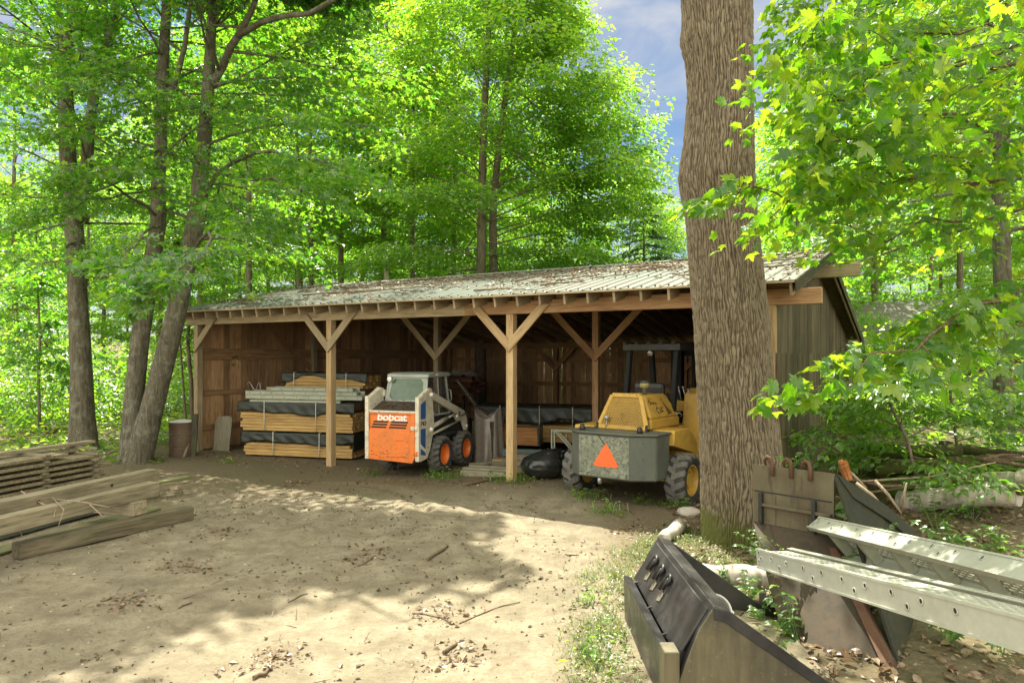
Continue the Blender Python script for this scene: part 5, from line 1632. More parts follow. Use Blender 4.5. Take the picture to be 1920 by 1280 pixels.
ramp('pale aluminium loading ramp tipped on its side behind the other ramp', A2, B2, .34, R(-52), 2)

# ---------------------------------------------------------------- logs, brush and stones on the right
def log(name, label, a, b, r0, r1, mat, seed, n=14, k=9, group=None, cat='log'):
    a, b = Vector(a), Vector(b); r_ = random.Random(seed); m = MB()
    pts, rad = [], []
    for i in range(k + 1):
        t = i / k
        pts.append(a.lerp(b, t) + Vector((r_.uniform(-1, 1), r_.uniform(-1, 1), r_.uniform(-1, 1))) * r0 * .18)
        rad.append((r0 + (r1 - r0) * t) * r_.uniform(.92, 1.08))
    m.tube(pts, rad, n)
    return tag(m.build(name, mat), label, cat, group)
log('birch_log', 'pale birch log lying on the leafy bank right of the rusty bucket', at(1690, 940, 10.6), at(1905, 925, 9.4), .17, .15, M['birch'], 3)
log('birch_log', 'lichen covered log on top of the leafy bank, above the pale birch log', at(1815, 905, 10.2), at(1960, 902, 9.0), .15, .14, bark('lichen_log_bark', (.10, .09, .05), (.24, .23, .15), (.36, .36, .27), scale=1), 5)
log('birch_log', 'pale rotting log on the ground between the two buckets', gnd(1318, 1080, .1) + Vector((0, .1, 0)), gnd(1462, 1088, .12), .12, .14, M['birch'], 7)
log('log_stub', 'short pale log stub lying at the tip of the black bucket', gnd(1243, 1012, .1), gnd(1275, 985, .14), .085, .10, M['birch'], 9, k=4)
m = MB()
V = []
nu, nv = 20, 12
for j in range(nv + 1):
    for i in range(nu):
        th, ph = math.pi * j / nv, 2 * math.pi * i / nu
        x, y, z = math.sin(th) * math.cos(ph), math.sin(th) * math.sin(ph), math.cos(th)
        q = 1 + .35 * (float(fbm(x * 1.5 + 9, y * 1.5, z * 1.5, 4)) - .5)
        V.append((x * q * .20, y * q * .16, z * q * .11))
ids = np.arange((nv + 1) * nu).reshape(nv + 1, nu); nxt = np.roll(ids, -1, 1)
st = link('pale_stone', fast_mesh('pale_stone', V, np.stack([ids[:-1], nxt[:-1], nxt[1:], ids[1:]], -1).reshape(-1, 4), M['stone'], smooth=True))
p_ = gnd(1292, 968); st.location = (p_.x, p_.y, .05); tag(st, 'pale flat stone beside the right tyre and the big trunk', 'stone')
r_ = random.Random(77)
nl = 0
for i in range(26):
    u0 = r_.uniform(1590, 1900); v0 = r_.uniform(835, 930); Y0 = r_.uniform(9.5, 12.5)
    a = at(u0, v0, Y0); a.z = max(gh(a.x, a.y) + .05, min(a.z, gh(a.x, a.y) + .75))
    an = r_.uniform(-.5, .5); L = r_.uniform(.8, 2.4)
    d = Vector((math.cos(an), math.sin(an), r_.uniform(-.22, .22))) * L
    mid = a + d * .5 + Vector((0, 0, r_.uniform(-.08, .1)))
    m = MB(); r0 = r_.choice((.012, .016, .02, .03, .045))
    m.tube([a, mid, a + d], [r0, r0 * .8, r0 * .45], 6)
    tag(m.build('brush_branch', M['twig_pale'] if r0 < .021 and r_.random() < .6 else M['twig']), 'bare branch in the brush pile on the bank right of the shed', 'branch', 'branches of the brush pile')
for i, (u0, v0, u1, v1, Y0, r0, lab) in enumerate(((1610, 850, 1800, 845, 12.0, .13, 'dark mossy log at the foot of the brush pile by the shed wall'), (1640, 880, 1850, 862, 11.4, .12, 'dark mossy log in the middle of the brush pile'), (1760, 835, 1915, 858, 11.8, .10, 'dark mossy log at the outer end of the brush pile'))):
    log('mossy_log', lab, at(u0, v0, Y0), at(u1, v1, Y0 - .6), r0, r0 * .8, bark('mossy_log_bark%s' % ['', '_damp', '_old'][i], (.02, .018, .012), (.055, .05, .03), (.10, .10, .045), moss=3, scale=1), 40 + i)
m = MB()
for k in range(7):
    a_ = r_.uniform(-.05, .05); m.hexa([(a_, k * .012, 0), (a_ + .05, k * .012, 0), (a_ + .05, k * .012 + .01, 0), (a_, k * .012 + .01, 0)], [(a_ - .05, k * .012, .20 + r_.uniform(0, .16)), (a_ + .02, k * .012, .22 + r_.uniform(0, .1)), (a_ + .02, k * .012 + .01, .24), (a_ - .05, k * .012 + .01, .22)])
o = m.build('split_stump', M['orange_wood']); o.location = at(1592, 902, 8.9); o.rotation_euler = (.2, -.4, .3); tag(o, 'splintered orange wood stub behind the rusty bucket', 'stump')
for i, (u0, v0, u1, v1, Y0, r0) in enumerate(((1605, 905, 1665, 960, 8.6, .022), (1640, 900, 1690, 962, 8.8, .02), (1575, 872, 1625, 915, 9.0, .018), (1690, 960, 1700, 905, 8.7, .016))):
    m = MB(); m.tube([at(u0, v0, Y0), at((u0 + u1) / 2, (v0 + v1) / 2 - 4, Y0 - .1), at(u1, v1, Y0 - .15)], [r0, r0, r0 * .6], 7)
    tag(m.build('broken_stick', M['twig_pale']), 'broken pale stick leaning over the edge of the rusty bucket', 'stick', 'broken sticks by the rusty bucket')

# sticks and twigs on the yard
sticks = [(798, 1056, 840, 1030, .022, 'thick dark stick on the sand below the third post'), (672, 1062, 706, 1045, .012, 'thin dark twig left of the thick stick'), (830, 1222, 856, 1205, .02, 'short stubby stick near the front of the yard'),
          (478, 1278, 515, 1256, .016, 'stick at the lower left edge of the sand'), (776, 1150, 842, 1160, .008, 'long thin twig lying across the sunlit sand'), (860, 1165, 972, 1130, .007, 'long wispy twig right of the leaf patch'),
          (330, 1140, 360, 1130, .010, 'short twig on the shaded tracks'), (1060, 1042, 1088, 1044, .009, 'twig on the sunlit sand near the grass'), (1160, 955, 1190, 970, .02, 'pale stick in the weeds before the forklift'),
          (1070, 905, 1150, 940, .016, 'thin branch lying in front of the left tyre'), (870, 918, 935, 905, .03, 'rough stick by the foot of the third post'), (540, 1130, 575, 1118, .008, 'small twig in the middle of the tracks')]
for i, (u0, v0, u1, v1, r0, lab) in enumerate(sticks):
    a, b = gnd(u0, v0), gnd(u1, v1); rs = random.Random(i)
    m = MB(); pts = []
    for k in range(5):
        p = a.lerp(b, k / 4) + Vector((rs.uniform(-.02, .02), rs.uniform(-.03, .03), 0)); p.z = gh(p.x, p.y) + r0 * .8; pts.append(p)
    m.tube(pts, [r0, r0 * .95, r0 * .9, r0 * .8, r0 * .5], 7)
    tag(m.build('fallen_stick', M['twig']), lab, 'stick')
# dry branch lying over the timbers at the left
m = MB()
P0 = e - d17 * 2.4
for pts, r0 in (([at(40, 920, 9.0), at(60, 935, 8.9), at(104, 955, 8.8)], .010), ([at(100, 935, 9.0), at(165, 942, 8.9), at(193, 968, 8.7)], .009), ([at(104, 955, 8.8), at(100, 970, 8.7)], .006), ([at(98, 932, 9.0), at(120, 955, 8.8), at(110, 985, 8.6)], .006), ([at(150, 940, 8.9), at(205, 950, 8.8)], .006), ([at(35, 990, 8.6), at(42, 1005, 8.55)], .006)):
    m.tube(pts, [r0, r0 * .9, r0 * .6][:len(pts)], 6)
tag(m.build('dry_branch', M['twig_pale']), 'dry forked twig lying over the two heavy timbers', 'twig')

# brown cabin far behind on the right
cb = thing('brown_cabin', 'brown wooden cabin half hidden by leaves beyond the gable wall', 'cabin', (14.6, 24.5, -.3), -R(14))
m = MB(); m.box(-2.6, 4.2, 0, .12, 0, 3.1); m.box(-2.6, -2.48, .12, 5, 0, 3.1); m.box(4.08, 4.2, .12, 5, 0, 3.1); m.box(-2.6, 4.2, 4.88, 5, 0, 3.1); m.build('wall', M['wall_brown'], cb)
m = MB(); m.prism([(-.6, 2.85), (2.5, 4.7), (5.6, 2.85), (5.6, 3.0), (2.5, 4.86), (-.6, 3.0)], 'x', -3.1, 4.7); m.build('roof', M['shingle'], cb)
wd = MB(); wd.box(1.0, 2.0, -.02, .0, 1.1, 2.1); wd.build('window', M['glass'], cb)
m = MB(); m.box(.92, 2.08, -.05, -.021, 1.02, 1.1); m.box(.92, 2.08, -.05, -.021, 2.1, 2.18); m.box(.92, 1.0, -.05, -.021, 1.1, 2.1); m.box(2.0, 2.08, -.05, -.021, 1.1, 2.1); m.build('window_frame', M['dark_wood'], cb)
def in_shed(x, y, pad=.3):
    dx, dy = x - SX, y - SY
    lx = dx * _c - dy * _s; ly = dx * _s + dy * _c
    return (lx > X0 - pad) & (lx < X1 + pad) & (ly > -pad) & (ly < DEP + pad)
# ---------------------------------------------------------------- leaves
def _mirror(half):
    pts = list(half)
    for x, y in reversed(half[1:-1]): pts.append((x, -y))
    return pts
def _shape(half, c):
    o = _mirror(half); k = len(o)
    pts = [c] + o
    V = np.array([(x, y, -.50 * (x - .3) ** 2 - .55 * y * y + .30 * abs(y)) for x, y in pts])
    F = np.array([(0, 1 + i, 1 + (i + 1) % k) for i in range(k)])
    return V, F
SH = {
    'kite': (np.array([(0, 0, 0), (.40, .36, .06), (1, 0, -.14), (.40, -.36, .06)], float), np.array([(0, 3, 2), (0, 2, 1)])),
    'lobed': _shape([(0, 0), (.05, .40), (.25, .26), (.52, .58), (.52, .19), (1, 0)], (.33, 0)),
    'maple': _shape([(0, 0), (-.06, .14), (.04, .43), (.17, .33), (.24, .52), (.33, .50), (.54, .66), (.50, .44), (.58, .36), (.50, .17), (.68, .24), (.72, .14), (.84, .13), (1.0, 0)], (.33, 0)),
    'ovate': _shape([(0, 0), (.15, .22), (.40, .30), (.72, .17), (1, 0)], (.40, 0)),
    'blade': (np.array([(0, .03, 0), (0, -.03, 0), (.55, -.028, .05), (.55, .028, .05), (1, 0, -.10)], float), np.array([(0, 1, 2), (0, 2, 3), (3, 2, 4)])),
}
def unit(a): return a / np.maximum(np.linalg.norm(a, axis=-1, keepdims=True), 1e-9)
def leaf_mesh(name, P, D, N, S, shape, mat):
    T, F = SH[shape]
    D = unit(D); B = unit(np.cross(N, D)); N2 = np.cross(D, B)
    V = P[:, None] + S[:, None, None] * (T[None, :, 0:1] * D[:, None] + T[None, :, 1:2] * B[:, None] + T[None, :, 2:3] * N2[:, None])
    n, k = len(P), len(T)
    FF = (F[None] + (np.arange(n) * k)[:, None, None]).reshape(-1, 3)
    return fast_mesh(name, V.reshape(-1, 3), FF, mat)
class Leaves:
    def __init__(s): s.P, s.D, s.N, s.S = [], [], [], []
    def add(s, P, D, N, S): s.P.append(P); s.D.append(D); s.N.append(N); s.S.append(S)
    def spray(s, rng, C, A, n, r, size, flat=.10, droop=.25, tilt=.45, lat=.42, down=.25):
        """flat sprays of leaves: C centres, A outward directions"""
        C = np.asarray(C, float); A = unit(np.asarray(A, float)); m = len(C)
        if m == 0: return
        Z = np.array([0, 0, 1.0])
        Lt = unit(np.cross(np.broadcast_to(Z, A.shape), A) + 1e-6)
        r = np.broadcast_to(np.asarray(r, float), (m,))
        a = rng.uniform(-.55, 1.0, (m, n)); b = rng.normal(0, lat, (m, n)) * (1 - .5 * np.clip(a, 0, 1)); c = rng.normal(0, flat, (m, n)) - droop * np.clip(a, 0, 1) ** 2
        P = C[:, None] + (a * r[:, None])[..., None] * A[:, None] + (b * r[:, None])[..., None] * Lt[:, None] + (c * r[:, None])[..., None] * Z
        th = np.sign(b) * rng.uniform(.2, 1.4, (m, n)) + rng.normal(0, .3, (m, n))
        D = np.cos(th)[..., None] * A[:, None] + np.sin(th)[..., None] * Lt[:, None] + Z * rng.normal(-down, .22, (m, n))[..., None]
        N = Z + rng.normal(0, tilt, (m, n, 3))
        S = size * rng.uniform(.6, 1.25, (m, n))
        s.add(P.reshape(-1, 3), D.reshape(-1, 3), N.reshape(-1, 3), S.ravel())
    def count(s): return sum(len(p) for p in s.P)
    def mesh(s, name, shape, mat, keep=None):
        P, D, N, S = (np.concatenate(q) for q in (s.P, s.D, s.N, s.S))
        if keep is not None:
            k = keep(P); P, D, N, S = P[k], D[k], N[k], S[k]
        return leaf_mesh(name, P, D, N, S, shape, mat)

def limb_path(rng, p0, az, el, L, bend, k=6):
    pts = [np.array(p0, float)]
    e, a = el, az
    for i in range(k):
        e += bend / k + rng.normal(0, .07); a += rng.normal(0, .12)
        pts.append(pts[-1] + L / k * np.array([math.cos(e) * math.cos(a), math.cos(e) * math.sin(a), math.sin(e)]))
    return np.array(pts)
def interp(path, t):
    k = len(path) - 1; f = min(max(t, 0), .999) * k; i = int(f)
    p = path[i] + (path[i + 1] - path[i]) * (f - i)
    return p, unit(path[i + 1] - path[i])
def grow_limb(rng, wood, lv, path, r0, nsub, sub_len, n_leaf, size, spray_r, sides=5, leaf_from=.25, subw=True, thin=1.0, **kw):
    k = len(path)
    rad = [max(.006, r0 * (1 - .85 * i / (k - 1))) for i in range(k)]
    wood.tube([tuple(p) for p in path], rad, sides, cap=False)
    C, A = [], []
    for j in range(nsub):
        t = leaf_from + (1 - leaf_from) * (j + rng.uniform(.1, .9)) / nsub
        p, d = interp(path, t)
        sgn = 1 if j % 2 else -1
        az = math.atan2(d[1], d[0]) + sgn * rng.uniform(.5, 1.15)
        L = sub_len * rng.uniform(.6, 1.2) * (1.15 - .6 * t)
        el = math.asin(max(-1, min(1, d[2]))) * .5 + rng.uniform(-.15, .25)
        sp = limb_path(rng, p, az, el, L, -.35, 3)
        if subw: wood.tube([tuple(q) for q in sp], [max(.005, r0 * .32), max(.004, r0 * .22), .004, .003], 4, cap=False)
        for tt in (.45, .95):
            q, dd = interp(sp, tt); C.append(q); A.append(dd * [1, 1, .3])
    q, dd = interp(path, .98); C.append(q); A.append(dd * [1, 1, .3])
    C = np.array(C); A = np.array(A)
    if thin < 1: kk = rng.random(len(C)) < thin; C, A = C[kk], A[kk]
    lv.spray(rng, C, A, n_leaf, spray_r, size, **kw)

def crown(rng, wood, lv, trunk, z0, z1, nl, rad, n_leaf, size, nsub=6, spray_r=.75, up=.75, az_fn=None, r_limb=.045, keep=1.0, shape_fn=None, **kw):
    """trunk: (k,4) points with radius; limbs between heights z0 and z1"""
    zt = trunk[:, 2]
    for i in range(nl):
        f = (i + .5) / nl
        z = z0 + (z1 - z0) * f
        p = np.array([np.interp(z, zt, trunk[:, c]) for c in range(3)])
        tr = np.interp(z, zt, trunk[:, 3])
        az = i * 2.399 + rng.normal(0, .3)
        if az_fn is not None: az = az_fn(i, az, rng)
        s = shape_fn(f) if shape_fn else (math.sin(math.pi * min(1, .18 + f * .80)) ** .8)
        L = rad * s * rng.uniform(.8, 1.2)
        el = (.1 + up * f) + rng.normal(0, .12)
        path = limb_path(rng, p, az, el, L, -.25 if f < .7 else 0, 6)
        grow_limb(rng, wood, lv, path, min(tr * .55, r_limb * (1.1 - .6 * f)), nsub, L * .42, n_leaf, size, spray_r, thin=keep, **kw)
    # leader
    top = trunk[-1, :3]
    for k in range(5):
        path = limb_path(rng, top, rng.uniform(0, 6.28), rng.uniform(.6, 1.4), rad * .35, 0, 4)
        grow_limb(rng, wood, lv, path, .03, 4, rad * .18, n_leaf, size, spray_r * .8, **kw)

def px_trunk(pts, Y):
    """(u, v, half width in px[, distance]) -> world points with radius"""
    out = []
    for q in pts:
        y = q[3] if len(q) > 3 else Y
        p = at(q[0], q[1], y); out.append((p.x, p.y, p.z, q[2] / F_PX * y))
    return np.array(out)
def tree_thing(name, label, base, group=None, cat='tree'):
    return thing(name, label, cat, (base[0], base[1], base[2]), 0, group)
def rel(a, base): return np.array(a)[:, :3] - np.array(base[:3])
def stem(m, pts, base, n=12, cap=True):
    q = pts.copy(); q[:, :3] -= np.array(base)[:3]
    # smooth resample
    t = np.linspace(0, len(q) - 1, (len(q) - 1) * 3 + 1)
    q = np.stack([np.interp(t, np.arange(len(q)), q[:, c]) for c in range(4)], -1)
    m.tube([tuple(p[:3]) for p in q], list(q[:, 3]), n, cap=cap)
    return q

# ---------------------------------------------------------------- left front trees
rng = np.random.default_rng(11)
YA = 18.3
bA = gnd(157, 846); bA.z = gh(bA.x, bA.y)
tA = tree_thing('maple_tree', 'straight rough barked maple behind the board pile, forking high up', bA)
wA, lA, cA = MB(), Leaves(), MB()
mA = px_trunk([(158, 862, 36), (156, 835, 29), (154, 780, 24), (153, 700, 21), (146, 560, 19), (141, 450, 18), (135, 400, 18), (128, 300, 16), (123, 190, 15), (121, 95, 14)], YA); mA[:, 3] *= .90
qA = stem(wA, mA, bA, 16)
f1 = px_trunk([(121, 105, 13), (112, 40, 10), (99, -20, 9), (86, -110, 7), (70, -220, 4)], YA); f2 = px_trunk([(123, 105, 12), (136, 50, 10), (148, -10, 9), (160, -110, 7), (176, -220, 4)], YA)
f3 = px_trunk([(150, 415, 14), (161, 330, 11), (168, 240, 10, 18.1), (178, 170, 9, 18.0), (198, 92, 8, 17.9), (212, 58, 7, 17.8), (222, -30, 6, 17.6), (230, -120, 4, 17.5)], YA)
f4 = px_trunk([(203, 78, 6, 17.9), (196, 10, 5, 17.9), (190, -70, 4, 17.9)], YA)
qs = [stem(wA, f, bA, 9) for f in (f1, f2, f3, f4)]
wA.build('trunk', M['bark'], tA)
def fullcrown(cM, lv, q, z0, z1, nl, rad, **kw): crown(rng, cM, lv, q, z0, z1, nl, rad, **kw)
fullcrown(cA, lA, qs[0], 7.8, 12, 9, 4.2, n_leaf=26, size=.15, nsub=6, up=.7)
fullcrown(cA, lA, qs[1], 7.8, 12, 9, 4.2, n_leaf=26, size=.15, nsub=6, up=.7)
fullcrown(cA, lA, qs[2], 5.2, 11, 14, 3.6, n_leaf=24, size=.14, nsub=6, up=.6)
fullcrown(cA, lA, qA, 4.2, 8.6, 9, 3.2, n_leaf=20, size=.14, nsub=5, up=.3)
cA.build('limbs', M['bark'], tA)
link('crown', lA.mesh('crown', 'lobed', M['leaf']), tA)

YB_ = 16.5
bB = gnd(252, 864); bB.z = gh(bB.x, bB.y)
tB = tree_thing('maple_tree', 'double stemmed maple with one leaning trunk beside the left end of the shed', bB)
wB, lB, cB = MB(), Leaves(), MB()
m1 = px_trunk([(243, 880, 30, 16.7), (246, 850, 24, 16.7), (250, 760, 19, 16.7), (262, 640, 18, 16.7), (284, 494, 16.5, 16.7), (297, 419, 15.5, 16.7), (296, 350, 13.5, 16.7), (301, 280, 12, 16.7), (304, 180, 11.5, 16.7), (307, 100, 10.5, 16.7), (312, 20, 9.5, 16.7), (318, -120, 7, 16.7), (322, -260, 3, 16.7)], YB_)
m1[:, 3] *= .90
q1 = stem(wB, m1, bB, 16); wB.build('trunk', M['bark'], tB)
wB = MB()
m2 = px_trunk([(256, 884, 33), (262, 850, 27), (284, 770, 22), (302, 700, 20.5), (330, 590, 19), (349, 494, 18.5), (371, 400, 17.5), (378, 310, 15), (386, 230, 13.5), (391, 150, 11.5), (396, 60, 9.5), (404, -60, 7.5), (410, -200, 4)], YB_)
m2[:, 3] *= .92
q2 = stem(wB, m2, bB, 16)
b1 = px_trunk([(396, 160, 11), (416, 128, 10), (432, 90, 9.5, 16.2), (448, 66, 9, 16), (472, 20, 7, 15.6), (500, -60, 6, 15.1), (520, -160, 4, 14.5)], YB_)
b2 = px_trunk([(446, 68, 8, 16), (490, 42, 7.5, 15.4), (535, 30, 7, 14.8), (580, 26, 6.5, 14.2), (625, 0, 6, 13.5), (680, -60, 5, 12.8), (740, -110, 3, 12.2)], YB_)
b3 = px_trunk([(302, 215, 9, 16.7), (330, 150, 7, 16.5), (346, 90, 6, 16.4), (358, 0, 5, 16.3), (366, -90, 3, 16.2)], YB_)
for b_ in (b1, b2, b3): b_[:, 3] *= .75
qb = [stem(wB, b, bB, 9) for b in (b1, b2, b3)]
wB.build('trunk', M['bark'], tB)
crown(rng, cB, lB, q1, 4.6, 13, 18, 4.0, 24, .15, nsub=6, up=.7)
crown(rng, cB, lB, q2, 5.0, 12, 16, 4.2, 24, .15, nsub=6, up=.7)
crown(rng, cB, lB, qb[0], 8.2, 12.0, 10, 4.2, 26, .15, nsub=6, up=.6)
crown(rng, cB, lB, qb[2], 7.0, 11, 7, 2.6, 24, .14, nsub=5, up=.6)
# limbs reaching out over the yard: (end point, radius, number of twigs)
def reach(cM, lv, base, start, pts, r0, nsub, sub, n_leaf, size, sr, **kw):
    P = [np.array(start)] + [np.array(p) for p in pts]
    P = np.array(P) - np.array(base)[:3]
    t = np.linspace(0, len(P) - 1, (len(P) - 1) * 3 + 1)
    P = np.stack([np.interp(t, np.arange(len(P)), P[:, c]) for c in range(3)], -1)
    P[1:-1] += rng.normal(0, .05, P[1:-1].shape)
    grow_limb(rng, cM, lv, P, r0, nsub, sub, n_leaf, size, sr, **kw)
def A3(u, v, Y): p = at(u, v, Y); return (p.x, p.y, p.z)
reach(cB, lB, bB, m2[6, :3], [A3(430, 300, 15), A3(520, 290, 13.8), A3(600, 300, 13), A3(650, 335, 12.6)], .06, 10, 1.0, 30, .13, .6, leaf_from=.2)
reach(cB, lB, bB, m2[7, :3], [A3(450, 330, 14.5), A3(540, 345, 13), A3(610, 380, 12.4)], .05, 8, .9, 30, .13, .6, leaf_from=.2)
reach(cB, lB, bB, m2[5, :3], [A3(400, 420, 14), A3(390, 470, 11), A3(350, 515, 9.6), A3(300, 540, 9.2)], .045, 9, .8, 26, .14, .5, leaf_from=.45)
reach(cB, lB, bB, m1[5, :3], [A3(270, 430, 13.5), A3(240, 470, 11), A3(215, 500, 10)], .04, 8, .9, 26, .14, .5, leaf_from=.4)
for s0, pts in ((m1[7, :3], [A3(250, 300, 15.2), A3(190, 330, 14.2), A3(130, 340, 13.6)]), (m1[8, :3], [A3(240, 200, 15), A3(180, 230, 14.2), A3(110, 250, 13.6)]), (m1[9, :3], [A3(260, 110, 15.2), A3(200, 130, 14.2), A3(140, 160, 13.4)]),
                (m2[7, :3], [A3(350, 270, 15), A3(310, 290, 14), A3(260, 320, 13.4)]), (m2[8, :3], [A3(380, 200, 15), A3(330, 190, 14), A3(280, 180, 13.2)]), (m2[6, :3], [A3(420, 350, 14.6), A3(440, 400, 13.2), A3(470, 430, 12.6)]),
                (m1[6, :3], [A3(200, 370, 15), A3(110, 400, 14.2), A3(40, 420, 13.6)]), (m2[8, :3], [A3(440, 230, 14.8), A3(520, 220, 13.6), A3(600, 230, 13)])):
    reach(cB, lB, bB, s0, pts, .03, 9, .9, 26, .12, .55, leaf_from=.3, subw=False)
for (x, y, z) in ((-4.2, 16.0, 11.5), (-3.2, 15.2, 12.0), (-4.8, 14.3, 12.0), (-6.4, 13.4, 12.0), (-6.2, 15.5, 11.5), (-5.2, 17.0, 13.0), (-3.2, 18.2, 13.6), (-7.6, 15.4, 12.6), (-3.4, 16.8, 14.4)):
    s0 = b2[4, :3] if x > -4 else m2[10, :3]
    reach(cB, lB, bB, s0, [tuple((np.array(s0) + np.array((x, y, z))) / 2 + np.array((0, 0, .5))), (x, y, z)], .03, 15, 1.6, 40, .27, .72, leaf_from=.35, subw=False, flat=.07)
cB.build('limbs', M['bark'], tB)
link('crown', lB.mesh('crown', 'lobed', M['leaf']), tB)

# ---------------------------------------------------------------- the big trunk in front of the shed
YF = 9.3
axF = np.array([(1396, 1062, 92), (1396, 1040, 85), (1396, 1010, 80), (1396, 970, 78), (1396, 900, 76.5), (1390, 800, 73), (1382, 700, 70.5), (1376, 600, 69.5), (1365, 487, 68), (1358, 406, 66.5), (1353, 365, 68), (1349, 325, 70.5), (1351, 280, 67), (1353, 243, 64.5), (1355, 162, 61), (1351, 81, 63), (1348, 0, 66), (1344, -90, 68), (1338, -200, 64), (1330, -330, 60), (1322, -480, 52)], float)
axF[:, 2] -= 1.0
cx = (axF[:, 0] - 960) / F_PX * YF; zz = CAM_H - (axF[:, 1] - HOR) / F_PX * YF; rF = axF[:, 2] / F_PX * YF
bF = Vector((cx[1], YF + .12, gh(cx[1], YF)))
tF = tree_thing('big_tree', 'huge furrowed trunk standing in front of the right end of the shed', bF)
zi = np.concatenate([np.arange(zz[0], 7.6, .012), np.arange(7.6, zz[-1], .06)])
nth = 840
th = np.linspace(0, 2 * math.pi, nth, endpoint=False)
Tg, Zg = np.meshgrid(th, zi)
Cx = np.interp(zi, zz, cx)[:, None]; Rr = np.interp(zi, zz, rF)[:, None]
xx, yy = np.cos(Tg), np.sin(Tg)
warp = (fbm(xx * 2.4, yy * 2.4, Zg * 1.6, 61, 3) - .5) * 1.1
def furrow(s, f, zf, w, oc=2):
    n = fbm(xx * f + warp * 1.5, yy * f + warp, Zg * zf + warp * .8, s, oc)
    t = np.clip(np.abs(2 * n - 1) / w, 0, 1)
    return t * t * (3 - 2 * t)
NR = 76                     # ridges round the trunk, braided by noise
ph = Tg * NR / 2 + 4.0 * (fbm(xx * 3.0, yy * 3.0, Zg * .7, 71, 2) - .5) * 2 + 3.4 * (fbm(xx * 11, yy * 11, Zg * 4.5, 73, 3) - .5) * 2
br = np.abs(np.sin(ph)) ** .75
cross = furrow(77, 18.0, 7.0, .36)
fur = br * (.35 + .65 * cross) * (.75 + .5 * (fbm(xx * 12, yy * 12, Zg * 5, 79, 2) - .25))
fine = fbm(xx * 30, yy * 30, Zg * 16, 91, 2) - .5
lump = fbm(xx * 1.3, yy * 1.3, Zg * .45, 83, 3) - .5
flare = np.exp(-np.clip(Zg - gh(cx[1], YF), 0, None) / .22)
buttress = flare * .05 * (np.cos(Tg * 5 + .8) * .6 + np.cos(Tg * 3 + 2) * .5)
# swelling on the left below the fork
kn = .012 * np.exp(-((Zg - 4.75) / .28) ** 2) * np.clip(np.cos(Tg - math.pi), 0, 1) ** 2 + .05 * np.exp(-((Zg - 6.7) / .2) ** 2) * np.clip(np.cos(Tg - math.pi * .9 - .3), 0, 1) ** 4
rad_ = Rr + .05 * lump + buttress + kn + .024 * (fur - .5) + .012 * fine
Vx = Cx + rad_ * xx - bF.x; Vy = YF + .12 + rad_ * yy - bF.y; Vz = Zg - bF.z
nzv = len(zi)
ids = np.arange(nzv * nth).reshape(nzv, nth); nxt = np.roll(ids, -1, 1)
me = fast_mesh('trunk', np.stack([Vx, Vy, Vz], -1).reshape(-1, 3), np.stack([ids[:-1], nxt[:-1], nxt[1:], ids[1:]], -1).reshape(-1, 4), M['bark_big'], smooth=True)
fa = me.attributes.new('furrow', 'FLOAT', 'POINT'); fa.data.foreach_set('value', np.clip(fur + .25 * fine, 0, 1).astype(np.float32).ravel())
link('trunk', me, tF)
wF, lF = MB(), Leaves()
qF = np.array([(Vx.mean(1)[-1] * 0 + np.interp(z, zz, cx) - bF.x, .0, z - bF.z, max(.05, .45 - .035 * (z - 9))) for z in np.linspace(9, 19, 12)])
wF.tube([tuple(p[:3]) for p in qF], list(qF[:, 3]), 10)
crown(rng, wF, lF, qF, 10.5, 18.5, 22, 4.6, 20, .17, nsub=7, up=.8, spray_r=.85, r_limb=.12)
wF.build('limbs', M['bark'], tF)
link('crown', lF.mesh('crown', 'kite', M['leaf']), tF)

# ---------------------------------------------------------------- maple behind the shed
bC = Vector((-1.1, 27.0, gh(-1.1, 27.0)))
tC = tree_thing('maple_tree', 'bright twin stemmed maple rising behind the middle of the shed roof', bC)
wC, lC, cC = MB(), Leaves(), MB()
c1 = px_trunk([(900, 800, 12), (902, 500, 9), (904, 380, 8), (906, 250, 7), (912, 140, 6), (918, 20, 5), (924, -90, 3)], 27)
c2 = px_trunk([(916, 800, 10, 27.5), (925, 500, 8, 27.5), (924, 390, 7, 27.5), (936, 270, 6, 27.5), (952, 150, 5, 27.5), (970, 20, 4, 27.5), (985, -60, 2, 27.5)], 27)
qc = [stem(wC, c, bC, 10) for c in (c1, c2)]
wC.build('trunk', M['bark_far'], tC)
shp = lambda f: (1.0 - .45 * f) if f > .2 else .75
crown(rng, cC, lC, qc[0], 5.4, 15.5, 40, 6.2, 56, .165, nsub=9, up=1.05, spray_r=.95, shape_fn=shp, r_limb=.035, subw=False)
crown(rng, cC, lC, qc[1], 5.6, 15.0, 36, 6.2, 56, .165, nsub=9, up=.95, spray_r=.95, shape_fn=shp, r_limb=.035, subw=False, az_fn=lambda i, a, r: a if i % 2 else r.uniform(-1.2, 1.0))
for (x, y, z) in ((4.6, 26.6, 10.2), (5.2, 27.4, 9.4), (4.9, 26.0, 11.2), (4.4, 27.6, 12.2), (5.4, 26.8, 10.6), (3.8, 26.2, 13.0), (4.2, 27.0, 11.6), (5.6, 27.0, 8.6)):
    reach(cC, lC, bC, c2[3, :3] if z < 11 else c2[4, :3], [((c2[4, 0] + x) / 2, y, z - 1.0), (x, y, z)], .03, 10, 1.5, 44, .165, .85, leaf_from=.3, subw=False)
cC.build('limbs', M['bark_far'], tC)
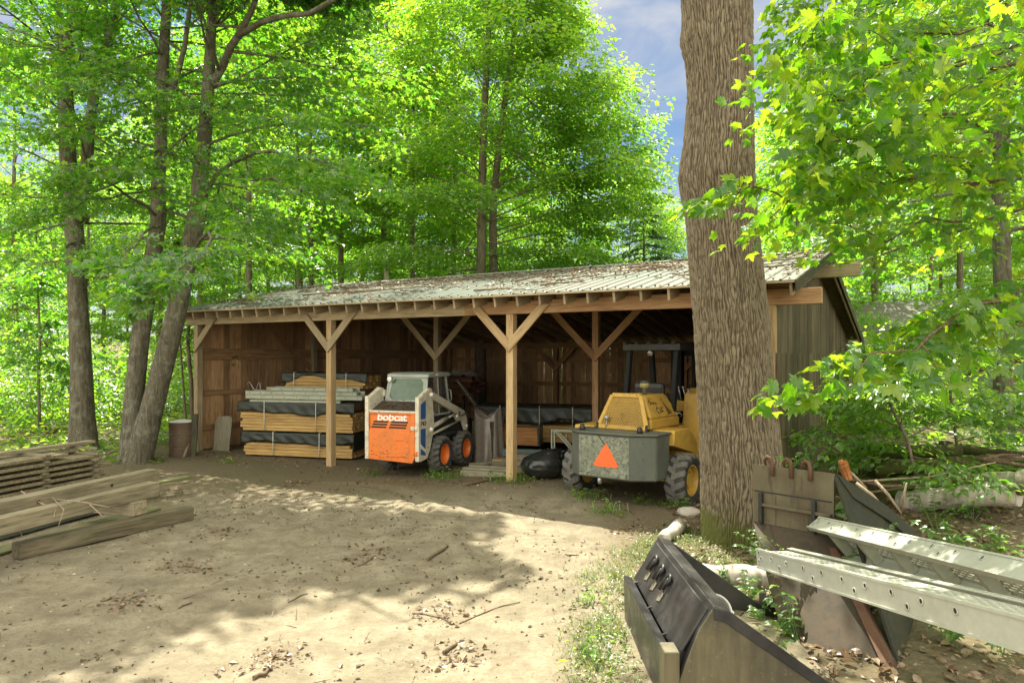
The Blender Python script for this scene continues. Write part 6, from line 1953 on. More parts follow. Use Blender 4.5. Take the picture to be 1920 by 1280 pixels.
link('crown', lC.mesh('crown', 'kite', M['leaf_far'], keep=lambda P: ((P[:, 0] + bC.x) < np.interp(P[:, 2] + bC.z, [3, 6, 8, 9.4, 12, 15, 18], [6.9, 6.8, 6.3, 6.2, 5.4, 3.9, 2.5]) + .5 * np.sin(P[:, 2] * 3) + .4 * np.sin(P[:, 1] * 5)) & ~((P[:, 2] + bC.z < 4.9) & in_shed(P[:, 0] + bC.x, P[:, 1] + bC.y, .8))), tC)

# ---------------------------------------------------------------- forest behind: a few kinds, copied
def forest_kind(seed, H, rad, z0, nl, n_leaf, size, r0, keep=1.0, up=.75, lean=.4, nsub=6, spray_r=.85, matl='leaf_far'):
    g = np.random.default_rng(seed)
    w, c, lv = MB(), MB(), Leaves()
    zs = np.linspace(-.4, H * .92, 9)
    dx, dy = np.cumsum(g.normal(0, lean / 9, 9)), np.cumsum(g.normal(0, lean / 9, 9))
    tr = np.stack([dx, dy, zs, r0 * (1.05 - .9 * (zs + .4) / (H + .4))], -1)
    w.tube([tuple(p[:3]) for p in tr], list(tr[:, 3]), 9)
    crown(g, c, lv, tr, z0, H * .92, nl, rad, n_leaf, size, nsub=nsub, up=up, spray_r=spray_r, keep=keep, r_limb=.035, subw=False)
    return (w.build('trunk', M['bark_far']), c.build('limbs', M['bark_far']), link('crown', lv.mesh('crown', 'kite', M[matl])))
def as_tree(kind, loc, rz, sc, label, group, name='forest_tree', first=False):
    t = thing(name, label, 'tree' if 'shrub' not in name else 'shrub', loc, rz, group)
    t.scale = (sc, sc, sc)
    for part in kind:
        o = part if first else part.copy()
        if not first: COL.objects.link(o)
        o.parent = t
    return t
FK = dict(nsub=6, spray_r=1.0)
KINDS = [forest_kind(101, 17, 3.9, 6.0, 28, 46, .17, .17, **FK), forest_kind(102, 19, 4.3, 6.5, 28, 46, .18, .19, **FK), forest_kind(103, 14, 3.5, 2.6, 32, 52, .16, .13, **FK),
         forest_kind(104, 20, 3.8, 7.5, 28, 44, .18, .15, up=.9, **FK), forest_kind(105, 12, 3.3, 1.6, 30, 50, .15, .10, **FK)]
used = set()
def place(k, u, Y, sc, rz, label, group=None, name='forest_tree', dz=0.0):
    x = (u - 960) / F_PX * Y
    f = k not in used; used.add(k)
    return as_tree(KINDS[k], (x, Y, gh(x, Y) - .1 + dz), rz, sc, label, group, name, f)
near_list = [
    (0, 470, 27, 1.0, .3, 'dark straight trunk rising just behind the left half of the shed roof'),
    (3, 583, 30, .95, 1.3, 'slim forest tree behind the roof above the second post'),
    (1, 380, 38, .9, 2.6, 'forest tree with dark trunk seen just past the leaning maple stem'),
    (1, 770, 35, .95, .2, 'tall forest tree behind the roof left of the bright maple'),
    (2, 1030, 38, .95, 3.2, 'forest tree behind the right flank of the bright maple'),
    (3, 640, 34, 1.2, 3.7, 'very tall tree filling the gap between the left maples and the bright maple'),
    (0, 560, 37, 1.3, 4.4, 'very tall pale tree beyond the slim tree above the second post'),
    (0, 720, 38, 1.35, 1.1, 'very tall pale tree behind the bare pole'),
    (3, 850, 37, 1.2, 5.1, 'very tall dark tree directly behind the bright maple'),
    (4, 1250, 39, .82, 2.6, 'low leafy tree filling the gap beside the small hemlock'),
    (4, 1175, 37, .92, .6, 'low leafy tree beside the feathery hemlock behind the roof'),
    (4, 1500, 27, 1.0, 2.0, 'leafy tree behind the gable end of the roof'),
    (0, 1640, 28, .95, 4.2, 'forest tree behind the brown cabin roof'),
    (3, 1800, 27, .95, .9, 'tall forest tree right of the brown cabin'),
    (2, 1990, 20, 1.0, 3.0, 'forest tree at the right edge beyond the brush pile'),
]
for k, u, Y, sc, rz, lab in near_list: place(k, u, Y, sc, rz, lab)
gfar = np.random.default_rng(5)
nfar = 0
for Y in (44, 53, 66):
    u = -220
    while u < 2200:
        uu = u + gfar.uniform(-30, 30)
        k = int(gfar.integers(0, 5)); sc = gfar.uniform(.9, 1.2)
        H = [17, 19, 14, 20, 12][k] * sc; rpx = [3.8, 4.2, 3.4, 3.6, 3.2][k] * sc / Y * F_PX
        slot = 1090 - rpx < uu < 1330 + rpx
        if slot: k, sc = 4, gfar.uniform(.42, .55)
        place(k, uu, Y + gfar.uniform(-3, 3), sc, gfar.uniform(0, 6.28), 'pale green tree far back in the forest', 'far forest trees')
        nfar += 1
        u += 4200 / Y * (1.35 if not slot else 1.0) * gfar.uniform(.8, 1.2)
# bare pole
bp = px_trunk([(725, 800, 5), (725, 470, 5)], 26)
m = MB(); m.tube([tuple(p[:3]) for p in bp], list(bp[:, 3]), 10)
tag(m.build('bare_pole', M['pole']), 'pale bare pole standing behind the shed roof', 'pole')

# hemlock behind the right part of the roof
def hemlock(seed, H, rad, z0=1.0):
    g = np.random.default_rng(seed); w, c, lv = MB(), MB(), Leaves()
    w.tube([(0, 0, -.3), (.05, 0, H * .5), (0, .05, H)], [H * .014, H * .009, .01], 8)
    n = int(H * 7)
    for i in range(n):
        f = i / n; z = z0 + (H - z0) * f
        L = rad * (1 - f) ** .8 * g.uniform(.65, 1.15) + .15
        p = limb_path(g, (0, 0, z), i * 2.399 + g.normal(0, .3), .15, L, -.45, 5)
        c.tube([tuple(q) for q in p], [.02, .017, .014, .01, .007, .004], 4, cap=False)
        C, A = [], []
        for t in np.linspace(.25, 1, max(3, int(L * 4))):
            q, d = interp(p, t); az = math.atan2(d[1], d[0])
            for s_ in (-.7, 0, .7): C.append(q + .16 * np.array([math.cos(az + s_), math.sin(az + s_), -.1])); A.append([math.cos(az + s_), math.sin(az + s_), -.2])
        lv.spray(g, C, A, 24, .30, .12, flat=.07, droop=.2, tilt=.4, lat=.38)
    return (w.build('trunk', M['bark_far']), c.build('limbs', M['bark_far']), link('crown', lv.mesh('crown', 'kite', M['needle'])))
HK = hemlock(9, 9.5, 2.6)
as_tree(HK, ((1207 - 960) / F_PX * 31, 31, .0), .4, 1.0, 'dark feathery hemlock showing above the right part of the shed roof', None, 'hemlock_tree', True)
as_tree(HK, ((1262 - 960) / F_PX * 36, 36, .0), 2.0, .78, 'smaller hemlock against the sky just left of the big trunk', None, 'hemlock_tree')
as_tree(HK, ((1140 - 960) / F_PX * 34, 34, .0), 4.1, .75, 'small hemlock partly hidden by the bright maple', None, 'hemlock_tree')

# ---------------------------------------------------------------- undergrowth, saplings
def shrub_kind(seed, H, rad, n, n_leaf, size, mat='leaf_far', shape='kite'):
    g = np.random.default_rng(seed); w, lv = MB(), Leaves()
    C, A = [], []
    for i in range(n):
        az = i * 2.4 + g.normal(0, .4)
        p = limb_path(g, (g.normal(0, .08), g.normal(0, .08), 0), az, g.uniform(.8, 1.45), H * g.uniform(.6, 1.05), -.5, 6)
        w.tube([tuple(q) for q in p], [.016, .015, .013, .011, .009, .006, .003], 5, cap=False)
        for t in np.linspace(.3, 1, 7):
            q, d = interp(p, t); a2 = math.atan2(d[1], d[0]) + g.uniform(-1.6, 1.6)
            C.append(q + rad * .25 * np.array([math.cos(a2), math.sin(a2), 0])); A.append([math.cos(a2), math.sin(a2), -.1])
    lv.spray(g, C, A, n_leaf, rad * .42, size, flat=.10, droop=.2)
    return (w.build('stem', M['bark_far']), link('foliage', lv.mesh('foliage', shape, M[mat])))
SK = [shrub_kind(31, 3.2, 1.7, 9, 22, .15), shrub_kind(32, 2.0, 1.4, 9, 22, .14), shrub_kind(33, 4.6, 1.9, 8, 26, .16)]
su = set()
def put_shrub(k, x, y, sc, rz, label, group=None, nm='leafy_shrub'):
    f = k not in su; su.add(k)
    t = as_tree(SK[k], (x, y, gh(x, y)), rz, sc, label, group, nm, f)
    t['category'] = 'shrub'
    return t
gs_ = np.random.default_rng(8)
for i in range(34):
    Y = gs_.uniform(22, 40); u = gs_.uniform(-150, 620 if Y > 30 else 330)
    put_shrub(int(gs_.integers(0, 3)), (u - 960) / F_PX * Y, Y, gs_.uniform(.7, 1.15), gs_.uniform(0, 6.3), 'sunlit leafy shrub in the woods left of the shed', 'shrubs in the woods behind the left trees')
for i in range(16):
    Y = gs_.uniform(16, 30); u = gs_.uniform(1600, 2100)
    x = (u - 960) / F_PX * Y
    put_shrub(int(gs_.integers(0, 3)), x, Y, gs_.uniform(.6, 1.0), gs_.uniform(0, 6.3), 'leafy shrub in the woods right of the shed', 'shrubs in the woods right of the shed')
for i in range(10):
    put_shrub(int(gs_.integers(0, 3)), gs_.uniform(3, 12), gs_.uniform(31, 40), gs_.uniform(.9, 1.3), gs_.uniform(0, 6.3), 'leafy shrub behind the right part of the shed roof', 'shrubs behind the shed')
# thin saplings by the left corner of the shed and in the clearing
def sapling(label, pts, Y, r, nl, rad, size, seed, shape='kite', mat='leaf_far', z0f=.45):
    g = np.random.default_rng(seed); p = px_trunk(pts, Y); base = Vector((p[0, 0], p[0, 1], gh(p[0, 0], p[0, 1]) - .05))
    t = thing('sapling', label, 'sapling', base); w, c, lv = MB(), MB(), Leaves()
    q = stem(w, p, base, 7); w.build('trunk', M['bark_far'], t)
    H = q[-1, 2]
    crown(g, c, lv, q, H * z0f, H, nl, rad, 16, size, nsub=5, up=.5, spray_r=.45, r_limb=.015)
    c.build('limbs', M['bark_far'], t); link('crown', lv.mesh('crown', shape, M[mat]), t)
sapling('thin sapling with bare curved stem just outside the corner post', [(362, 845, 4), (359, 720, 3.6), (352, 640, 3.2), (356, 560, 3), (345, 470, 2)], 19.5, .04, 10, 1.4, .13, 1)
sapling('second slimmer sapling beside the leaning maple stem', [(352, 835, 2.4), (342, 700, 2), (336, 610, 2), (338, 520, 1.5)], 20.5, .03, 8, 1.2, .13, 2)
sapling('small sapling standing alone in the clearing at left', [(74, 800, 3), (72, 700, 2.6), (75, 620, 2.2), (70, 540, 1.5)], 21, .03, 12, 1.6, .14, 3, mat='leaf')
sapling('slanting sapling behind the straight maple', [(142, 765, 2.4), (120, 700, 2.2), (95, 660, 2), (70, 620, 1.4)], 22, .03, 8, 1.3, .14, 4, mat='leaf')

def scatter_leaves(name, n, xr, yr, zf, size, shape, mat, seed, label, cat, ok=None, tilt=.5, up=0.0):
    g = np.random.default_rng(seed)
    x = g.uniform(*xr, n); y = g.uniform(*yr, n)
    if ok is not None: k = ok(x, y, g); x, y = x[k], y[k]
    z = ground_h(x, y) + zf(g, len(x), x, y)
    a = g.uniform(0, 6.283, len(x))
    D = np.stack([np.cos(a), np.sin(a), g.normal(up, .25, len(x))], -1)
    N = np.array([0, 0, 1.0]) + g.normal(0, tilt, (len(x), 3))
    S = size * (.35 + 1.25 * g.random(len(x)) ** 2)
    o = link(name, leaf_mesh(name, np.stack([x, y, z], -1), D, N, S, shape, mat))
    return tag(o, label, cat, kind='stuff')
def left_ok(x, y, g):
    edge = -8.6 - .28 * (y - 17)
    return (~in_shed(x, y, .4)) & ((x < edge + .6 * np.sin(y * 1.7)) | (y > 27))
scatter_leaves('ground_cover', 60000, (-38, 3), (16.2, 48), lambda g, n, x, y: g.uniform(.05, 1, n) ** 1.3 * (.25 + .45 * fbm(x * .5, y * .5, 0, 44)) * np.clip((y - 15.8) / 4, .25, 1.3), .17, 'kite', M['leaf_herb'], 2, 'sunlit leafy ground cover filling the woods left of the shed', 'ground cover', left_ok, .45)
scatter_leaves('ground_cover', 26000, (6.0, 26), (8.8, 34), lambda g, n, x, y: g.uniform(.03, 1, n) ** 1.3 * (.2 + .5 * fbm(x * .6, y * .6, 0, 45)), .13, 'kite', M['leaf_shade'], 3, 'shaded leafy ground cover right of the shed', 'ground cover', lambda x, y, g: (~in_shed(x, y, .3)) & (fbm(x * .5, y * .5, 0, 12) > .40) & ((y > 11.5) | (g.random(len(x)) < .35)), .5)
# dry leaves
scatter_leaves('leaf_litter', 16000, (1.2, 12), (4.6, 13.5), lambda g, n, x, y: g.uniform(.005, .05, n), .085, 'ovate', M['dry_leaf'], 4, 'dry brown leaves lying between and behind the buckets', 'leaf litter', lambda x, y, g: (~in_shed(x, y, .1)) & (x > 1.75 + .12 * (y - 5)) & (fbm(x * 1.1, y * 1.1, 0, 13) > .36), .5)
scatter_leaves('leaf_litter', 6500, (-6.5, 2.2), (4.8, 14), lambda g, n, x, y: g.uniform(.0, .012, n), .042, 'kite', M['debris'], 5, 'small bits of leaf and bark scattered over the yard', 'leaf litter', lambda x, y, g: fbm(x * .9, y * .9, 0, 15) > g.uniform(.35, .62, len(x)), .5)
scatter_leaves('leaf_litter', 5200, (-9, 4.0), (12.6, 18.5), lambda g, n, x, y: g.uniform(.0, .02, n), .055, 'kite', M['dry_leaf'], 6, 'dirt and leaf bits along the open front of the shed', 'leaf litter', lambda x, y, g: np.abs((x - SX) * _s + (y - SY) * _c + .2) < g.uniform(.2, 1.1, len(x)), .5)
SH['twig'] = (np.array([(0, .022, 0), (0, -.022, 0), (.5, -.02, .07), (.5, .02, .07), (1, .05, .0)], float), np.array([(0, 1, 2), (0, 2, 3), (3, 2, 4)]))
scatter_leaves('twig_litter', 1500, (-6.5, 1.6), (4.8, 13.5), lambda g, n, x, y: g.uniform(.004, .014, n), .14, 'twig', M['debris'], 25, 'short dark twigs littered over the yard', 'twig litter', lambda x, y, g: fbm(x * .7, y * .7, 0, 35) > g.uniform(.36, .62, len(x)), .5)
cl = [gnd(830, 1150), gnd(860, 1225), gnd(500, 1235), gnd(345, 1065), gnd(690, 1045), gnd(235, 1130), gnd(1190, 1000), gnd(1000, 905), gnd(560, 905), gnd(420, 1000)]
def near_cl(x, y, g):
    o = np.zeros(len(x), bool)
    for c in cl: o |= ((x - c.x) ** 2 + (y - c.y) ** 2) < (.42 * g.random(len(x))) ** 2
    return o
scatter_leaves('leaf_litter', 90000, (-6.5, 2.2), (4.8, 14.5), lambda g, n, x, y: g.uniform(.002, .02, n), .055, 'kite', M['dry_leaf'], 26, 'small drifts of dead leaves and bark chips on the yard', 'leaf litter', lambda x, y, g: near_cl(x, y, g) & (g.random(len(x)) < .6), .6)
g = np.random.default_rng(71)
n = 3800
x = g.uniform(-6.2, 1.6, n); y = g.uniform(4.9, 13.2, n); k = fbm(x * .8, y * .8, 0, 25) > g.uniform(.30, .66, n); x, y = x[k], y[k]; n = len(x)
r_ = .004 + .016 * g.random(n) ** 3
base = np.array([(1, 0, 0), (-.5, .87, 0), (-.5, -.87, 0), (.3, .2, .8), (-.2, .1, .75)])
V = base[None] * (1 + .35 * g.normal(0, 1, (n, 5, 3))) * r_[:, None, None]
V[..., 2] = np.abs(V[..., 2]) * .8 - .001
V += np.stack([x, y, ground_h(x, y)], -1)[:, None]
F = np.array([(0, 1, 3), (1, 4, 3), (1, 2, 4), (2, 0, 3), (2, 3, 4)])
tag(link('gravel', fast_mesh('gravel', V.reshape(-1, 3), (F[None] + 5 * np.arange(n)[:, None, None]).reshape(-1, 3), M['clod'])), 'small clods and pebbles strewn over the sandy yard', 'gravel', kind='stuff')
# grass at the right edge of the yard and weeds along the shed
def grass(name, label, n, seed, ok, h, xr, yr, mat='grass'):
    g = np.random.default_rng(seed)
    x = g.uniform(*xr, n); y = g.uniform(*yr, n); k = ok(x, y, g); x, y = x[k], y[k]; n = len(x)
    a = g.uniform(0, 6.283, n)
    D = np.stack([np.cos(a) * .7, np.sin(a) * .7, g.uniform(.2, 1.2, n)], -1)
    N = np.stack([np.cos(a + 1.57), np.sin(a + 1.57), g.normal(0, .3, n)], -1); N = np.cross(D, N)
    o = link(name, leaf_mesh(name, np.stack([x, y, ground_h(x, y) - .005], -1), D, N, h * g.uniform(.4, 1.5, n), 'blade', M[mat]))
    tag(o, label, 'grass', kind='stuff')
edge = lambda y: np.interp(y, [5, 6, 7, 8, 9, 10], [.40, .46, .50, .80, 1.4, 2.2])
grass('grass', 'thin yellow green grass along the right edge of the sand', 24000, 3, lambda x, y, g: (x > edge(y) + g.normal(.05, .16, len(x))) & (fbm(x * 1.9, y * 1.9, 0, 6) + g.normal(0, .04, len(x)) > .46) & ~((x > 1.02) & (y < 6.8)), .085, (.4, 3.0), (5, 10))
scatter_leaves('clover_patch', 11000, (.4, 3.0), (5, 10.2), lambda g, n, x, y: g.uniform(.005, .06, n), .038, 'ovate', M['grass'], 17, 'low yellow green clover at the right edge of the sand', 'clover', lambda x, y, g: (x > edge(y) + g.normal(.08, .15, len(x))) & (fbm(x * 2.2, y * 2.2, 0, 8) + g.normal(0, .04, len(x)) > .50) & ~((x > 1.02) & (y < 6.8)), .4)
scatter_leaves('straw', 5000, (.3, 3.0), (5, 10.2), lambda g, n, x, y: g.uniform(.002, .03, n), .07, 'blade', M['straw'], 18, 'dry straw and grass bits along the right edge of the sand', 'straw', lambda x, y, g: (x > edge(y) + g.normal(.0, .2, len(x))) & ~((x > 1.02) & (y < 6.8)), .4)
weeds = [(945, 908, .5), (965, 912, .45), (835, 898, .5), (815, 893, .35), (1100, 942, .45), (1140, 968, .4), (1200, 950, .3), (1265, 957, .3), (985, 905, .35), (700, 890, .25), (430, 868, .25), (1110, 1240, .3), (1135, 1200, .25), (1115, 1130, .25)]
wc = [gnd(u, v) for u, v, r_ in weeds]
def wk(x, y, g):
    o = np.zeros(len(x), bool)
    for c, (_, _, r_) in zip(wc, weeds): o |= ((x - c.x) ** 2 + (y - c.y) ** 2) < (r_ * g.uniform(.2, 1, len(x))) ** 2
    return o
grass('weeds', 'tufts of green weeds along the open front of the shed', 60000, 7, wk, .14, (-6.8, 3.2), (5, 17), 'leaf_shade')
scatter_leaves('weeds', 60000, (-6.8, 3.2), (5, 17), lambda g, n, x, y: g.uniform(.01, .18, n), .06, 'ovate', M['leaf_herb'], 9, 'small broad leaved weeds among the tufts before the shed', 'weeds', lambda x, y, g: wk(x, y, g) & (g.random(len(x)) < .5), .5)
# litter and twigs on the roof
g = np.random.default_rng(22)
n = 9500
lx = g.uniform(RX0, RX1, n); ly = g.uniform(YE, YR, n)
k = fbm(lx * .55, ly * .9, 0, 3) + .18 * (ly - 1.2) / 2.5 > g.uniform(.40, .75, n); lx, ly = lx[k], ly[k]; n = len(lx)
wx = SX + lx * _c + ly * _s; wy = SY - lx * _s + ly * _c; wz = ZE + SLF * (ly - YE) + g.uniform(.02, .04, n)
a = g.uniform(0, 6.283, n)
tag(link('roof_litter', leaf_mesh('roof_litter', np.stack([wx, wy, wz], -1), np.stack([np.cos(a), np.sin(a), g.normal(0, .2, n)], -1), np.array([0, 0, 1.0]) + g.normal(0, .35, (n, 3)), .075 * g.uniform(.3, 1.4, n), 'kite', M['dry_leaf'])), 'dead leaves and bits caked on the shed roof', 'leaf litter', kind='stuff')
for i in range(62):
    x = g.uniform(RX0 + .3, RX1 - .6); y = g.uniform(YE + .15, YR - .2); L = g.uniform(.4, 1.7); an = g.normal(0, .35) if g.random() < .75 else g.uniform(-1.5, 1.5)
    if x < -5 and g.random() < .3: x += 4
    pts = []
    for j in range(5):
        px_, py_ = x + L * j / 4 * math.cos(an), y + L * j / 4 * math.sin(an) + g.normal(0, .04)
        py_ = min(max(py_, YE + .05), YR - .02); px_ = min(px_, RX1 - .03)
        p = shw(px_, py_, roof_z(py_) + .035 + g.uniform(0, .03)); pts.append(p)
    r0 = g.uniform(.008, .022); m = MB(); m.tube(pts, [r0, r0, r0 * .8, r0 * .6, r0 * .3], 5)
    tag(m.build('roof_twig', M['twig']), 'bare twig lying on the shed roof', 'twig', 'twigs on the shed roof')

# ---------------------------------------------------------------- near maple on the right, its trunk beyond the frame
g = np.random.default_rng(41)
bE = Vector((7.4, 6.2, gh(7.4, 6.2)))
tE = tree_thing('maple_tree', 'near maple whose big lobed leaves hang in from the upper right', bE)
wE, lE, cE = MB(), Leaves(), MB()
trE = np.array([(7.4, 6.2, -.3, .26), (7.3, 6.1, 2, .22), (7.2, 6.2, 4.5, .19), (7.3, 6.3, 7, .15), (7.1, 6.2, 10, .08)])
stem(wE, trE, bE, 14); wE.build('trunk', M['bark'], tE)
def limbE(start_z, pts, r0, nsub, sub, nlf, size, sr, **kw):
    s0 = (7.2, 6.15, start_z)
    reach(cE, lE, bE, s0, [A3(*p) for p in pts], r0, nsub, sub, nlf, size, sr, **kw)
kw = dict(flat=.16, droop=.35, tilt=.7, down=.45)
limbE(3.6, [(2120, 440, 5.6), (1920, 530, 5.0), (1780, 600, 4.6), (1640, 668, 4.3), (1520, 735, 4.2)], .022, 13, .42, 9, .105, .24, leaf_from=.3, **kw)
limbE(4.0, [(2120, 330, 5.6), (1900, 340, 5.2), (1700, 345, 4.8), (1540, 350, 4.6), (1430, 372, 4.5), (1335, 380, 4.45)], .022, 15, .34, 8, .105, .22, leaf_from=.2, **kw)
limbE(3.2, [(2120, 560, 5.6), (1930, 590, 5.2), (1800, 610, 4.9), (1740, 630, 4.7), (1690, 650, 4.6)], .022, 11, .5, 10, .105, .30, leaf_from=.3, **kw)
limbE(4.6, [(2100, 220, 5.6), (1900, 230, 5.0), (1720, 230, 4.6), (1600, 260, 4.4), (1530, 300, 4.3)], .02, 18, .62, 13, .095, .34, leaf_from=.2, **kw)
limbE(5.0, [(2100, 90, 5.6), (1900, 110, 5.0), (1740, 110, 4.6), (1640, 140, 4.4), (1560, 190, 4.3)], .02, 18, .62, 13, .095, .34, leaf_from=.2, **kw)
limbE(5.4, [(2100, -60, 5.8), (1900, -30, 5.2), (1720, 0, 4.8), (1620, 30, 4.6), (1550, 60, 4.5)], .02, 18, .62, 13, .095, .34, leaf_from=.2, **kw)
limbE(4.4, [(2100, 290, 6.6), (1900, 400, 6.4), (1740, 430, 6.2), (1600, 425, 6.0), (1480, 400, 5.9)], .022, 15, .65, 15, .095, .40, leaf_from=.2, **kw)
limbE(5.6, [(2100, 150, 7.0), (1900, 170, 7.0), (1700, 180, 6.8), (1560, 180, 6.8), (1500, 150, 6.7)], .022, 18, .85, 18, .095, .46, leaf_from=.2, **kw)
limbE(6.0, [(2050, 20, 7.5), (1850, 60, 7.4), (1650, 60, 7.2), (1560, 40, 7.2), (1500, 20, 7.2)], .022, 18, .85, 18, .095, .46, leaf_from=.2, **kw)
limbE(4.6, [(2100, 260, 6.0), (1900, 290, 5.6), (1740, 300, 5.3), (1620, 310, 5.1), (1540, 340, 5.0)], .018, 18, .7, 14, .095, .40, leaf_from=.2, **kw)
limbE(5.2, [(2100, 60, 6.2), (1900, 70, 5.8), (1740, 60, 5.6), (1620, 90, 5.4), (1540, 130, 5.3)], .018, 18, .7, 14, .095, .40, leaf_from=.2, **kw)
if 0: limbE(4.2, [(2120, 400, 6.6), (1940, 430, 6.2), (1820, 450, 6.0), (1700, 470, 5.8)], .024, 14, .6, 16, .105, .36, leaf_from=.2, **kw)
for (x, y, z) in ((6.0, 8.5, 8.5), (9, 9, 8.5), (9.5, 5, 8), (7, 2.5, 8.5), (6.0, 10.0, 10.0)):
    reach(cE, lE, bE, (7.2, 6.2, 6.5), [((7.2 + x) / 2, (6.2 + y) / 2, (6.5 + z) / 2 + .4), (x, y, z)], .05, 14, 1.3, 18, .14, .6, leaf_from=.2)
cE.build('limbs', M['twig'], tE)
link('crown', lE.mesh('crown', 'maple', M['leaf_near']), tE)

# tree further back on the right, behind the near maple's leaves
bG = Vector((9.9, 14.2, gh(9.9, 14.2)))
tG = tree_thing('maple_tree', 'dark trunked tree on the bank behind the near maple leaves', bG)
wG, lG, cG = MB(), Leaves(), MB()
trG = np.array([(9.9, 14.2, -.2, .20), (9.95, 14.2, 3, .17), (9.85, 14.2, 6, .15), (9.9, 14.1, 9, .12), (9.8, 14.2, 12, .06)])
qG = stem(wG, trG, bG, 12); wG.build('trunk', M['bark'], tG)
crown(g, cG, lG, qG, 4.4, 12, 34, 4.4, 26, .15, nsub=7, up=.6, spray_r=.7, shape_fn=lambda f: 1 - .4 * f)
cG.build('limbs', M['bark'], tG); link('crown', lG.mesh('crown', 'lobed', M['leaf'], keep=lambda P: ~in_shed(P[:, 0] + bG.x, P[:, 1] + bG.y, .0)), tG)

# ---------------------------------------------------------------- plants around the buckets and on the bank
def herb(seed, H, n, size, shape='ovate', mat='leaf_shade', pairs=5):
    g = np.random.default_rng(seed); w, lv = MB(), Leaves()
    for i in range(n):
        p = limb_path(g, (g.normal(0, .03), g.normal(0, .03), 0), g.uniform(0, 6.28), g.uniform(.9, 1.4), H * g.uniform(.6, 1.1), -.5, 5)
        w.tube([tuple(q) for q in p], [.005, .005, .004, .004, .003, .002], 5, cap=False)
        P, D, N, S = [], [], [], []
        for t in np.linspace(.35, 1, pairs):
            q, d = interp(p, t); az = math.atan2(d[1], d[0]) + g.uniform(-.4, .4)
            for s_ in ((-1.3, 1.3) if t < .95 else (-1.1, 0, 1.1)):
                P.append(q); D.append([math.cos(az + s_), math.sin(az + s_), g.uniform(-.3, .35)]); N.append([g.normal(0, .3), g.normal(0, .3), 1]); S.append(size * g.uniform(.7, 1.2) * (1.1 - .4 * t))
        lv.add(np.array(P), np.array(D), np.array(N), np.array(S))
    return (w.build('stem', M['leaf_shade']), link('leaves', lv.mesh('leaves', shape, M[mat])))
def fern(seed, L, n):
    g = np.random.default_rng(seed); w, lv = MB(), Leaves()
    for i in range(n):
        p = limb_path(g, (0, 0, 0), i * 6.28 / n + g.normal(0, .25), g.uniform(.8, 1.2), L * g.uniform(.75, 1.1), -1.5, 8)
        w.tube([tuple(q) for q in p], [.005] * 5 + [.003] * 4, 4, cap=False)
        P, D, N, S = [], [], [], []
        for t in np.linspace(.12, .99, 30):
            q, d = interp(p, t); side_ = unit(np.cross(d, [0, 0, 1.0])); nn = np.cross(side_, d)
            for s_ in (-1, 1):
                P.append(q); D.append(side_ * s_ + d * .35 - np.array([0, 0, .12])); N.append(nn + g.normal(0, .1, 3)); S.append(L * .26 * math.sin(math.pi * (.12 + .85 * t)) ** .9 * (1.1 - .45 * t) + .01)
        lv.add(np.array(P), np.array(D), np.array(N), np.array(S))
    T, F = SH['kite']
    SH['frond'] = (T * np.array([1, .45, 1]), F)
    return (w.build('stem', M['leaf_shade']), link('fronds', lv.mesh('fronds', 'frond', M['leaf_shade'])))
HB = [herb(51, .45, 4, .12), herb(52, .30, 4, .09, pairs=4), herb(53, .55, 3, .16, 'lobed', pairs=4), herb(54, .8, 5, .09, pairs=8)]
FE = [fern(61, .75, 9)]
hu = set()
def put(kinds, k, p, sc, rz, name, label, cat, group=None):
    key = (id(kinds), k); f = key not in hu; hu.add(key)
    t = thing(name, label, cat, p, rz, group); t.scale = (sc,) * 3
    for part in kinds[k]:
        o = part if f else part.copy()
        if not f: COL.objects.link(o)
        o.parent = t
    return t
def G0(u, v): p = gnd(u, v); p.z = gh(p.x, p.y); return p
put(HB, 0, G0(1500, 1210), 1.0, 0, 'leafy_plant', 'broad leaved young plant against the lower plate of the rusty bucket', 'plant')
put(HB, 0, G0(1395, 1130), .8, 2, 'leafy_plant', 'leafy plant growing beside the far end of the black bucket', 'plant')
put(HB, 1, G0(1420, 1165), 1.0, 1, 'leafy_plant', 'small plant just right of the white pail', 'plant')
put(HB, 1, G0(1370, 1105), 1.1, 4, 'leafy_plant', 'small plant in front of the rotting log', 'plant')
put(HB, 1, G0(1430, 1240), .9, 3, 'leafy_plant', 'small plant between the black bucket and the lower ramp', 'plant')
put(HB, 2, G0(1790, 1215), 1.0, 0, 'leafy_plant', 'lobed maple seedling under the closer ramp', 'plant')
put(HB, 2, G0(1880, 1230), .9, 2, 'leafy_plant', 'maple seedling at the lower right corner', 'plant')
put(HB, 3, Vector((2.62, 7.0, .30)), 1.0, 0, 'leafy_plant', 'wispy plant growing in front of the rusty bucket plate', 'plant')
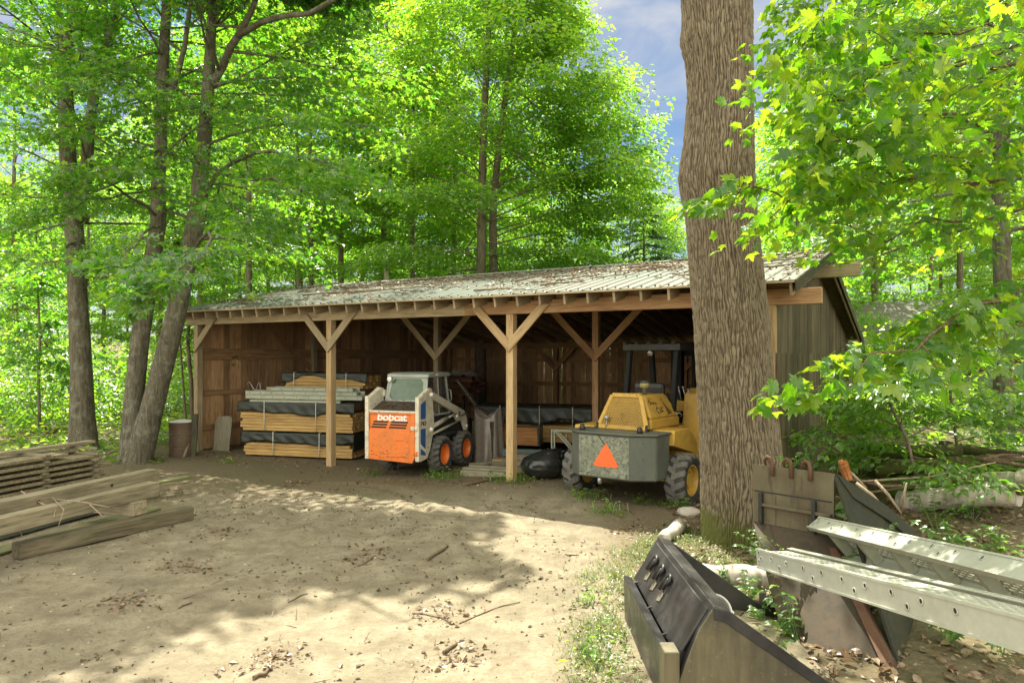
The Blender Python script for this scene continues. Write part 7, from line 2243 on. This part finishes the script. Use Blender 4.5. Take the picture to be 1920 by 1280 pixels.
put(HB, 3, Vector((2.88, 6.55, .35)), .8, 2, 'leafy_plant', 'thin plant rising at the end of the tipped ramp', 'plant')
put(HB, 3, Vector((3.42, 6.75, .62)), .7, 4, 'leafy_plant', 'leafy sprig against the dark side plate of the rusty bucket', 'plant')
put(HB, 1, at(1490, 880, 8.2), .9, 0, 'leafy_plant', 'small bright plant peeking over the top edge of the rusty bucket', 'plant')
put(HB, 1, G0(1285, 962), .9, 0, 'leafy_plant', 'small plant between the right tyre and the big trunk', 'plant')
for i, (u, v, Y, sc) in enumerate(((1640, 1010, 8.4, .9), (1790, 1010, 8.6, 1.1), (1850, 985, 8.4, .9), (1900, 1010, 8.0, 1.0), (1755, 985, 9.4, 1.0), (1830, 930, 9.6, 1.0))):
    p = at(u, v, Y); p.z = gh(p.x, p.y); put(HB, [0, 2, 0, 2, 3, 0][i], p, sc, i, 'leafy_plant', 'broad leaved plant among the dry leaves on the bank', 'plant', 'plants on the leafy bank')
for i, (u, v, Y, sc) in enumerate(((1560, 890, 10.2, .6), (1735, 880, 10.6, 1.0), (1880, 860, 10.8, 1.25), (1930, 820, 11.5, 1.3), (1860, 820, 12.4, 1.2), (1700, 860, 12.6, .9), (1640, 850, 13, .8))):
    p = at(u, v, Y); p.z = gh(p.x, p.y) + .1
    put(FE, 0, p, sc, i * 1.1, 'fern', ['small fern at the foot of the gable wall', 'pale fern in front of the brush pile', 'large fern at the right edge above the birch logs', 'fern at the right edge beyond the large one', 'fern behind the outer end of the brush pile', 'fern growing between the mossy logs', 'fern beside the gable wall behind the mossy logs'][i], 'fern')
# low saplings with pale leaves beside the gable wall
sapling('sapling with pale leaves reaching across the gable wall', [(1720, 900, 3), (1700, 820, 3), (1670, 760, 2.5), (1640, 720, 1.5)], 10.5, .03, 14, 1.3, .13, 15, 'ovate', 'leaf_shade', .3)
sapling('second pale leaved sapling further right of the gable wall', [(1800, 880, 3), (1790, 800, 3), (1780, 720, 2.5), (1770, 650, 1.5)], 11.5, .03, 14, 1.5, .13, 16, 'ovate', 'leaf_shade', .3)
